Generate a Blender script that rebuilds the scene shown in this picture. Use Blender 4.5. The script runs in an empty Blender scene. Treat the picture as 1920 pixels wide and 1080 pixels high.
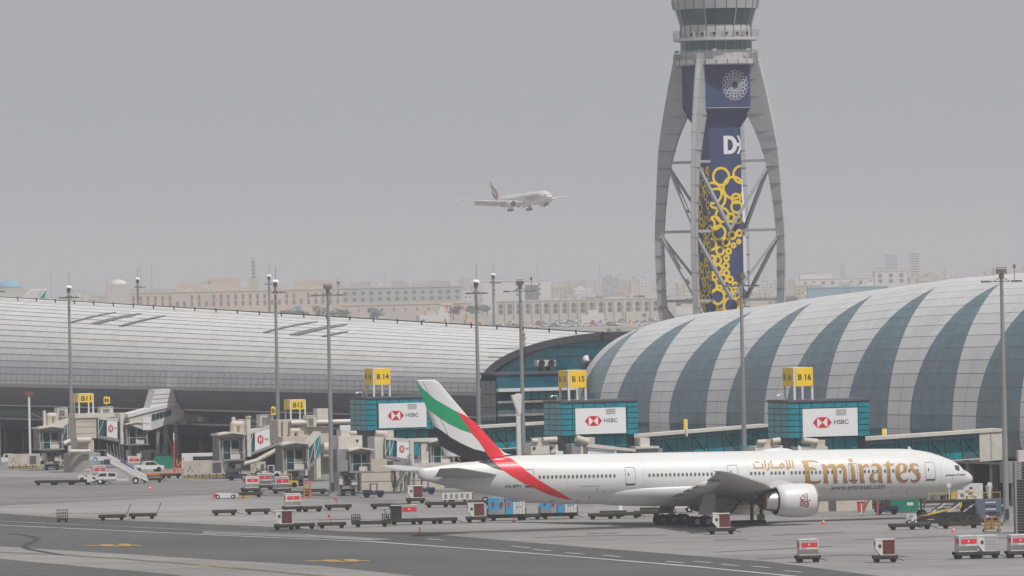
import bpy, math, random
from mathutils import Vector, Matrix, geometry
R = math.radians
rnd = random.Random(7)
SC = bpy.context.scene
COL = SC.collection

# ------------------------------------------------------------------ camera
CAM_H, FOC, ROLL, DROP = 31.4, 15300.0, R(1.2), 28.0      # eye height (m), focal length in photo pixels
cs, sn = math.cos(ROLL), math.sin(ROLL)
cam_d = bpy.data.cameras.new('camera'); cam = bpy.data.objects.new('camera', cam_d); COL.objects.link(cam)
cam_d.sensor_width = 36.0; cam_d.sensor_fit = 'HORIZONTAL'; cam_d.lens = 36.0*FOC/1920.0
cam_d.clip_start = 5.0; cam_d.clip_end = 60000.0
fw = Vector((0, 1, -DROP/FOC)).normalized()
rt = Vector((cs, 0, -sn)); rt = (rt - fw*rt.dot(fw)).normalized(); up = rt.cross(fw)
cam.matrix_world = Matrix(((rt.x, up.x, -fw.x, 0), (rt.y, up.y, -fw.y, 0), (rt.z, up.z, -fw.z, CAM_H), (0, 0, 0, 1)))
SC.camera = cam

# ------------------------------------------------------------------ sky, sun, exposure
SUN = Vector((0.37, -0.38, 0.85)).normalized()
SUN_EL = math.asin(SUN.z); SUN_AZ = math.atan2(SUN.x, SUN.y)
world = bpy.data.worlds.new('World'); SC.world = world; world.use_nodes = True
nt = world.node_tree; nt.nodes.clear()
o_ = nt.nodes.new('ShaderNodeOutputWorld'); bg = nt.nodes.new('ShaderNodeBackground')
sky = nt.nodes.new('ShaderNodeTexSky'); sky.sky_type = 'NISHITA'; sky.sun_disc = False
sky.sun_elevation = SUN_EL; sky.sun_rotation = SUN_AZ; sky.dust_density = 6.0; sky.air_density = 1.0; sky.ozone_density = 1.0
hs = nt.nodes.new('ShaderNodeHueSaturation'); hs.inputs['Saturation'].default_value = 0.12
mx = nt.nodes.new('ShaderNodeMix'); mx.data_type = 'RGBA'
mx.inputs[0].default_value = 0.9
mx.inputs[7].default_value = (5.85, 5.95, 6.35, 1)          # an even veil of dust over the whole sky
nt.links.new(sky.outputs[0], hs.inputs['Color']); nt.links.new(hs.outputs[0], mx.inputs[6])
nt.links.new(mx.outputs[2], bg.inputs['Color']); bg.inputs['Strength'].default_value = 0.075
nt.links.new(bg.outputs[0], o_.inputs['Surface'])
sl = bpy.data.lights.new('sun', 'SUN'); sl.energy = 3.35; sl.angle = R(0.6); sl.color = (1.0, 0.965, 0.91)
so = bpy.data.objects.new('sun', sl); COL.objects.link(so); so.location = (200, 700, 400)
so.rotation_euler = (-SUN).to_track_quat('-Z', 'Y').to_euler()
SC.view_settings.view_transform = 'Standard'; SC.view_settings.look = 'None'
SC.view_settings.exposure = 0.0; SC.view_settings.gamma = 1.0; SC.view_settings.use_curve_mapping = False
SC.cycles.max_bounces = 6; SC.cycles.diffuse_bounces = 3; SC.cycles.glossy_bounces = 3
SC.cycles.transmission_bounces = 4; SC.cycles.transparent_max_bounces = 8; SC.cycles.volume_bounces = 1
SC.cycles.use_denoising = True
SC.cycles.caustics_reflective = False; SC.cycles.caustics_refractive = False

# ------------------------------------------------------------------ survey: sight lines of the photograph met with real planes
PHI = R(21.0)                                             # bearing of the pier's short axis and of the parked jet
E = Vector((math.cos(PHI), math.sin(PHI), 0)); D = Vector((-math.sin(PHI), math.cos(PHI), 0))
O = Vector((35.3, 1042.0, 0))                             # near corner of the third gate house
EYE = Vector((0, 0, CAM_H))
def ray(px, py):
    u, v = px-960.0, py-540.0
    return Vector(((u*cs - v*sn)/FOC, 1.0, -(u*sn + v*cs + DROP)/FOC))
def hit(px, py, p, n):
    r = ray(px, py); return EYE + r*((p-EYE).dot(n)/r.dot(n))
def G(px, py, z=0.0): return hit(px, py, Vector((0, 0, z)), Vector((0, 0, 1)))
def PY(px, py, Y): return hit(px, py, Vector((0, Y, 0)), Vector((0, 1, 0)))
def pier(p): q = p-O; return Vector((q.dot(E), q.dot(D), q.z))    # world -> (w across, t along, z)
def unpier(w, t, z=0.0): return O + E*w + D*t + Vector((0, 0, z))
def PT(px, py, t): return pier(hit(px, py, O+D*t, D))     # on the plane t = const
def PW(px, py, w): return pier(hit(px, py, O+E*w, E))     # on the plane w = const
def GP(px, py, z=0.0): return pier(G(px, py, z))

# ------------------------------------------------------------------ object helpers
def empty(name, loc=(0, 0, 0), rz=0.0, label=None, cat=None, group=None, parent=None):
    o = bpy.data.objects.new(name, None); COL.objects.link(o); o.location = loc; o.rotation_euler = (0, 0, rz)
    o.empty_display_size = 0.5
    if label: o['label'] = label
    if cat: o['category'] = cat
    if group: o['group'] = group
    if parent: o.parent = parent
    return o
def tag(o, label=None, cat=None, group=None, kind=None):
    if label: o['label'] = label
    if cat: o['category'] = cat
    if group: o['group'] = group
    if kind: o['kind'] = kind
    return o
KIDS = {}
def tree_of(root):
    out = {}
    for o in COL.objects:
        if o.parent: out.setdefault(o.parent.name, []).append(o)
    return out
def copy_tree(src, kids, parent=None):
    c = src.copy(); COL.objects.link(c)
    if parent: c.parent = parent
    for ch in kids.get(src.name, []): copy_tree(ch, kids, c)
    return c
def place_copy(src, kids, loc, rz, label=None, group=None, scale=None):
    c = copy_tree(src, kids); c.location = loc; c.rotation_euler = (0, 0, rz)
    if label: c['label'] = label
    if group: c['group'] = group
    if scale: c.scale = scale if hasattr(scale, '__len__') else (scale,)*3
    return c

class MB:
    """collects shapes and links them as one mesh object"""
    def __init__(s): s.v = []; s.f = []; s.m = []; s.k = 0
    def add(s, vs, fs, k=None):
        b = len(s.v); s.v += [tuple(v) for v in vs]
        for f in fs: s.f.append([b+i for i in f]); s.m.append(s.k if k is None else k)
        return s
    def box(s, x0, x1, y0, y1, z0, z1, k=None):
        return s.add([(x0, y0, z0), (x1, y0, z0), (x1, y1, z0), (x0, y1, z0), (x0, y0, z1), (x1, y0, z1), (x1, y1, z1), (x0, y1, z1)],
                     [(0, 3, 2, 1), (4, 5, 6, 7), (0, 1, 5, 4), (1, 2, 6, 5), (2, 3, 7, 6), (3, 0, 4, 7)], k)
    def bar(s, p, q, w, h=None, k=None, upv=(0, 0, 1)):
        p, q = Vector(p), Vector(q); h = w if h is None else h
        d = (q-p)
        if d.length < 1e-6: return s
        d.normalize(); u = Vector(upv)
        if abs(d.dot(u)) > 0.98: u = Vector((0, 1, 0)) if abs(d.y) < 0.9 else Vector((1, 0, 0))
        a = d.cross(u).normalized(); b = a.cross(d)
        a *= w/2; b *= h/2
        return s.add([p-a-b, p+a-b, p+a+b, p-a+b, q-a-b, q+a-b, q+a+b, q-a+b],
                     [(3, 2, 1, 0), (4, 5, 6, 7), (0, 1, 5, 4), (1, 2, 6, 5), (2, 3, 7, 6), (3, 0, 4, 7)], k)
    def cyl(s, p, q, r, r2=None, n=10, k=None, cap=True):
        p, q = Vector(p), Vector(q); r2 = r if r2 is None else r2
        d = (q-p).normalized(); u = Vector((0, 0, 1)) if abs(d.z) < 0.95 else Vector((1, 0, 0))
        a = d.cross(u).normalized(); b = a.cross(d)
        vs = []
        for (c, rr) in ((p, r), (q, r2)):
            for i in range(n):
                t = 2*math.pi*i/n; vs.append(c + a*(rr*math.cos(t)) + b*(rr*math.sin(t)))
        fs = [(i, (i+1) % n, n+(i+1) % n, n+i) for i in range(n)]
        if cap: fs += [tuple(range(n-1, -1, -1)), tuple(range(n, 2*n))]
        return s.add(vs, fs, k)
    def tube(s, pts, r, n=8, k=None):
        for a, b in zip(pts[:-1], pts[1:]): s.cyl(a, b, r, n=n, k=k)
        return s
    def loft(s, rings, closed=True, capa=True, capb=True, k=None):
        n = len(rings[0]); vs = [p for r in rings for p in r]; fs = []
        for j in range(len(rings)-1):
            for i in range(n if closed else n-1):
                a, b = j*n+i, j*n+(i+1) % n; fs.append((a, b, b+n, a+n))
        if capa: fs.append(tuple(range(n-1, -1, -1)))
        if capb: fs.append(tuple(range((len(rings)-1)*n, len(rings)*n)))
        return s.add(vs, fs, k)
    def prism(s, poly, axis, a, b, k=None):
        """polygon [(u,v)] pushed from a to b along axis ('x': (y,z), 'y': (x,z), 'z': (x,y))"""
        f = {'x': lambda u, v, c: (c, u, v), 'y': lambda u, v, c: (u, c, v), 'z': lambda u, v, c: (u, v, c)}[axis]
        n = len(poly); vs = [f(u, v, a) for u, v in poly] + [f(u, v, b) for u, v in poly]
        fs = [tuple(range(n)), tuple(range(2*n-1, n-1, -1))] + [(i, i+n, (i+1) % n+n, (i+1) % n) for i in range(n)]
        return s.add(vs, fs, k)
    def lathe(s, prof, c, axis='z', n=16, k=None, cap=True):
        """prof [(r,h)] round c"""
        rings = []
        for r, h in prof:
            ring = []
            for i in range(n):
                t = 2*math.pi*i/n; x, y = r*math.cos(t), r*math.sin(t)
                ring.append({'z': (c[0]+x, c[1]+y, c[2]+h), 'x': (c[0]+h, c[1]+x, c[2]+y), 'y': (c[0]+x, c[1]+h, c[2]-y)}[axis])
            rings.append(ring)
        return s.loft(rings, True, cap, cap, k)
    def build(s, name, mat, parent=None, org=(0, 0, 0), smooth=False, fix=True):
        me = bpy.data.meshes.new(name)
        ox, oy, oz = org
        me.from_pydata([(x-ox, y-oy, z-oz) for x, y, z in s.v], [], s.f)
        mats = mat if isinstance(mat, (list, tuple)) else [mat]
        for m in mats: me.materials.append(m)
        if len(mats) > 1: me.polygons.foreach_set('material_index', s.m)
        if smooth: me.polygons.foreach_set('use_smooth', [True]*len(me.polygons))
        me.validate(); me.update()
        o = bpy.data.objects.new(name, me); COL.objects.link(o)
        if parent: o.parent = parent
        if smooth and smooth != 'all':
            try: me.set_sharp_from_angle(angle=R(smooth if smooth is not True else 40))
            except Exception: pass
        return o
def share(name, me, parent, loc=(0, 0, 0), rot=None):
    o = bpy.data.objects.new(name, me); COL.objects.link(o); o.parent = parent; o.location = loc
    if rot: o.rotation_euler = rot
    return o

# ------------------------------------------------------------------ materials
MATS = {}
def mat(name, col, rough=0.6, metal=0.0, var=0.12, scale=1.5, bump=0.0, spec=0.5, dirt=None, dscale=0.3, coat=0.0, stretch=None, fine=0.0):
    """principled surface with two octaves of colour unevenness, optional grime and relief"""
    if name in MATS: return MATS[name]
    m = bpy.data.materials.new(name); m.use_nodes = True; t = m.node_tree; N = t.nodes; L = t.links
    b = N['Principled BSDF']; b.inputs['Roughness'].default_value = rough; b.inputs['Metallic'].default_value = metal
    b.inputs['Specular IOR Level'].default_value = spec; b.inputs['Coat Weight'].default_value = coat
    tc = N.new('ShaderNodeTexCoord'); mp = N.new('ShaderNodeMapping'); L.new(tc.outputs['Object'], mp.inputs[0])
    if stretch: mp.inputs['Scale'].default_value = stretch
    n1 = N.new('ShaderNodeTexNoise'); n1.inputs['Scale'].default_value = scale; n1.inputs['Detail'].default_value = 5
    n1.inputs['Roughness'].default_value = 0.62; L.new(mp.outputs[0], n1.inputs[0])
    rp = N.new('ShaderNodeMapRange'); rp.inputs[1].default_value = 0.3; rp.inputs[2].default_value = 0.7
    rp.inputs[3].default_value = 1-var; rp.inputs[4].default_value = 1+var; L.new(n1.outputs[0], rp.inputs[0])
    ml = N.new('ShaderNodeVectorMath'); ml.operation = 'SCALE'; ml.inputs[0].default_value = col[:3]; L.new(rp.outputs[0], ml.inputs['Scale'])
    out = ml.outputs[0]
    if dirt:
        n2 = N.new('ShaderNodeTexNoise'); n2.inputs['Scale'].default_value = dscale; n2.inputs['Detail'].default_value = 7
        n2.inputs['Roughness'].default_value = 0.7; L.new(mp.outputs[0], n2.inputs[0])
        r2 = N.new('ShaderNodeMapRange'); r2.inputs[1].default_value = 0.48; r2.inputs[2].default_value = 0.68
        r2.inputs[3].default_value = 0; r2.inputs[4].default_value = dirt[3]; L.new(n2.outputs[0], r2.inputs[0])
        mi = N.new('ShaderNodeMix'); mi.data_type = 'RGBA'; mi.inputs[7].default_value = (*dirt[:3], 1)
        L.new(r2.outputs[0], mi.inputs[0]); L.new(out, mi.inputs[6]); out = mi.outputs[2]
    L.new(out, b.inputs['Base Color'])
    if bump:
        bp = N.new('ShaderNodeBump'); bp.inputs['Strength'].default_value = bump; bp.inputs['Distance'].default_value = 0.05
        L.new(n1.outputs[0], bp.inputs['Height']); L.new(bp.outputs[0], b.inputs['Normal'])
    MATS[name] = m; return m
def glass(name, col, rough=0.08, var=0.25, scale=0.35, spec=0.9):
    """tinted, opaque-looking solar glass whose panes are never quite alike"""
    m = mat(name, col, rough, 0.0, var, scale, spec=spec, coat=0.0); return m
WHITE = mat('aircraft_white', (0.66, 0.66, 0.655), 0.4, 0, 0.02, 0.25, dirt=(0.60, 0.59, 0.57, 0.3), dscale=0.12)
# ================================================================== haze
def build_haze():
    m = MB().box(-2900, 2900, -60, 41500, -1.2, 150)
    h = m.build('haze', bpy.data.materials.new('haze_air')); tag(h, kind='stuff')
    hm = h.data.materials[0]; hm.use_nodes = True; t = hm.node_tree; t.nodes.clear()
    o = t.nodes.new('ShaderNodeOutputMaterial'); v = t.nodes.new('ShaderNodeVolumePrincipled')
    v.inputs['Color'].default_value = (0.68, 0.69, 0.735, 1); v.inputs['Density'].default_value = HAZE
    v.inputs['Anisotropy'].default_value = 0.0
    t.links.new(v.outputs[0], o.inputs['Volume'])
HAZE = 1.05e-4
build_haze()
# ================================================================== ground
def ground_mat(name, col, dirt, sc=1.0, joints=None, rough=.85, jcol=.6, streak=.5, spec=.3):
    """paving: cloudy unevenness, stains, long wheel streaks and slab joints (all in metres on the ground)"""
    m = bpy.data.materials.new(name); m.use_nodes = True; t = m.node_tree; N = t.nodes; L = t.links; b = N['Principled BSDF']; b.inputs['Roughness'].default_value = rough
    b.inputs['Specular IOR Level'].default_value = spec
    tc = N.new('ShaderNodeTexCoord')
    def noise(scale, stretch=(1, 1, 1), rot=0.0, det=5, ro=.6):
        mp = N.new('ShaderNodeMapping'); mp.inputs['Scale'].default_value = stretch; mp.inputs['Rotation'].default_value = (0, 0, rot); L.new(tc.outputs['Object'], mp.inputs[0])
        n = N.new('ShaderNodeTexNoise'); n.inputs['Scale'].default_value = scale; n.inputs['Detail'].default_value = det; n.inputs['Roughness'].default_value = ro; L.new(mp.outputs[0], n.inputs[0]); return n.outputs[0]
    def ramp(x, a, b_, c, d): r = N.new('ShaderNodeMapRange'); r.inputs[1].default_value = a; r.inputs[2].default_value = b_; r.inputs[3].default_value = c; r.inputs[4].default_value = d; L.new(x, r.inputs[0]); return r.outputs[0]
    def mul(x, y): q = N.new('ShaderNodeMath'); q.operation = 'MULTIPLY'; L.new(x, q.inputs[0]); L.new(y, q.inputs[1]); return q.outputs[0]
    f = ramp(noise(.02*sc, det=6), .35, .65, .88, 1.10)
    f = mul(f, ramp(noise(.35*sc, det=6, ro=.75), .3, .7, .93, 1.07))
    f = mul(f, ramp(noise(.10*sc, (.12, 1.4, 1), R(3), 5), .50, .72, 1.0, 1-streak*.42))        # wheel streaks, lengthwise
    f = mul(f, ramp(noise(.05*sc, (.3, 1.2, 1), R(-12), 4), .55, .7, 1.0, 1-streak*.28))
    f = mul(f, ramp(noise(.5*sc, (.06, 1.0, 1), R(1.5), 6, .7), .42, .7, 1.03, 1-streak*.34))
    f = mul(f, ramp(noise(.16*sc, (.2, 1.2, 1), R(-4), 5), .58, .66, 1.0, 1-streak*.3))
    f = mul(f, ramp(noise(.6*sc, (1, 1, 1), 0, 3), .64, .72, 1.0, .72))                           # oil spots
    if joints:
        br = N.new('ShaderNodeTexBrick'); br.offset = 0.0; br.inputs['Scale'].default_value = 1.0; br.inputs['Brick Width'].default_value = joints; br.inputs['Row Height'].default_value = joints
        br.inputs['Mortar Size'].default_value = .09; br.inputs['Color1'].default_value = (1, 1, 1, 1); br.inputs['Color2'].default_value = (.93, .93, .93, 1); br.inputs['Mortar'].default_value = (jcol,)*3+(1,)
        mp = N.new('ShaderNodeMapping'); mp.inputs['Rotation'].default_value = (0, 0, R(-21)); L.new(tc.outputs['Object'], mp.inputs[0]); L.new(mp.outputs[0], br.inputs[0])
        sp = N.new('ShaderNodeSeparateColor'); L.new(br.outputs[0], sp.inputs[0]); f = mul(f, sp.outputs[0])
    d = ramp(noise(.03*sc, (.8, 1.6, 1), .4, 7, .7), .5, .7, 0, dirt[3])
    mi = N.new('ShaderNodeMix'); mi.data_type = 'RGBA'; mi.inputs[6].default_value = (*col, 1); mi.inputs[7].default_value = (*dirt[:3], 1); L.new(d, mi.inputs[0])
    ml = N.new('ShaderNodeVectorMath'); ml.operation = 'SCALE'; L.new(mi.outputs[2], ml.inputs[0]); L.new(f, ml.inputs['Scale']); L.new(ml.outputs[0], b.inputs['Base Color'])
    MATS[name] = m; return m
M_APRON = ground_mat('apron_concrete', (.275, .266, .260), (.20, .193, .188, .7), joints=7.5)
M_TARM = ground_mat('asphalt', (.098, .100, .101), (.082, .083, .083, .8), streak=.35)
M_TARM2 = ground_mat('asphalt_shoulder', (.078, .080, .082), (.10, .10, .10, .7), streak=.3)
M_TAXI = ground_mat('taxiway_concrete', (.27, .26, .25), (.20, .19, .185, .6), joints=7.5, streak=.4)
M_SAND0 = ground_mat('sandy_ground', (.32, .30, .27), (.19, .185, .17, .8), sc=.3, streak=.3)
M_RWHT = mat('road_white', (.42, .42, .41), .8, 0, .25, .8); M_RYEL = mat('road_yellow', (.44, .27, .06), .85, 0, .3, .5, dirt=(.12, .115, .1, 1.0), dscale=.5); M_RDRK = mat('tyre_mark', (.035, .036, .038), .85, 0, .2, .3); M_OLIVE = mat('worn_centreline', (.12, .10, .05), .85, 0, .35, .4)
def sheet(name, pts, z, mt, kind='structure'):
    P = [G(x, y, z) for x, y in pts]
    o = MB().add(P, [tuple(range(len(P)))]).build(name, mt); tag(o, kind=kind); return o
def line(name, pts, z, w, mt, wave=0.0):
    """painted line of real width following pixel marks on the ground"""
    P = [G(x, y, z) for x, y in pts]; Q = []
    for a, b in zip(P[:-1], P[1:]):
        k = max(1, int((b-a).length/6))
        Q += [a.lerp(b, i/k) for i in range(k)]
    Q.append(P[-1]); V = []; r = random.Random(len(pts))
    for i, p in enumerate(Q):
        d = (Q[min(i+1, len(Q)-1)]-Q[max(i-1, 0)]).normalized(); n = Vector((-d.y, d.x, 0)); ww = w*(1+wave*r.uniform(-1, 1)); V += [p+n*ww/2, p-n*ww/2]
    F = [(2*i, 2*i+1, 2*i+3, 2*i+2) for i in range(len(Q)-1)]
    o = MB().add(V, F).build(name, mt); tag(o, kind='structure'); return o
def build_ground():
    g = MB().add([(-2750, -40, 0), (2750, -40, 0), (2750, 1750, 0), (-2750, 1750, 0)], [(0, 1, 2, 3)]).build('apron', M_APRON); tag(g, kind='structure')
    g = MB().add([(-2750, 1750, 0), (2750, 1750, 0), (2750, 41000, 0), (-2750, 41000, 0)], [(0, 1, 2, 3)]).build('ground', M_SAND0); tag(g, kind='structure')
    # far roads and strips between the halls and the town
    for i, (Y, w, mt) in enumerate(((2500, 60, M_TARM), (3300, 45, M_TAXI), (4000, 30, M_TARM), (4680, 40, M_TARM))):
        g = MB().add([(-600, Y, .02), (600, Y, .02), (600, Y+w, .02), (-600, Y+w, .02)], [(0, 1, 2, 3)]).build('road', mt); tag(g, kind='structure')
    sheet('asphalt_shoulder', [(-60, 960), (0, 962.5), (110, 970), (400, 983), (560, 990), (640, 996), (830, 1003), (1100, 1026), (1440, 1053), (1640, 1079), (1760, 1096), (1500, 1150), (-200, 1150)], .012, M_TARM2)
    sheet('taxiway', [(-60, 983), (0, 986), (400, 1004.5), (700, 1017), (1100, 1047), (1480, 1081), (1560, 1090), (1500, 1150), (-200, 1150)], .024, M_TARM)
    sheet('taxiway_strip', [(-80, 1019), (0, 1024.5), (380, 1048), (600, 1061), (780, 1080.5), (900, 1092), (620, 1110), (320, 1077), (208, 1067), (0, 1048), (-80, 1042)], .036, M_TAXI)
    sheet('darker_apron', [(-50, 893), (300, 897), (520, 908), (700, 934), (760, 938), (700, 945), (560, 932), (400, 927), (200, 939), (60, 944), (-50, 952)], .010, ground_mat('apron_darker', (.215, .206, .20), (.165, .158, .152, .6), joints=7.5))
    sheet('pale_apron', [(-50, 953), (60, 945), (200, 940), (400, 929), (470, 950), (600, 985), (400, 978), (110, 966), (0, 959)], .010, ground_mat('apron_paler', (.31, .298, .29), (.245, .234, .226, .6), joints=7.5))
    line('edge_line', [(-40, 982.5), (0, 984.6), (400, 1003), (700, 1015.7), (900, 1030), (1100, 1045.5), (1300, 1062), (1480, 1079.5), (1560, 1088)], .05, .9, M_RWHT, .25)
    line('edge_line', [(-40, 975), (0, 977), (400, 994.8), (560, 1001), (700, 1012)], .05, .35, M_RWHT, .5)
    o = sheet('worn_paint', [(380, 996), (520, 1001), (640, 1005), (740, 1011), (700, 1013.5), (560, 1007.5), (380, 1000.5)], .048, mat('chipped_paint', (.19, .19, .19), .85, 0, .45, .9))
    for i, (a, b) in enumerate(((800, 1010), (960, 1024), (1000, 1030), (1060, 1036), (1130, 1041), (1250, 1052.5), (1300, 1052), (1350, 1057.5), (1410, 1061.5), (1470, 1070))):
        line('lane_dash', [(a, b), (a+34, b+3)], .05, .45, M_RWHT, .3)
    line('centreline', [(-40, 1033), (0, 1035.2), (110, 1040), (220, 1047), (400, 1061.5), (600, 1080), (680, 1088)], .05, 1.3, M_OLIVE, .2)
    for pts in (((112, 1038.6), (128, 1038), (145, 1039.2)), ((372, 1059.5), (400, 1061.2)), ((395, 1060), (440, 1064))): line('centreline_paint', pts, .06, .5, M_RYEL, .6)
    line('joint_line', [(0, 1077), (100, 1072), (180, 1069)], .045, .4, M_TAXI, .3)
    line('tyre_mark', [(18, 1000.5), (45, 1003), (62, 1006), (71, 1010.5), (66, 1014), (55, 1018), (46, 1023), (47, 1027), (60, 1031), (90, 1036), (120, 1041)], .055, .9, M_RDRK, .15)
    for pts in (((760, 1002), (900, 999), (1100, 993), (1225, 989)), ((95, 963), (180, 962.5), (260, 960)), ((480, 978), (560, 975.5), (680, 972)), ((1340, 1035), (1480, 1028), (1560, 1024)), ((1450, 1003), (1580, 998)), ((860, 980), (1000, 979), (1220, 984)), ((20, 935), (150, 932), (400, 926)), ((1420, 1048), (1600, 1040), (1700, 1043)), ((1000, 1008), (1120, 1004), (1250, 1003)), ((600, 975), (760, 972)), ((1600, 1012), (1760, 1006), (1900, 1008)), ((1100, 1000), (1160, 999)), ((1340, 1012), (1400, 1011))):
        line('rubber_streak', pts, .03, 1.1, mat('rubber_streak', (.12, .116, .112), .85, 0, .4, .2), .4)
    # painted stand markings read as broken yellow glyphs
    for ox, oy, s in ((155, 1022.3, 1.0), (570, 1051.3, 1.12)):
        for j, (x0, x1, y0, y1) in enumerate(((0, 36, -.6, .9), (30, 62, -2.0, 1.8), (50, 72, .3, 2.3), (64, 92, -3.2, 1.6), (86, 112, -1.0, .8))):
            q = [(ox+x0*s, oy+(y0+y1)/2), (ox+(x0+6)*s, oy+y0), (ox+(x1-4)*s, oy+y0+.5), (ox+x1*s, oy+y1), (ox+(x0+12)*s, oy+y1)]
            sheet('stand_marking', q, .048+.004*j, M_RYEL)
build_ground()
# ================================================================== airliner
JO = G(1291, 986); JX = 37.1                                 # point between the main wheels
def JL(p): q = p-JO; return Vector((q.dot(E), q.dot(D), q.z))
def JP(px, py, y): return JL(hit(px, py, JO+D*y, D))         # on the jet's plane y = const
TOP = [(1823.2, 897), (1822.0, 893.6), (1819, 889.3), (1812, 884.2), (1807, 881.2), (1803, 880.2), (1798.5, 873.4), (1789, 866.4), (1780, 861.3), (1760, 854),
       (1740, 847.6), (1715, 843.2), (1690, 841.5), (1640, 841.6), (1440, 844.9), (1070, 851.6), (1010, 853.0), (960, 854.5), (930, 858), (884, 865.0), (833, 872.0), (800, 877.6), (785, 880)]
BOT = [(1823.2, 898), (1822.6, 901.5), (1816.7, 908), (1806.7, 913.6), (1795.5, 919.2), (1777, 926), (1752, 932.4), (1715, 936.6), (1690, 937.4), (1640, 937.9), (1078, 945.8),
       (1040, 945.3), (1010, 943.0), (978, 938.5), (922, 929.5), (878, 921), (833, 911), (807, 904), (790, 899), (785, 897.5)]
def table(pts): return sorted((JP(x, y, 0).x, JP(x, y, 0).z) for x, y in pts)
TT, BT = table(TOP), table(BOT)
def interp(t, x):
    if x <= t[0][0]: return t[0][1]
    for (a, u), (b, v) in zip(t[:-1], t[1:]):
        if x <= b: return u + (v-u)*(x-a)/(b-a)
    return t[-1][1]
XN, XT = max(TT[-1][0], BT[-1][0]), min(TT[0][0], BT[0][0])   # nose and tail ends
HWT = [(0, .05), (.15, .55), (.5, 1.0), (1.0, 1.38), (2.0, 1.9), (3.0, 2.28), (5.0, 2.75), (7.0, 2.98), (9.0, 3.08), (10.5, 3.1), (47.5, 3.1), (52, 2.98), (57, 2.6), (62, 1.98), (67, 1.2), (70, .68), (72.3, .28), (80, .2)]
def section(x):
    zt, zb = interp(TT, x), interp(BT, x); return (zt+zb)/2, max((zt-zb)/2, .03), interp(HWT, XN-x)
def fus(x, z):
    c, h, w = section(x); q = min(1, abs(z-c)/h); return w*math.sqrt(max(0, 1-q*q))
def S(px, py, surf=fus, y0=3.0):
    y = y0
    for _ in range(4):
        p = JP(px, py, -y); y = surf(p.x, p.z)
    return (p.x, p.z)
M_GREY = mat('wing_grey', (.50, .505, .51), .42, .0, .06, .5, dirt=(.36, .36, .36, .4), dscale=.25)
M_GREYL = mat('fairing_grey', (.50, .50, .51), .45, 0, .05, .5)
M_RED = mat('livery_red', (.72, .018, .035), .35, 0, .04, .4); M_GRN = mat('livery_green', (.0, .30, .125), .35, 0, .04, .4)
M_BLK = mat('livery_black', (.010, .010, .015), .45, 0, .1, .4)
M_CHROME = mat('bare_metal', (.62, .60, .57), .3, .9, .06, 1.0); M_CHROME2 = mat('slat_metal', (.66, .66, .66), .35, .4, .05, 1.0); M_DARK = mat('dark_metal', (.05, .05, .052), .5, .4, .2, 2)
M_BROWN = mat('scorched_metal', (.16, .11, .08), .5, .6, .2, 2); M_TYRE = mat('tyre_rubber', (.012, .012, .013), .9, 0, .2, 3, spec=.2)
M_RIM = mat('wheel_rim', (.28, .28, .29), .5, .3, .1, 3); M_PGLASS = mat('cabin_glass', (.11, .115, .13), .2, 0, .2, 2)
M_STRUT = mat('gear_strut', (.16, .16, .17), .5, .3, .15, 2); M_LINE = mat('panel_line', (.22, .22, .23), .6)
M_TXT = mat('dark_lettering', (.05, .05, .055), .5)
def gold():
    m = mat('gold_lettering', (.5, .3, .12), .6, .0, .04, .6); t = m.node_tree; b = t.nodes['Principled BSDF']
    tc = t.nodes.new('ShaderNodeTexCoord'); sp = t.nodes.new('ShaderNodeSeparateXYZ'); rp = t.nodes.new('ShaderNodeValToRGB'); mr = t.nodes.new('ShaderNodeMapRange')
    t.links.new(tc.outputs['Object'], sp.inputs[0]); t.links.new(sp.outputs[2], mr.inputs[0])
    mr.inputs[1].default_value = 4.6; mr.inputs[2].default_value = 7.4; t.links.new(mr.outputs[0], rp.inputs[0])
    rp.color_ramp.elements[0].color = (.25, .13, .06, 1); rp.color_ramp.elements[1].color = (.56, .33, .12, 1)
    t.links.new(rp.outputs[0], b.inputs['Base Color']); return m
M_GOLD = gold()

def skin(faces2d, step, surf, off, side=-1):
    """flat outlines [(x,z)...] triangulated on a grid and laid on a curved surface"""
    vs, fs = [], []
    for poly in faces2d:
        q = []
        for (ax, az), (cx, cz) in zip(poly, list(poly[1:])+[poly[0]]):
            k = max(1, int(math.hypot(cx-ax, cz-az)/step)) if len(poly) != 3 else 1
            q += [(ax+(cx-ax)*i/k, az+(cz-az)*i/k) for i in range(k)]
        b = len(vs); vs += [Vector(p) for p in q]; fs.append(list(range(b, b+len(q))))
    x0, x1 = min(v.x for v in vs), max(v.x for v in vs); z0, z1 = min(v.y for v in vs), max(v.y for v in vs)
    i = math.ceil(x0/step)
    while i*step < x1:
        j = math.ceil(z0/step)
        while j*step < z1: vs.append(Vector((i*step+.0007, j*step+.0003))); j += 1
        i += 1
    ov, _, of, *_ = geometry.delaunay_2d_cdt(vs, [], fs, 1, 1e-5)
    return [(v.x, side*(surf(v.x, v.y)+off), v.y) for v in ov], [tuple(f) if side > 0 else tuple(reversed(f)) for f in of]
def decal(name, polys, material, parent, surf=fus, step=.35, off=.012, sides=(-1,)):
    m = MB()
    for sd in sides:
        for i, p in enumerate(polys):
            if len(p) == 3: m.add([(x, sd*(surf(x, z)+off), z) for x, z in p], [(0, 1, 2) if sd > 0 else (2, 1, 0)])
            else: v, f = skin([p], step, surf, off+(i % 5)*.003*(len(polys) > 1), sd); m.add(v, f)
    return m.build(name, material, parent)
FONT = bpy.data.fonts[0] if len(bpy.data.fonts) else None
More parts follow.
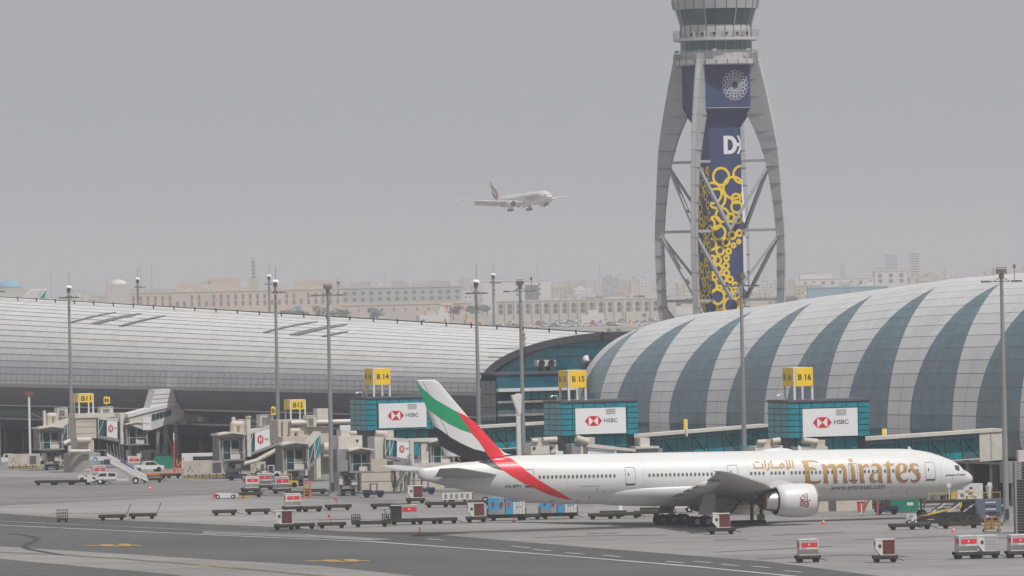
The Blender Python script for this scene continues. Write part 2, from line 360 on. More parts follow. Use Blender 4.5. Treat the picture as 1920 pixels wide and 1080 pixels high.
def text_faces(s, size=1.0, shear=0.0, bold=0.0, width=1.0, spacing=1.0):
    """flat triangles of a line of text, left bottom at 0,0"""
    c = bpy.data.curves.new('t', 'FONT'); c.body = s; c.size = size; c.shear = shear; c.offset = bold; c.resolution_u = 3; c.space_character = spacing
    o = bpy.data.objects.new('t', c); COL.objects.link(o); dg = bpy.context.evaluated_depsgraph_get()
    me = bpy.data.meshes.new_from_object(o.evaluated_get(dg)); bpy.data.objects.remove(o)
    vs = [v.co.copy() for v in me.vertices]; fs = [tuple(p.vertices) for p in me.polygons]; bpy.data.meshes.remove(me)
    x0 = min(v.x for v in vs); x1 = max(v.x for v in vs)
    vs = [((v.x-x0)*width, v.y) for v in vs]
    return vs, fs, (x1-x0)*width
def text_polys(s, x, z, w, h, **k):
    """text fitted in the box (x, z, w, h)"""
    vs, fs, W = text_faces(s, **k); H = max(v[1] for v in vs); z0 = min(v[1] for v in vs)
    q = [(x+a/W*w, z+(b-z0)/(H-z0)*h) for a, b in vs]
    return [[q[i] for i in f] for f in fs]
def rr(x, z, w, h, r, n=3):
    out = []
    for cx, cz, a0 in ((x+w/2-r, z+h/2-r, 0), (x-w/2+r, z+h/2-r, 90), (x-w/2+r, z-h/2+r, 180), (x+w/2-r, z-h/2+r, 270)):
        for i in range(n+1): a = R(a0+90*i/n); out.append((cx+r*math.cos(a), cz+r*math.sin(a)))
    return out
def frame_polys(a, b):
    n = len(a); return [[a[i], a[(i+1) % n], b[(i+1) % n], b[i]] for i in range(n)]

# fin -------------------------------------------------------------
FLE = [(961, 853), (947.5, 850), (922, 830), (888.5, 794.5), (855, 755), (833, 729), (824, 718), (815, 711.8)]
FTE = [(851, 875), (839, 868.5), (780, 713)]
LE = sorted((JP(x, y, 0).z, JP(x, y, 0).x) for x, y in FLE); TE = sorted((JP(x, y, 0).z, JP(x, y, 0).x) for x, y in FTE)
def finsurf(x, z):
    a, b = interp(LE, z), interp(TE, z); ch = max(a-b, .1); c = min(1, max(0, (a-x)/ch))
    return max(.012, .052*min(ch, 9)*(math.sqrt(c)*(1-c)*2.6))
def c4(pts, sc=4.153, ox=720, oy=700, surf=None, y0=0.2): return [S(ox+x/sc, oy+y/sc, surf or finsurf, y0) for x, y in pts]
def build_jet(nose_name, label, gear_down_only=False):
    J = empty(nose_name, JO, PHI, label, 'airliner', 'airliners in white, green, red and black livery')
    # fuselage
    xs = sorted({XN-.02, XN-.1, XN-.25, XN-.5, XN-.8, XN-1.2, XN-1.6, XN-2, XN-2.5, XN-3, XN-3.6, XN-4.3, XN-5, XN-6, XN-7, XN-8, XN-9.5} | {XN-11-i*2.2 for i in range(17)} | {XT+i*.9 for i in range(31)})
    rings = []
    N = 56
    for x in xs:
        c, h, w = section(x)
        rings.append([(x, w*math.cos(2*math.pi*i/N), c+h*math.sin(2*math.pi*i/N)) for i in range(N)])
    MB().loft(rings).build('fuselage', WHITE, J, smooth='all')
    # wing to body fairing
    m = MB(); rings = []
    for i in range(25):
        u = i/24; x = 14.5-u*26.0; e = math.sin(math.pi*min(1, max(0, u)))**.55 if 0 < u < 1 else 0
        c, h, w = section(x); zb = c-h
        rings.append([(x, (w*.80+.62*e)*math.cos(a), (c-1.35)+(1.35+(c-1.35-zb-1.15*0)*0 if math.sin(a) > 0 else (c-1.35-zb+.42*e))*math.sin(a)*(1 if math.sin(a) < 0 else .8*e+.05)) for a in [2*math.pi*k/32 for k in range(32)]])
    m.loft(rings).build('belly_fairing', WHITE, J, smooth='all')
    # wings
    DEF = [(2.2, 13.4, -2.0, 3.75, 1.75), (6.0, 10.6, -3.0, 4.25, 1.35), (9.6, 8.0, -3.6, 4.75, 1.1), (20, .55, -5.9, 5.9, .62), (30.3, -6.9, -8.6, 7.2, .26), (31.8, -8.5, -9.5, 7.42, .13), (32.4, -9.6, -10.05, 7.5, .05)]
    prof = [(0, 0), (.015, .13), (.06, .26), (.15, .40), (.3, .5), (.45, .5), (.62, .38), (.8, .2), (1, .02), (1, -.02), (.8, -.12), (.62, -.3), (.45, -.46), (.3, -.5), (.15, -.44), (.06, -.3), (.015, -.15)]
    for sd in (-1, 1):
        rings = [[(le-(le-te)*u, sd*y, z+v*th) for u, v in prof] for y, le, te, z, th in DEF]
        wg = MB().loft(rings).build('wing', M_GREY, J, smooth='all')
        sl = [[(le+.05, sd*y, z+.0), (le+.0, sd*y, z+th*.16), (le-(le-te)*.05, sd*y, z+th*.30), (le-(le-te)*.05, sd*y, z-th*.30), (le+.0, sd*y, z-th*.18)] for y, le, te, z, th in DEF[1:-2]]
        MB().loft(sl).build('slat', M_CHROME2, wg, smooth=True)
        # slats, flaps and track fairings follow the trailing edge
        for (ya, yb) in ((3.6, 9.3), (10.6, 21.5)):
            def at(y):
                t = [(d[0], d) for d in DEF]
                for (a, p), (b, q) in zip(t[:-1], t[1:]):
                    if a <= y <= b:
                        f = (y-a)/(b-a); return [p[i]+(q[i]-p[i])*f for i in range(5)]
            A, B = at(ya), at(yb)
            rings = []
            for P_ in (A, B):
                te, z = P_[2], P_[3]; ch = (P_[1]-P_[2])*.16+.35
                rings.append([(te+ch*.45, sd*P_[0], z-.02), (te-.1, sd*P_[0], z-.02), (te-ch*.75, sd*P_[0], z-.42), (te-ch*.78, sd*P_[0], z-.47), (te+ch*.4, sd*P_[0], z-.3)])
            MB().loft(rings).build('flap', M_GREY, wg)
        for y, L in ((6.6, 4.3), (12.6, 4.6), (17.5, 4.0), (22.5, 3.4)):
            A = [d for d in DEF if d[0] >= y][0]; B = [d for d in DEF if d[0] < y][-1]; f = (y-B[0])/(A[0]-B[0])
            te = B[2]+(A[2]-B[2])*f; z = B[3]+(A[3]-B[3])*f
            rings = []
            for k in range(9):
                u = k/8; r = .36*math.sin(math.pi*u)**.6+.02; x = te+L*.55-u*L
                rings.append([(x, sd*y+r*.7*math.cos(a), z-.34-.3*u+r*1.1*math.sin(a)) for a in [2*math.pi*q/10 for q in range(10)]])
            MB().loft(rings).build('track_fairing', M_GREY, wg, smooth='all')
        # tailplane
        rings = []
        for y, le, te, z, th in ((.7, -24.6, -33.4, 6.95, .75), (1.5, -25.4, -33.5, 7.05, .7), (10.3, -33.6, -36.2, 8.18, .22), (10.75, -34.5, -36.25, 8.22, .06)):
            rings.append([(le-(le-te)*u, sd*y, z+v*th) for u, v in prof])
        tp = MB().loft(rings).build('tailplane', M_GREYL, J, smooth='all')
        # engine
        c0 = JP(1453, 938.8, -9.6); lip = JP(1526, 937.8, -9.6); ex, ez = c0.x, (c0.z+lip.z)/2; Lf = lip.x-ex
        EN = empty('engine', (0, 0, 0), parent=J)
        cen = (ex, sd*9.6, ez)
        MB().lathe([(1.62, 0), (1.74, .02), (1.92, .9), (2.03, 2.0), (2.06, 3.2), (2.02, 4.2), (1.93, Lf-.35)], cen, 'x', 40, cap=False).build('nacelle', WHITE, EN, smooth='all')
        MB().lathe([(1.93, Lf-.35), (1.87, Lf-.1), (1.78, Lf), (1.66, Lf-.06), (1.6, Lf-.5), (1.62, Lf-1.5)], cen, 'x', 40, cap=False).build('intake_lip', M_CHROME, EN, smooth='all')
        MB().lathe([(1.64, .02), (1.60, .5), (1.58, 1.6), (1.0, 1.7)], cen, 'x', 40, cap=False).build('fan_duct', M_DARK, EN, smooth='all')
        m = MB()
        for k in range(22):
            a = 2*math.pi*k/22; m.bar((ex+Lf-1.5, sd*9.6+.3*math.cos(a), ez+.3*math.sin(a)), (ex+Lf-1.4, sd*9.6+1.6*math.cos(a+.25), ez+1.6*math.sin(a+.25)), .34, .05, upv=(1, 0, 0))
        m.lathe([(.55, Lf-1.6), (.4, Lf-1.1), (.05, Lf-.7)], cen, 'x', 16); m.build('fan', M_DARK, EN, smooth=True)
        MB().lathe([(1.32, .9), (1.30, 0), (1.18, -.9), (1.02, -1.45)], cen, 'x', 36, cap=False).build('core_cowl', M_CHROME, EN, smooth='all')
        MB().lathe([(1.0, -1.2), (.98, -1.55), (.86, -1.95), (.8, -1.9), (.8, -1.2)], cen, 'x', 30, cap=False).build('exhaust_nozzle', M_BROWN, EN, smooth='all')
        MB().lathe([(.62, -1.2), (.52, -2.0), (.3, -2.7), (.05, -3.2)], cen, 'x', 24).build('exhaust_plug', M_DARK, EN, smooth='all')
        m = MB()
        m.prism([(ex+Lf-2.3, ez+1.95), (8.3, ez+2.55), (6.6, 5.1), (3.4, 4.6), (3.0, 4.25), (ex-1.6, ez+1.35), (ex, ez+1.5)], 'y', sd*9.6-.2, sd*9.6+.2)
        m.build('pylon', WHITE, J)
        # main bogies: three axles each
        for (bx, by) in ((0, sd*5.49),):
            BG = empty('main_gear', (bx, by, 0), parent=J)
            for ax in (-1.48, 0, 1.48):
                for wy in (-.7, .7):
                    MB().lathe([(.38, -.26), (.6, -.26), (.67, -.16), (.68, 0), (.67, .16), (.6, .26), (.38, .26)], (ax, wy, .68), 'y', 22).build('tyre', M_TYRE, BG, smooth=True)
                    MB().lathe([(.36, -.275), (.2, -.27), (.14, -.2), (.14, .2), (.2, .27), (.36, .275)], (ax, wy, .68), 'y', 16).build('rim', M_RIM, BG)
            m = MB().bar((-1.5, 0, .7), (1.5, 0, .7), .26, .3)
            for ax in (-1.48, 0, 1.48): m.bar((ax, -.7, .68), (ax, .7, .68), .14)
            m.cyl((0, 0, .75), (.15, -sd*.25, 3.9), .2, .24).cyl((0, 0, 1.5), (-1.9, -sd*.6, 3.3), .1).cyl((0, 0, 1.9), (.3, -sd*2.3, 3.1), .1)
            m.bar((.32, 0, 1.0), (.55, 0, 1.7), .1).bar((.55, 0, 1.7), (.25, 0, 2.3), .1)
            m.build('strut', M_STRUT, BG, smooth=True)
            MB().prism([(-1.35, 1.55), (.55, 1.35), (1.1, 3.9), (-.55, 4.3)], 'y', sd*.95, sd*1.0).build('gear_door', M_GREYL, BG)
        MB().prism([(2.2, 1.55), (4.3, 2.0), (4.6, 3.0), (.6, 3.0), (.9, 1.9)], 'y', sd*1.6, sd*1.66).build('bay_door', M_GREYL, J)
    # nose gear
    NG = empty('nose_gear', (31.2, 0, 0), parent=J)
    for wy in (-.35, .35):
        MB().lathe([(.3, -.18), (.46, -.18), (.53, -.1), (.53, .1), (.46, .18), (.3, .18)], (0, wy, .53), 'y', 18).build('tyre', M_TYRE, NG, smooth=True)
        MB().lathe([(.29, -.19), (.12, -.15), (.12, .15), (.29, .19)], (0, wy, .53), 'y', 12).build('rim', M_RIM, NG)
    MB().cyl((0, -.4, .53), (0, .4, .53), .07).cyl((0, 0, .55), (-.15, 0, 2.9), .13).cyl((0, 0, 1.3), (1.4, 0, 2.6), .07).bar((.2, 0, .8), (.4, 0, 1.5), .08).cyl((.1, -.3, 1.9), (.1, .3, 1.9), .12).build('strut', M_STRUT, NG, smooth=True)
    for sd in (-1, 1): MB().prism([(.4, 1.75), (2.3, 1.95), (2.3, 2.95), (.4, 2.8)], 'y', sd*.62, sd*.66).build('gear_door', WHITE, NG)
    v = text_polys('PU', 1.0, 2.15, .75, .5)
    MB().add([(x, -.672, z) for p in v for x, z in p], [tuple(range(i*3, i*3+3)) if len(p) == 3 else tuple(range(i*3, i*3+3)) for i, p in enumerate(v)]).build('door_lettering', M_TXT, NG)
    # fin with livery
    m = MB(); NZ = 70; zs = [LE[0][0]+(LE[-1][0]-LE[0][0])*i/NZ for i in range(NZ+1)]; rings = []
    for z in zs:
        a, b = interp(LE, z), interp(TE, z); us = [0, .004, .01, .02, .04, .07, .1, .15, .2, .28, .36, .5, .7, .85, 1]
        rings.append([(a-(a-b)*u, -finsurf(a-(a-b)*u, z), z) for u in us] + [(a-(a-b)*u, finsurf(a-(a-b)*u, z), z) for u in reversed(us)])
    FN = m.loft(rings).build('fin', WHITE, J, smooth='all')
    gr = c4([(251, 60), (300, 118), (400, 205), (500, 262), (562, 298), (600, 345), (640, 400), (684, 466), (600, 438), (500, 388), (400, 322), (334, 274), (290, 165)])
    rd = c4([(562, 296), (640, 332), (720, 390), (800, 478), (870, 558), (925, 622), (952, 648), (890, 658), (832, 670), (800, 628), (780, 590), (740, 530), (684, 466), (620, 370)])
    bk = c4([(381, 408), (440, 440), (520, 500), (600, 545), (700, 590), (790, 612), (815, 645), (832, 670), (760, 680), (705, 686), (600, 648), (500, 602), (437, 563)])
    for nm, p, mt in (('green_band', gr, M_GRN), ('red_band', rd, M_RED), ('black_band', bk, M_BLK)): decal(nm, [p], mt, FN, finsurf, .25, .03, (-1, 1))
    rud = c4([(495, 700), (322, 240), (330, 236), (520, 694)]); 
    decal('rudder_line', [c4([(300, 60), (304, 60), (600, 690), (594, 691)])], M_LINE, FN, finsurf, 1, .006, (-1, 1))
    # stripe on the fuselage
    fr = c4([(832, 669), (890, 655), (952, 646), (985, 662), (1050, 706), (1110, 762), (1200, 828), (1300, 888), (1400, 948), (1468, 987), (1400, 979), (1300, 952), (1200, 908), (1100, 862), (1000, 803), (930, 757), (870, 705)], surf=fus, y0=2)
    decal('red_stripe', [fr], M_RED, J, fus, .25, .03, (-1, 1))
    fb = c4([(832, 669), (868, 704), (928, 756), (850, 735), (790, 706), (730, 690), (760, 681)], surf=fus, y0=2)
    decal('black_stripe', [fb], M_BLK, J, fus, .2, .03, (-1, 1))
    # cabin windows
    px = [1012+7.78*i for i in range(19)] + [1217.8+7.78*i for i in range(17)] + [1408.7+7.6*i for i in range(4)] + [1446.8+7.55*i for i in range(4)] + [1484.4+7.6*i for i in range(13)] + [1614+7.6*i for i in range(15)]
    za = S(1012, 894.4); zb = S(1720, 882.3)
    for p in px:
        y = 894.4 + (p-1012)*(882.3-894.4)/(1720-1012); x, z = S(p, y)
        for sd in (-1, 1):
            decal('window', [rr(x, z, .28, .42, .12, 2)], M_PGLASS, J, fus, 1.0, .03 if nose_name else .03, (sd,))
    # doors: outline, sill and handle
    for (x0, x1, y0, y1) in ((984, 1001.5, 879.5, 912), (1173, 1191.5, 875.5, 907.5), (1365, 1384, 871.5, 903), (1591.5, 1608.5, 868.2, 900.5), (1735.5, 1754, 866, 899)):
        a = S((x0+x1)/2, (y0+y1)/2); q0 = S(x0, (y0+y1)/2); q1 = S(x1, (y0+y1)/2); t = S((x0+x1)/2, y0); b = S((x0+x1)/2, y1)
        w, h = abs(q1[0]-q0[0]), t[1]-b[1]; cz = (t[1]+b[1])/2
        for sd in (-1, 1):
            d = decal('door', frame_polys(rr(a[0], cz, w, h, .2, 3), rr(a[0], cz, w-.1, h-.1, .16, 3)), M_LINE, J, fus, .3, .02, (sd,))
            decal('sill', [rr(a[0], b[1]-.04, w*.95, .16, .05, 1)], M_DARK, d, fus, .3, .03, (sd,))
            decal('handle', [rr(a[0]-.25, cz+.15, .14, .36, .04, 1)], M_TXT, d, fus, 1, .03, (sd,))
    # cockpit glazing
    xa, xb = JP(1798.6, 873.6, 0).x, JP(1802.8, 880.2, 0).x; rg = []
    for i in range(5):
        x = xa+(xb-xa)*i/4; c, h, w = section(x)
        rg.append([(x, y, c+h*math.sqrt(1-(y/w)**2)+.03) for y in [w*(-.72+1.44*j/12) for j in range(13)]])
    MB().loft(rg, closed=False, capa=False, capb=False).build('windshield', glass('cockpit_glass', (.035, .05, .06), .08), J)
    for (xl, y0, y1) in ((1064, 852, 944), (1207, 851, 944), (1330, 850, 870), (1400, 848, 880), (1560, 845, 937), (1640, 843, 936), (1766, 858, 927)):
        a_, b_ = S(xl, (y0+y1)/2)[0], 0; c, h, w = section(a_)
        decal('skin_joint', [[(a_-.015, c-h*.93), (a_+.015, c-h*.93), (a_+.015, c+h*.93), (a_-.015, c+h*.93)]], mat('skin_joint', (.48, .48, .48), .5), J, fus, .25, .006, (-1, 1))
    for (xl, yl, w_, h_) in ((1107, 911.5, 2.5, .05), (1120, 917, .18, .18), (1132, 922, .15, .15), (1105, 932, .3, .12), (1083, 940, .6, .08), (1588, 924, .1, .1), (1594, 924, .1, .1), (1672, 922.5, .45, .06), (1690, 914, .12, .12), (1700, 924, .25, .14), (1786, 898, .15, .15), (1772, 893.5, .05, .05), (966, 940, .9, .1), (1035, 940, .7, .1)):
        x, z = S(xl, yl); decal('skin_fitting', [[(x-w_/2, z-h_/2), (x+w_/2, z-h_/2), (x+w_/2, z+h_/2), (x-w_/2, z+h_/2)]], M_LINE, J, fus, .3, .012, (-1, 1))
    W1 = [(1789.3, 872.3), (1797.2, 872.6), (1798.2, 876), (1799.5, 881.6), (1797.8, 882.8), (1794, 881.6), (1791.5, 880.2)]
    for sd in (-1, 1):
        decal('cockpit_window', [[S(a, b, fus, .8) for a, b in W1]], glass('cockpit_glass', (.035, .05, .06), .08), J, fus, .15, .025, (sd,))
    # lettering on the skin
    L1 = lambda pts: [S(1500+x/13.5, 850+y/13.5) for x, y in pts]; L2 = lambda pts: [S(1610+x/13.5, 850+y/13.5) for x, y in pts]
    big = [L1([(30, 185), (170, 178), (340, 172), (400, 188), (450, 215), (470, 245), (400, 225), (330, 213), (200, 215), (212, 300), (225, 350), (290, 345), (350, 360), (400, 385), (415, 415), (350, 410), (290, 405), (240, 412), (252, 560), (262, 690), (330, 705), (420, 705), (480, 690), (535, 665), (515, 720), (470, 752), (380, 768), (300, 765), (210, 752), (130, 745), (132, 600), (120, 450), (100, 330), (75, 260), (50, 215)]),
           L1([(535, 275), (580, 268), (625, 280), (655, 300), (675, 330), (695, 355), (700, 420), (703, 560), (705, 690), (735, 745), (610, 748), (598, 745), (600, 640), (590, 480), (578, 370), (560, 310)]),
           L1([(675, 330), (720, 290), (780, 265), (840, 268), (890, 300), (920, 345), (935, 400), (942, 520), (942, 650), (955, 710), (975, 748), (845, 748), (845, 640), (838, 500), (828, 420), (800, 370), (750, 352), (700, 375), (695, 400)]),
           L1([(920, 345), (950, 300), (1000, 268), (1060, 262), (1110, 285), (1150, 335), (1170, 400), (1185, 520), (1188, 640), (1200, 710), (1222, 748), (1090, 748), (1090, 640), (1085, 500), (1072, 410), (1045, 360), (1000, 345), (950, 360), (935, 400)]),
           L1([(1220, 160), (1240, 132), (1280, 125), (1315, 150), (1335, 185), (1325, 210), (1280, 212), (1240, 195)]),
           L1([(1238, 262), (1330, 258), (1355, 290), (1378, 360), (1390, 450), (1405, 560), (1402, 690), (1440, 748), (1310, 748), (1300, 680), (1300, 560), (1290, 440), (1275, 350), (1255, 300)]),
           L2([(-20, 262), (30, 262), (70, 280), (100, 320), (118, 380), (125, 520), (128, 660), (150, 710), (170, 742), (38, 745), (30, 640), (15, 500), (5, 380), (-5, 310)]),
           L2([(100, 320), (140, 280), (200, 262), (240, 280), (262, 330), (258, 360), (220, 335), (170, 340), (130, 375), (118, 390)]),
           L2([(312, 300), (350, 262), (420, 252), (490, 262), (545, 300), (575, 360), (585, 460), (590, 600), (600, 690), (632, 742), (510, 742), (495, 690), (492, 560), (488, 430), (470, 350), (430, 310), (370, 305), (325, 350)]),
           L2([(488, 440), (420, 470), (360, 480), (310, 510), (275, 570), (268, 640), (290, 700), (340, 738), (400, 740), (450, 718), (495, 685), (480, 672), (440, 690), (400, 690), (375, 640), (370, 580), (385, 520), (420, 490), (490, 475)]),
           L2([(615, 302), (680, 255), (720, 215), (742, 160), (755, 210), (780, 245), (830, 265), (890, 240), (880, 300), (790, 305), (805, 420), (812, 560), (815, 680), (850, 742), (722, 742), (720, 620), (712, 460), (700, 340), (680, 300)]),
           L2([(1255, 630), (1245, 690), (1190, 730), (1110, 740), (1030, 715), (970, 650), (935, 560), (920, 450), (935, 350), (975, 285), (1030, 252), (1100, 248), (1165, 262), (1215, 300), (1235, 350), (1235, 410), (1190, 455), (1120, 490), (1055, 530), (1060, 590), (1085, 640), (1130, 670), (1190, 668)]),
           L2([(1525, 330), (1490, 285), (1440, 250), (1380, 242), (1310, 262), (1285, 310), (1295, 370), (1340, 440), (1400, 490), (1450, 540), (1475, 600), (1455, 660), (1400, 680), (1350, 670), (1310, 630), (1310, 680), (1340, 715), (1400, 735), (1470, 725), (1540, 680), (1575, 600), (1560, 520), (1520, 460), (1460, 420), (1400, 380), (1375, 340), (1380, 300), (1430, 292), (1480, 310)])]
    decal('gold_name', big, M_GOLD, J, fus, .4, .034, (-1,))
    decal('letter_counter', [L2([(1045, 500), (1035, 400), (1045, 320), (1080, 290), (1115, 300), (1132, 350), (1125, 420), (1100, 460)])], WHITE, J, fus, .4, .042)
    A = lambda pts: [S(1400+x/18, 850+y/18) for x, y in pts]
    def st(pts, w):
        out = []
        for (x0, y0), (x1, y1) in zip(pts[:-1], pts[1:]):
            d = math.hypot(x1-x0, y1-y0); ux, uy = (x1-x0)/d*w*.3, (y1-y0)/d*w*.3; nx, ny = -(y1-y0)/d*w/2, (x1-x0)/d*w/2
            out.append(A([(x0-ux+nx, y0-uy+ny), (x1+ux+nx, y1+uy+ny), (x1+ux-nx, y1+uy-ny), (x0-ux-nx, y0-uy-ny)]))
        return out
    ar = st([(235, 345), (258, 490), (560, 490), (520, 345)], 44) + st([(600, 250), (640, 480)], 50) + st([(735, 345), (760, 510), (690, 550)], 46) + st([(805, 245), (850, 475), (1210, 475), (1270, 420), (1190, 335), (1130, 380), (1150, 470)], 44)
    ar += st([(1325, 235), (1400, 470), (1480, 470), (1425, 235)], 44) + st([(1535, 240), (1575, 480)], 46) + st([(1385, 470), (1395, 545)], 44) + st([(1310, 480), (1400, 480)], 30) + st([(300, 292), (345, 292)], 40) + st([(380, 288), (415, 288)], 40)
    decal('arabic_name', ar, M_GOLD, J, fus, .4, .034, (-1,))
    a, b = S(1558, 919.5), S(1658, 918.5); 
    decal('web_address', text_polys('www.emirates.com', a[0], a[1], b[0]-a[0], .62, shear=.25), M_TXT, J, fus, .4, .034, (-1,))
    a, b = S(946, 914.5), S(977.5, 913)
    decal('registration', text_polys('A6-EPU', a[0], a[1], b[0]-a[0], .36, bold=.02), M_TXT, J, fus, .4, .034, (-1,))
    a, b = S(1773.5, 893), S(1811, 892.4)
    decal('type_lettering', text_polys('BOEING 777-300ER', a[0], a[1], b[0]-a[0], .2, bold=.03), M_TXT, J, fus, .2, .02, (-1,))
    # emblem on the near engine
    eng = lambda x, z: 9.6+math.sqrt(max(.01, 2.06**2-(z-ez)**2))
    B = lambda pts: [S(1480+x/18, 910+y/18, eng, 11) for x, y in pts]
    def sb(pts, w):
        out = []
        for (x0, y0), (x1, y1) in zip(pts[:-1], pts[1:]):
            d = math.hypot(x1-x0, y1-y0)+1e-6; nx, ny = -(y1-y0)/d*w/2, (x1-x0)/d*w/2
            out.append(B([(x0+nx, y0+ny), (x1+nx, y1+ny), (x1-nx, y1-ny), (x0-nx, y0-ny)]))
        return out
    em = sb([(590, 270), (600, 400), (605, 520), (595, 660), (540, 640)], 30) + sb([(500, 280), (530, 320)], 26) + sb([(415, 395), (440, 350), (490, 345), (540, 430)], 26) + sb([(375, 400), (395, 470), (470, 485), (540, 465)], 30) + sb([(400, 500), (430, 540), (540, 540), (650, 525)], 34)
    em += sb([(375, 530), (375, 640), (410, 690), (470, 695), (520, 670)], 30) + sb([(420, 610), (540, 605)], 34) + sb([(520, 720), (575, 735), (630, 700), (655, 640), (645, 570)], 32) + sb([(665, 510), (705, 490)], 44)
    decal('engine_emblem', em, mat('emblem_red', (.28, .06, .05), .5), J, eng, .5, .03)
    # antennas and satcom hump
    for p, hgt, L_ in ((1706, .35, .5), (1500, .55, .5), (1105, .3, .4)):
        x, _ = JP(p, 845, 0).x, 0; z = interp(TT, x); MB().prism([(x-L_/2, z-.05), (x+L_/2, z-.05), (x+L_/4-.1, z+hgt), (x-L_/2, z+hgt)], 'y', -.04, .04).build('antenna', WHITE, J)
    x = JP(1456, 845, 0).x; z = interp(TT, x)
    MB().loft([[(x+2.2*math.cos(math.pi*i/10), (.7*math.sin(math.pi*i/10)+.02)*math.cos(a), z-.12+(.42*math.sin(math.pi*i/10)+.01)*math.sin(a)) for a in [2*math.pi*k/12 for k in range(12)]] for i in range(11)]).build('radome', WHITE, J, smooth='all')
    return J
JET = build_jet('airliner', 'large white airliner with gold lettering parked on the apron in front of the gates')
# ================================================================== pier: two long shell-roofed halls and the glass link between
M_SILV = [mat('roof_silver', (.66, .66, .65), .5, .05, .04, .25), mat('roof_silver_pale', (.68, .68, .67), .5, .05, .04, .25), mat('roof_silver_dull', (.63, .63, .62), .5, .05, .05, .25)]
M_WPAN = [mat('cladding_pale', (.76, .755, .75), .36, .30, .06, .2), mat('cladding_grey', (.73, .725, .72), .36, .30, .06, .2)]
M_JOINT = mat('joint_dark', (.15, .15, .16), .8)
M_TEAL = glass('solar_glass_blue', (.075, .15, .185), .2)
M_TEALN = glass('node_glass', (.008, .25, .31), .12, .22, .6)
M_TEALD = glass('dark_glass', (.008, .062, .078), .35, .6, .5, spec=.25)
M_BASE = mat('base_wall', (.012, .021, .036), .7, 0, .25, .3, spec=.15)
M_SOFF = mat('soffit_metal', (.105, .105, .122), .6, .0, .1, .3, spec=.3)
M_CREAM = mat('cream_paint', (.56, .50, .44), .6, 0, .06, .8, dirt=(.3, .25, .2, .45), dscale=.8)
M_CREAM2 = mat('cream_metal', (.62, .59, .54), .5, 0, .06, .8, dirt=(.35, .3, .25, .35), dscale=.9)
M_GWALL = mat('shadow_grey_metal', (.28, .28, .28), .55, .1, .1, .7, dirt=(.14, .13, .12, .4), dscale=.9)
M_MULL = mat('mullion', (.03, .06, .07), .5, .3)
M_CONC = mat('concrete_wall', (.34, .32, .295), .85, 0, .12, .5, dirt=(.2, .18, .16, .5), dscale=.4)
M_WHT = mat('white_paint', (.72, .72, .72), .45, 0, .04, .8, dirt=(.45, .42, .38, .3), dscale=.9)
M_YEL = mat('sign_yellow', (.92, .60, .015), .5, 0, .05, .6); M_SIGNW = mat('banner_white', (.78, .78, .80), .6, 0, .03, .5)
M_LOGO = mat('logo_red', (.62, .015, .03), .5, 0, .04, 1)
PO = (0, 0, 0)
def at_pier(w, t): return unpier(w, t)

WE, WR = 34.0, 50.5
# --- ridge heights read off the photograph's sky line
NR = sorted([(PW(x, y, WR).y, PW(x, y, WR).z) for x, y in ((1920, 512.5), (1815, 521), (1690, 539), (1565, 555), (1440, 574), (1335, 586.5), (1285, 595), (1235, 611), (1222, 617))])
FRD = sorted([(PW(x, y, WR+2).y, PW(x, y, WR+2).z) for x, y in ((0, 555.5), (600, 592), (1185, 628))])
NR = [(-90, NR[0][1]+2.0)] + NR; FRD = FRD + [(FRD[-1][0]+80, FRD[-1][1]+1.2)]
def near_pt(t, th, off=0.0):
    """point of the near hall's skin at angle th (0 = widest, 90 = ridge, negative = tucked under)"""
    zt = interp(NR, t); zc = 9.4; a, h = WR-WE, zt-zc
    c, s_ = math.cos(th), math.sin(th)
    u_ = min(1, max(0, (t-(T_END-30))/30)); a -= 3.7*u_*u_
    if th >= 0: w, z = WR-(a)*c, zc+h*s_
    else: w, z = WR-a+ 7.0*(1-c), zc+7.5*s_
    n = Vector((-c*(h if th >= 0 else 7.5), 0, s_*(a if th >= 0 else 7.0)))
    n.normalize(); return Vector((w, t, z)) + n*off
MOD = 21.4
T_END = NR[-1][0]
def wedge_half(th):
    if th < 0: return 6.75
    return 6.9*max(0, 1-(th/R(68))**2.1)
# centre of the first dark wedge (left edge 1155, right 1214 on the eave line of the photo)
TC0 = (PW(1155, 765, WE).y + PW(1214, 765, WE).y)/2
def quad_panel(m, pf, t00, t10, t11, t01, a0, a1, off, gap=.05, nseg=1, k=None, gv=.05):
    """thin plate with edges between angles a0..a1; t at the four corners"""
    d = gv/ max(12, 1)
    a0 += d/2; a1 -= d/2
    P = [pf(t00+gap, a0, off), pf(t10-gap, a0, off), pf(t11-gap, a1, off), pf(t01+gap, a1, off)]
    Q = [pf(t00+gap, a0, off-.07), pf(t10-gap, a0, off-.07), pf(t11-gap, a1, off-.07), pf(t01+gap, a1, off-.07)]
    m.add(P+Q, [(3, 2, 1, 0), (0, 1, 5, 4), (1, 2, 6, 5), (2, 3, 7, 6), (3, 0, 4, 7)], k)

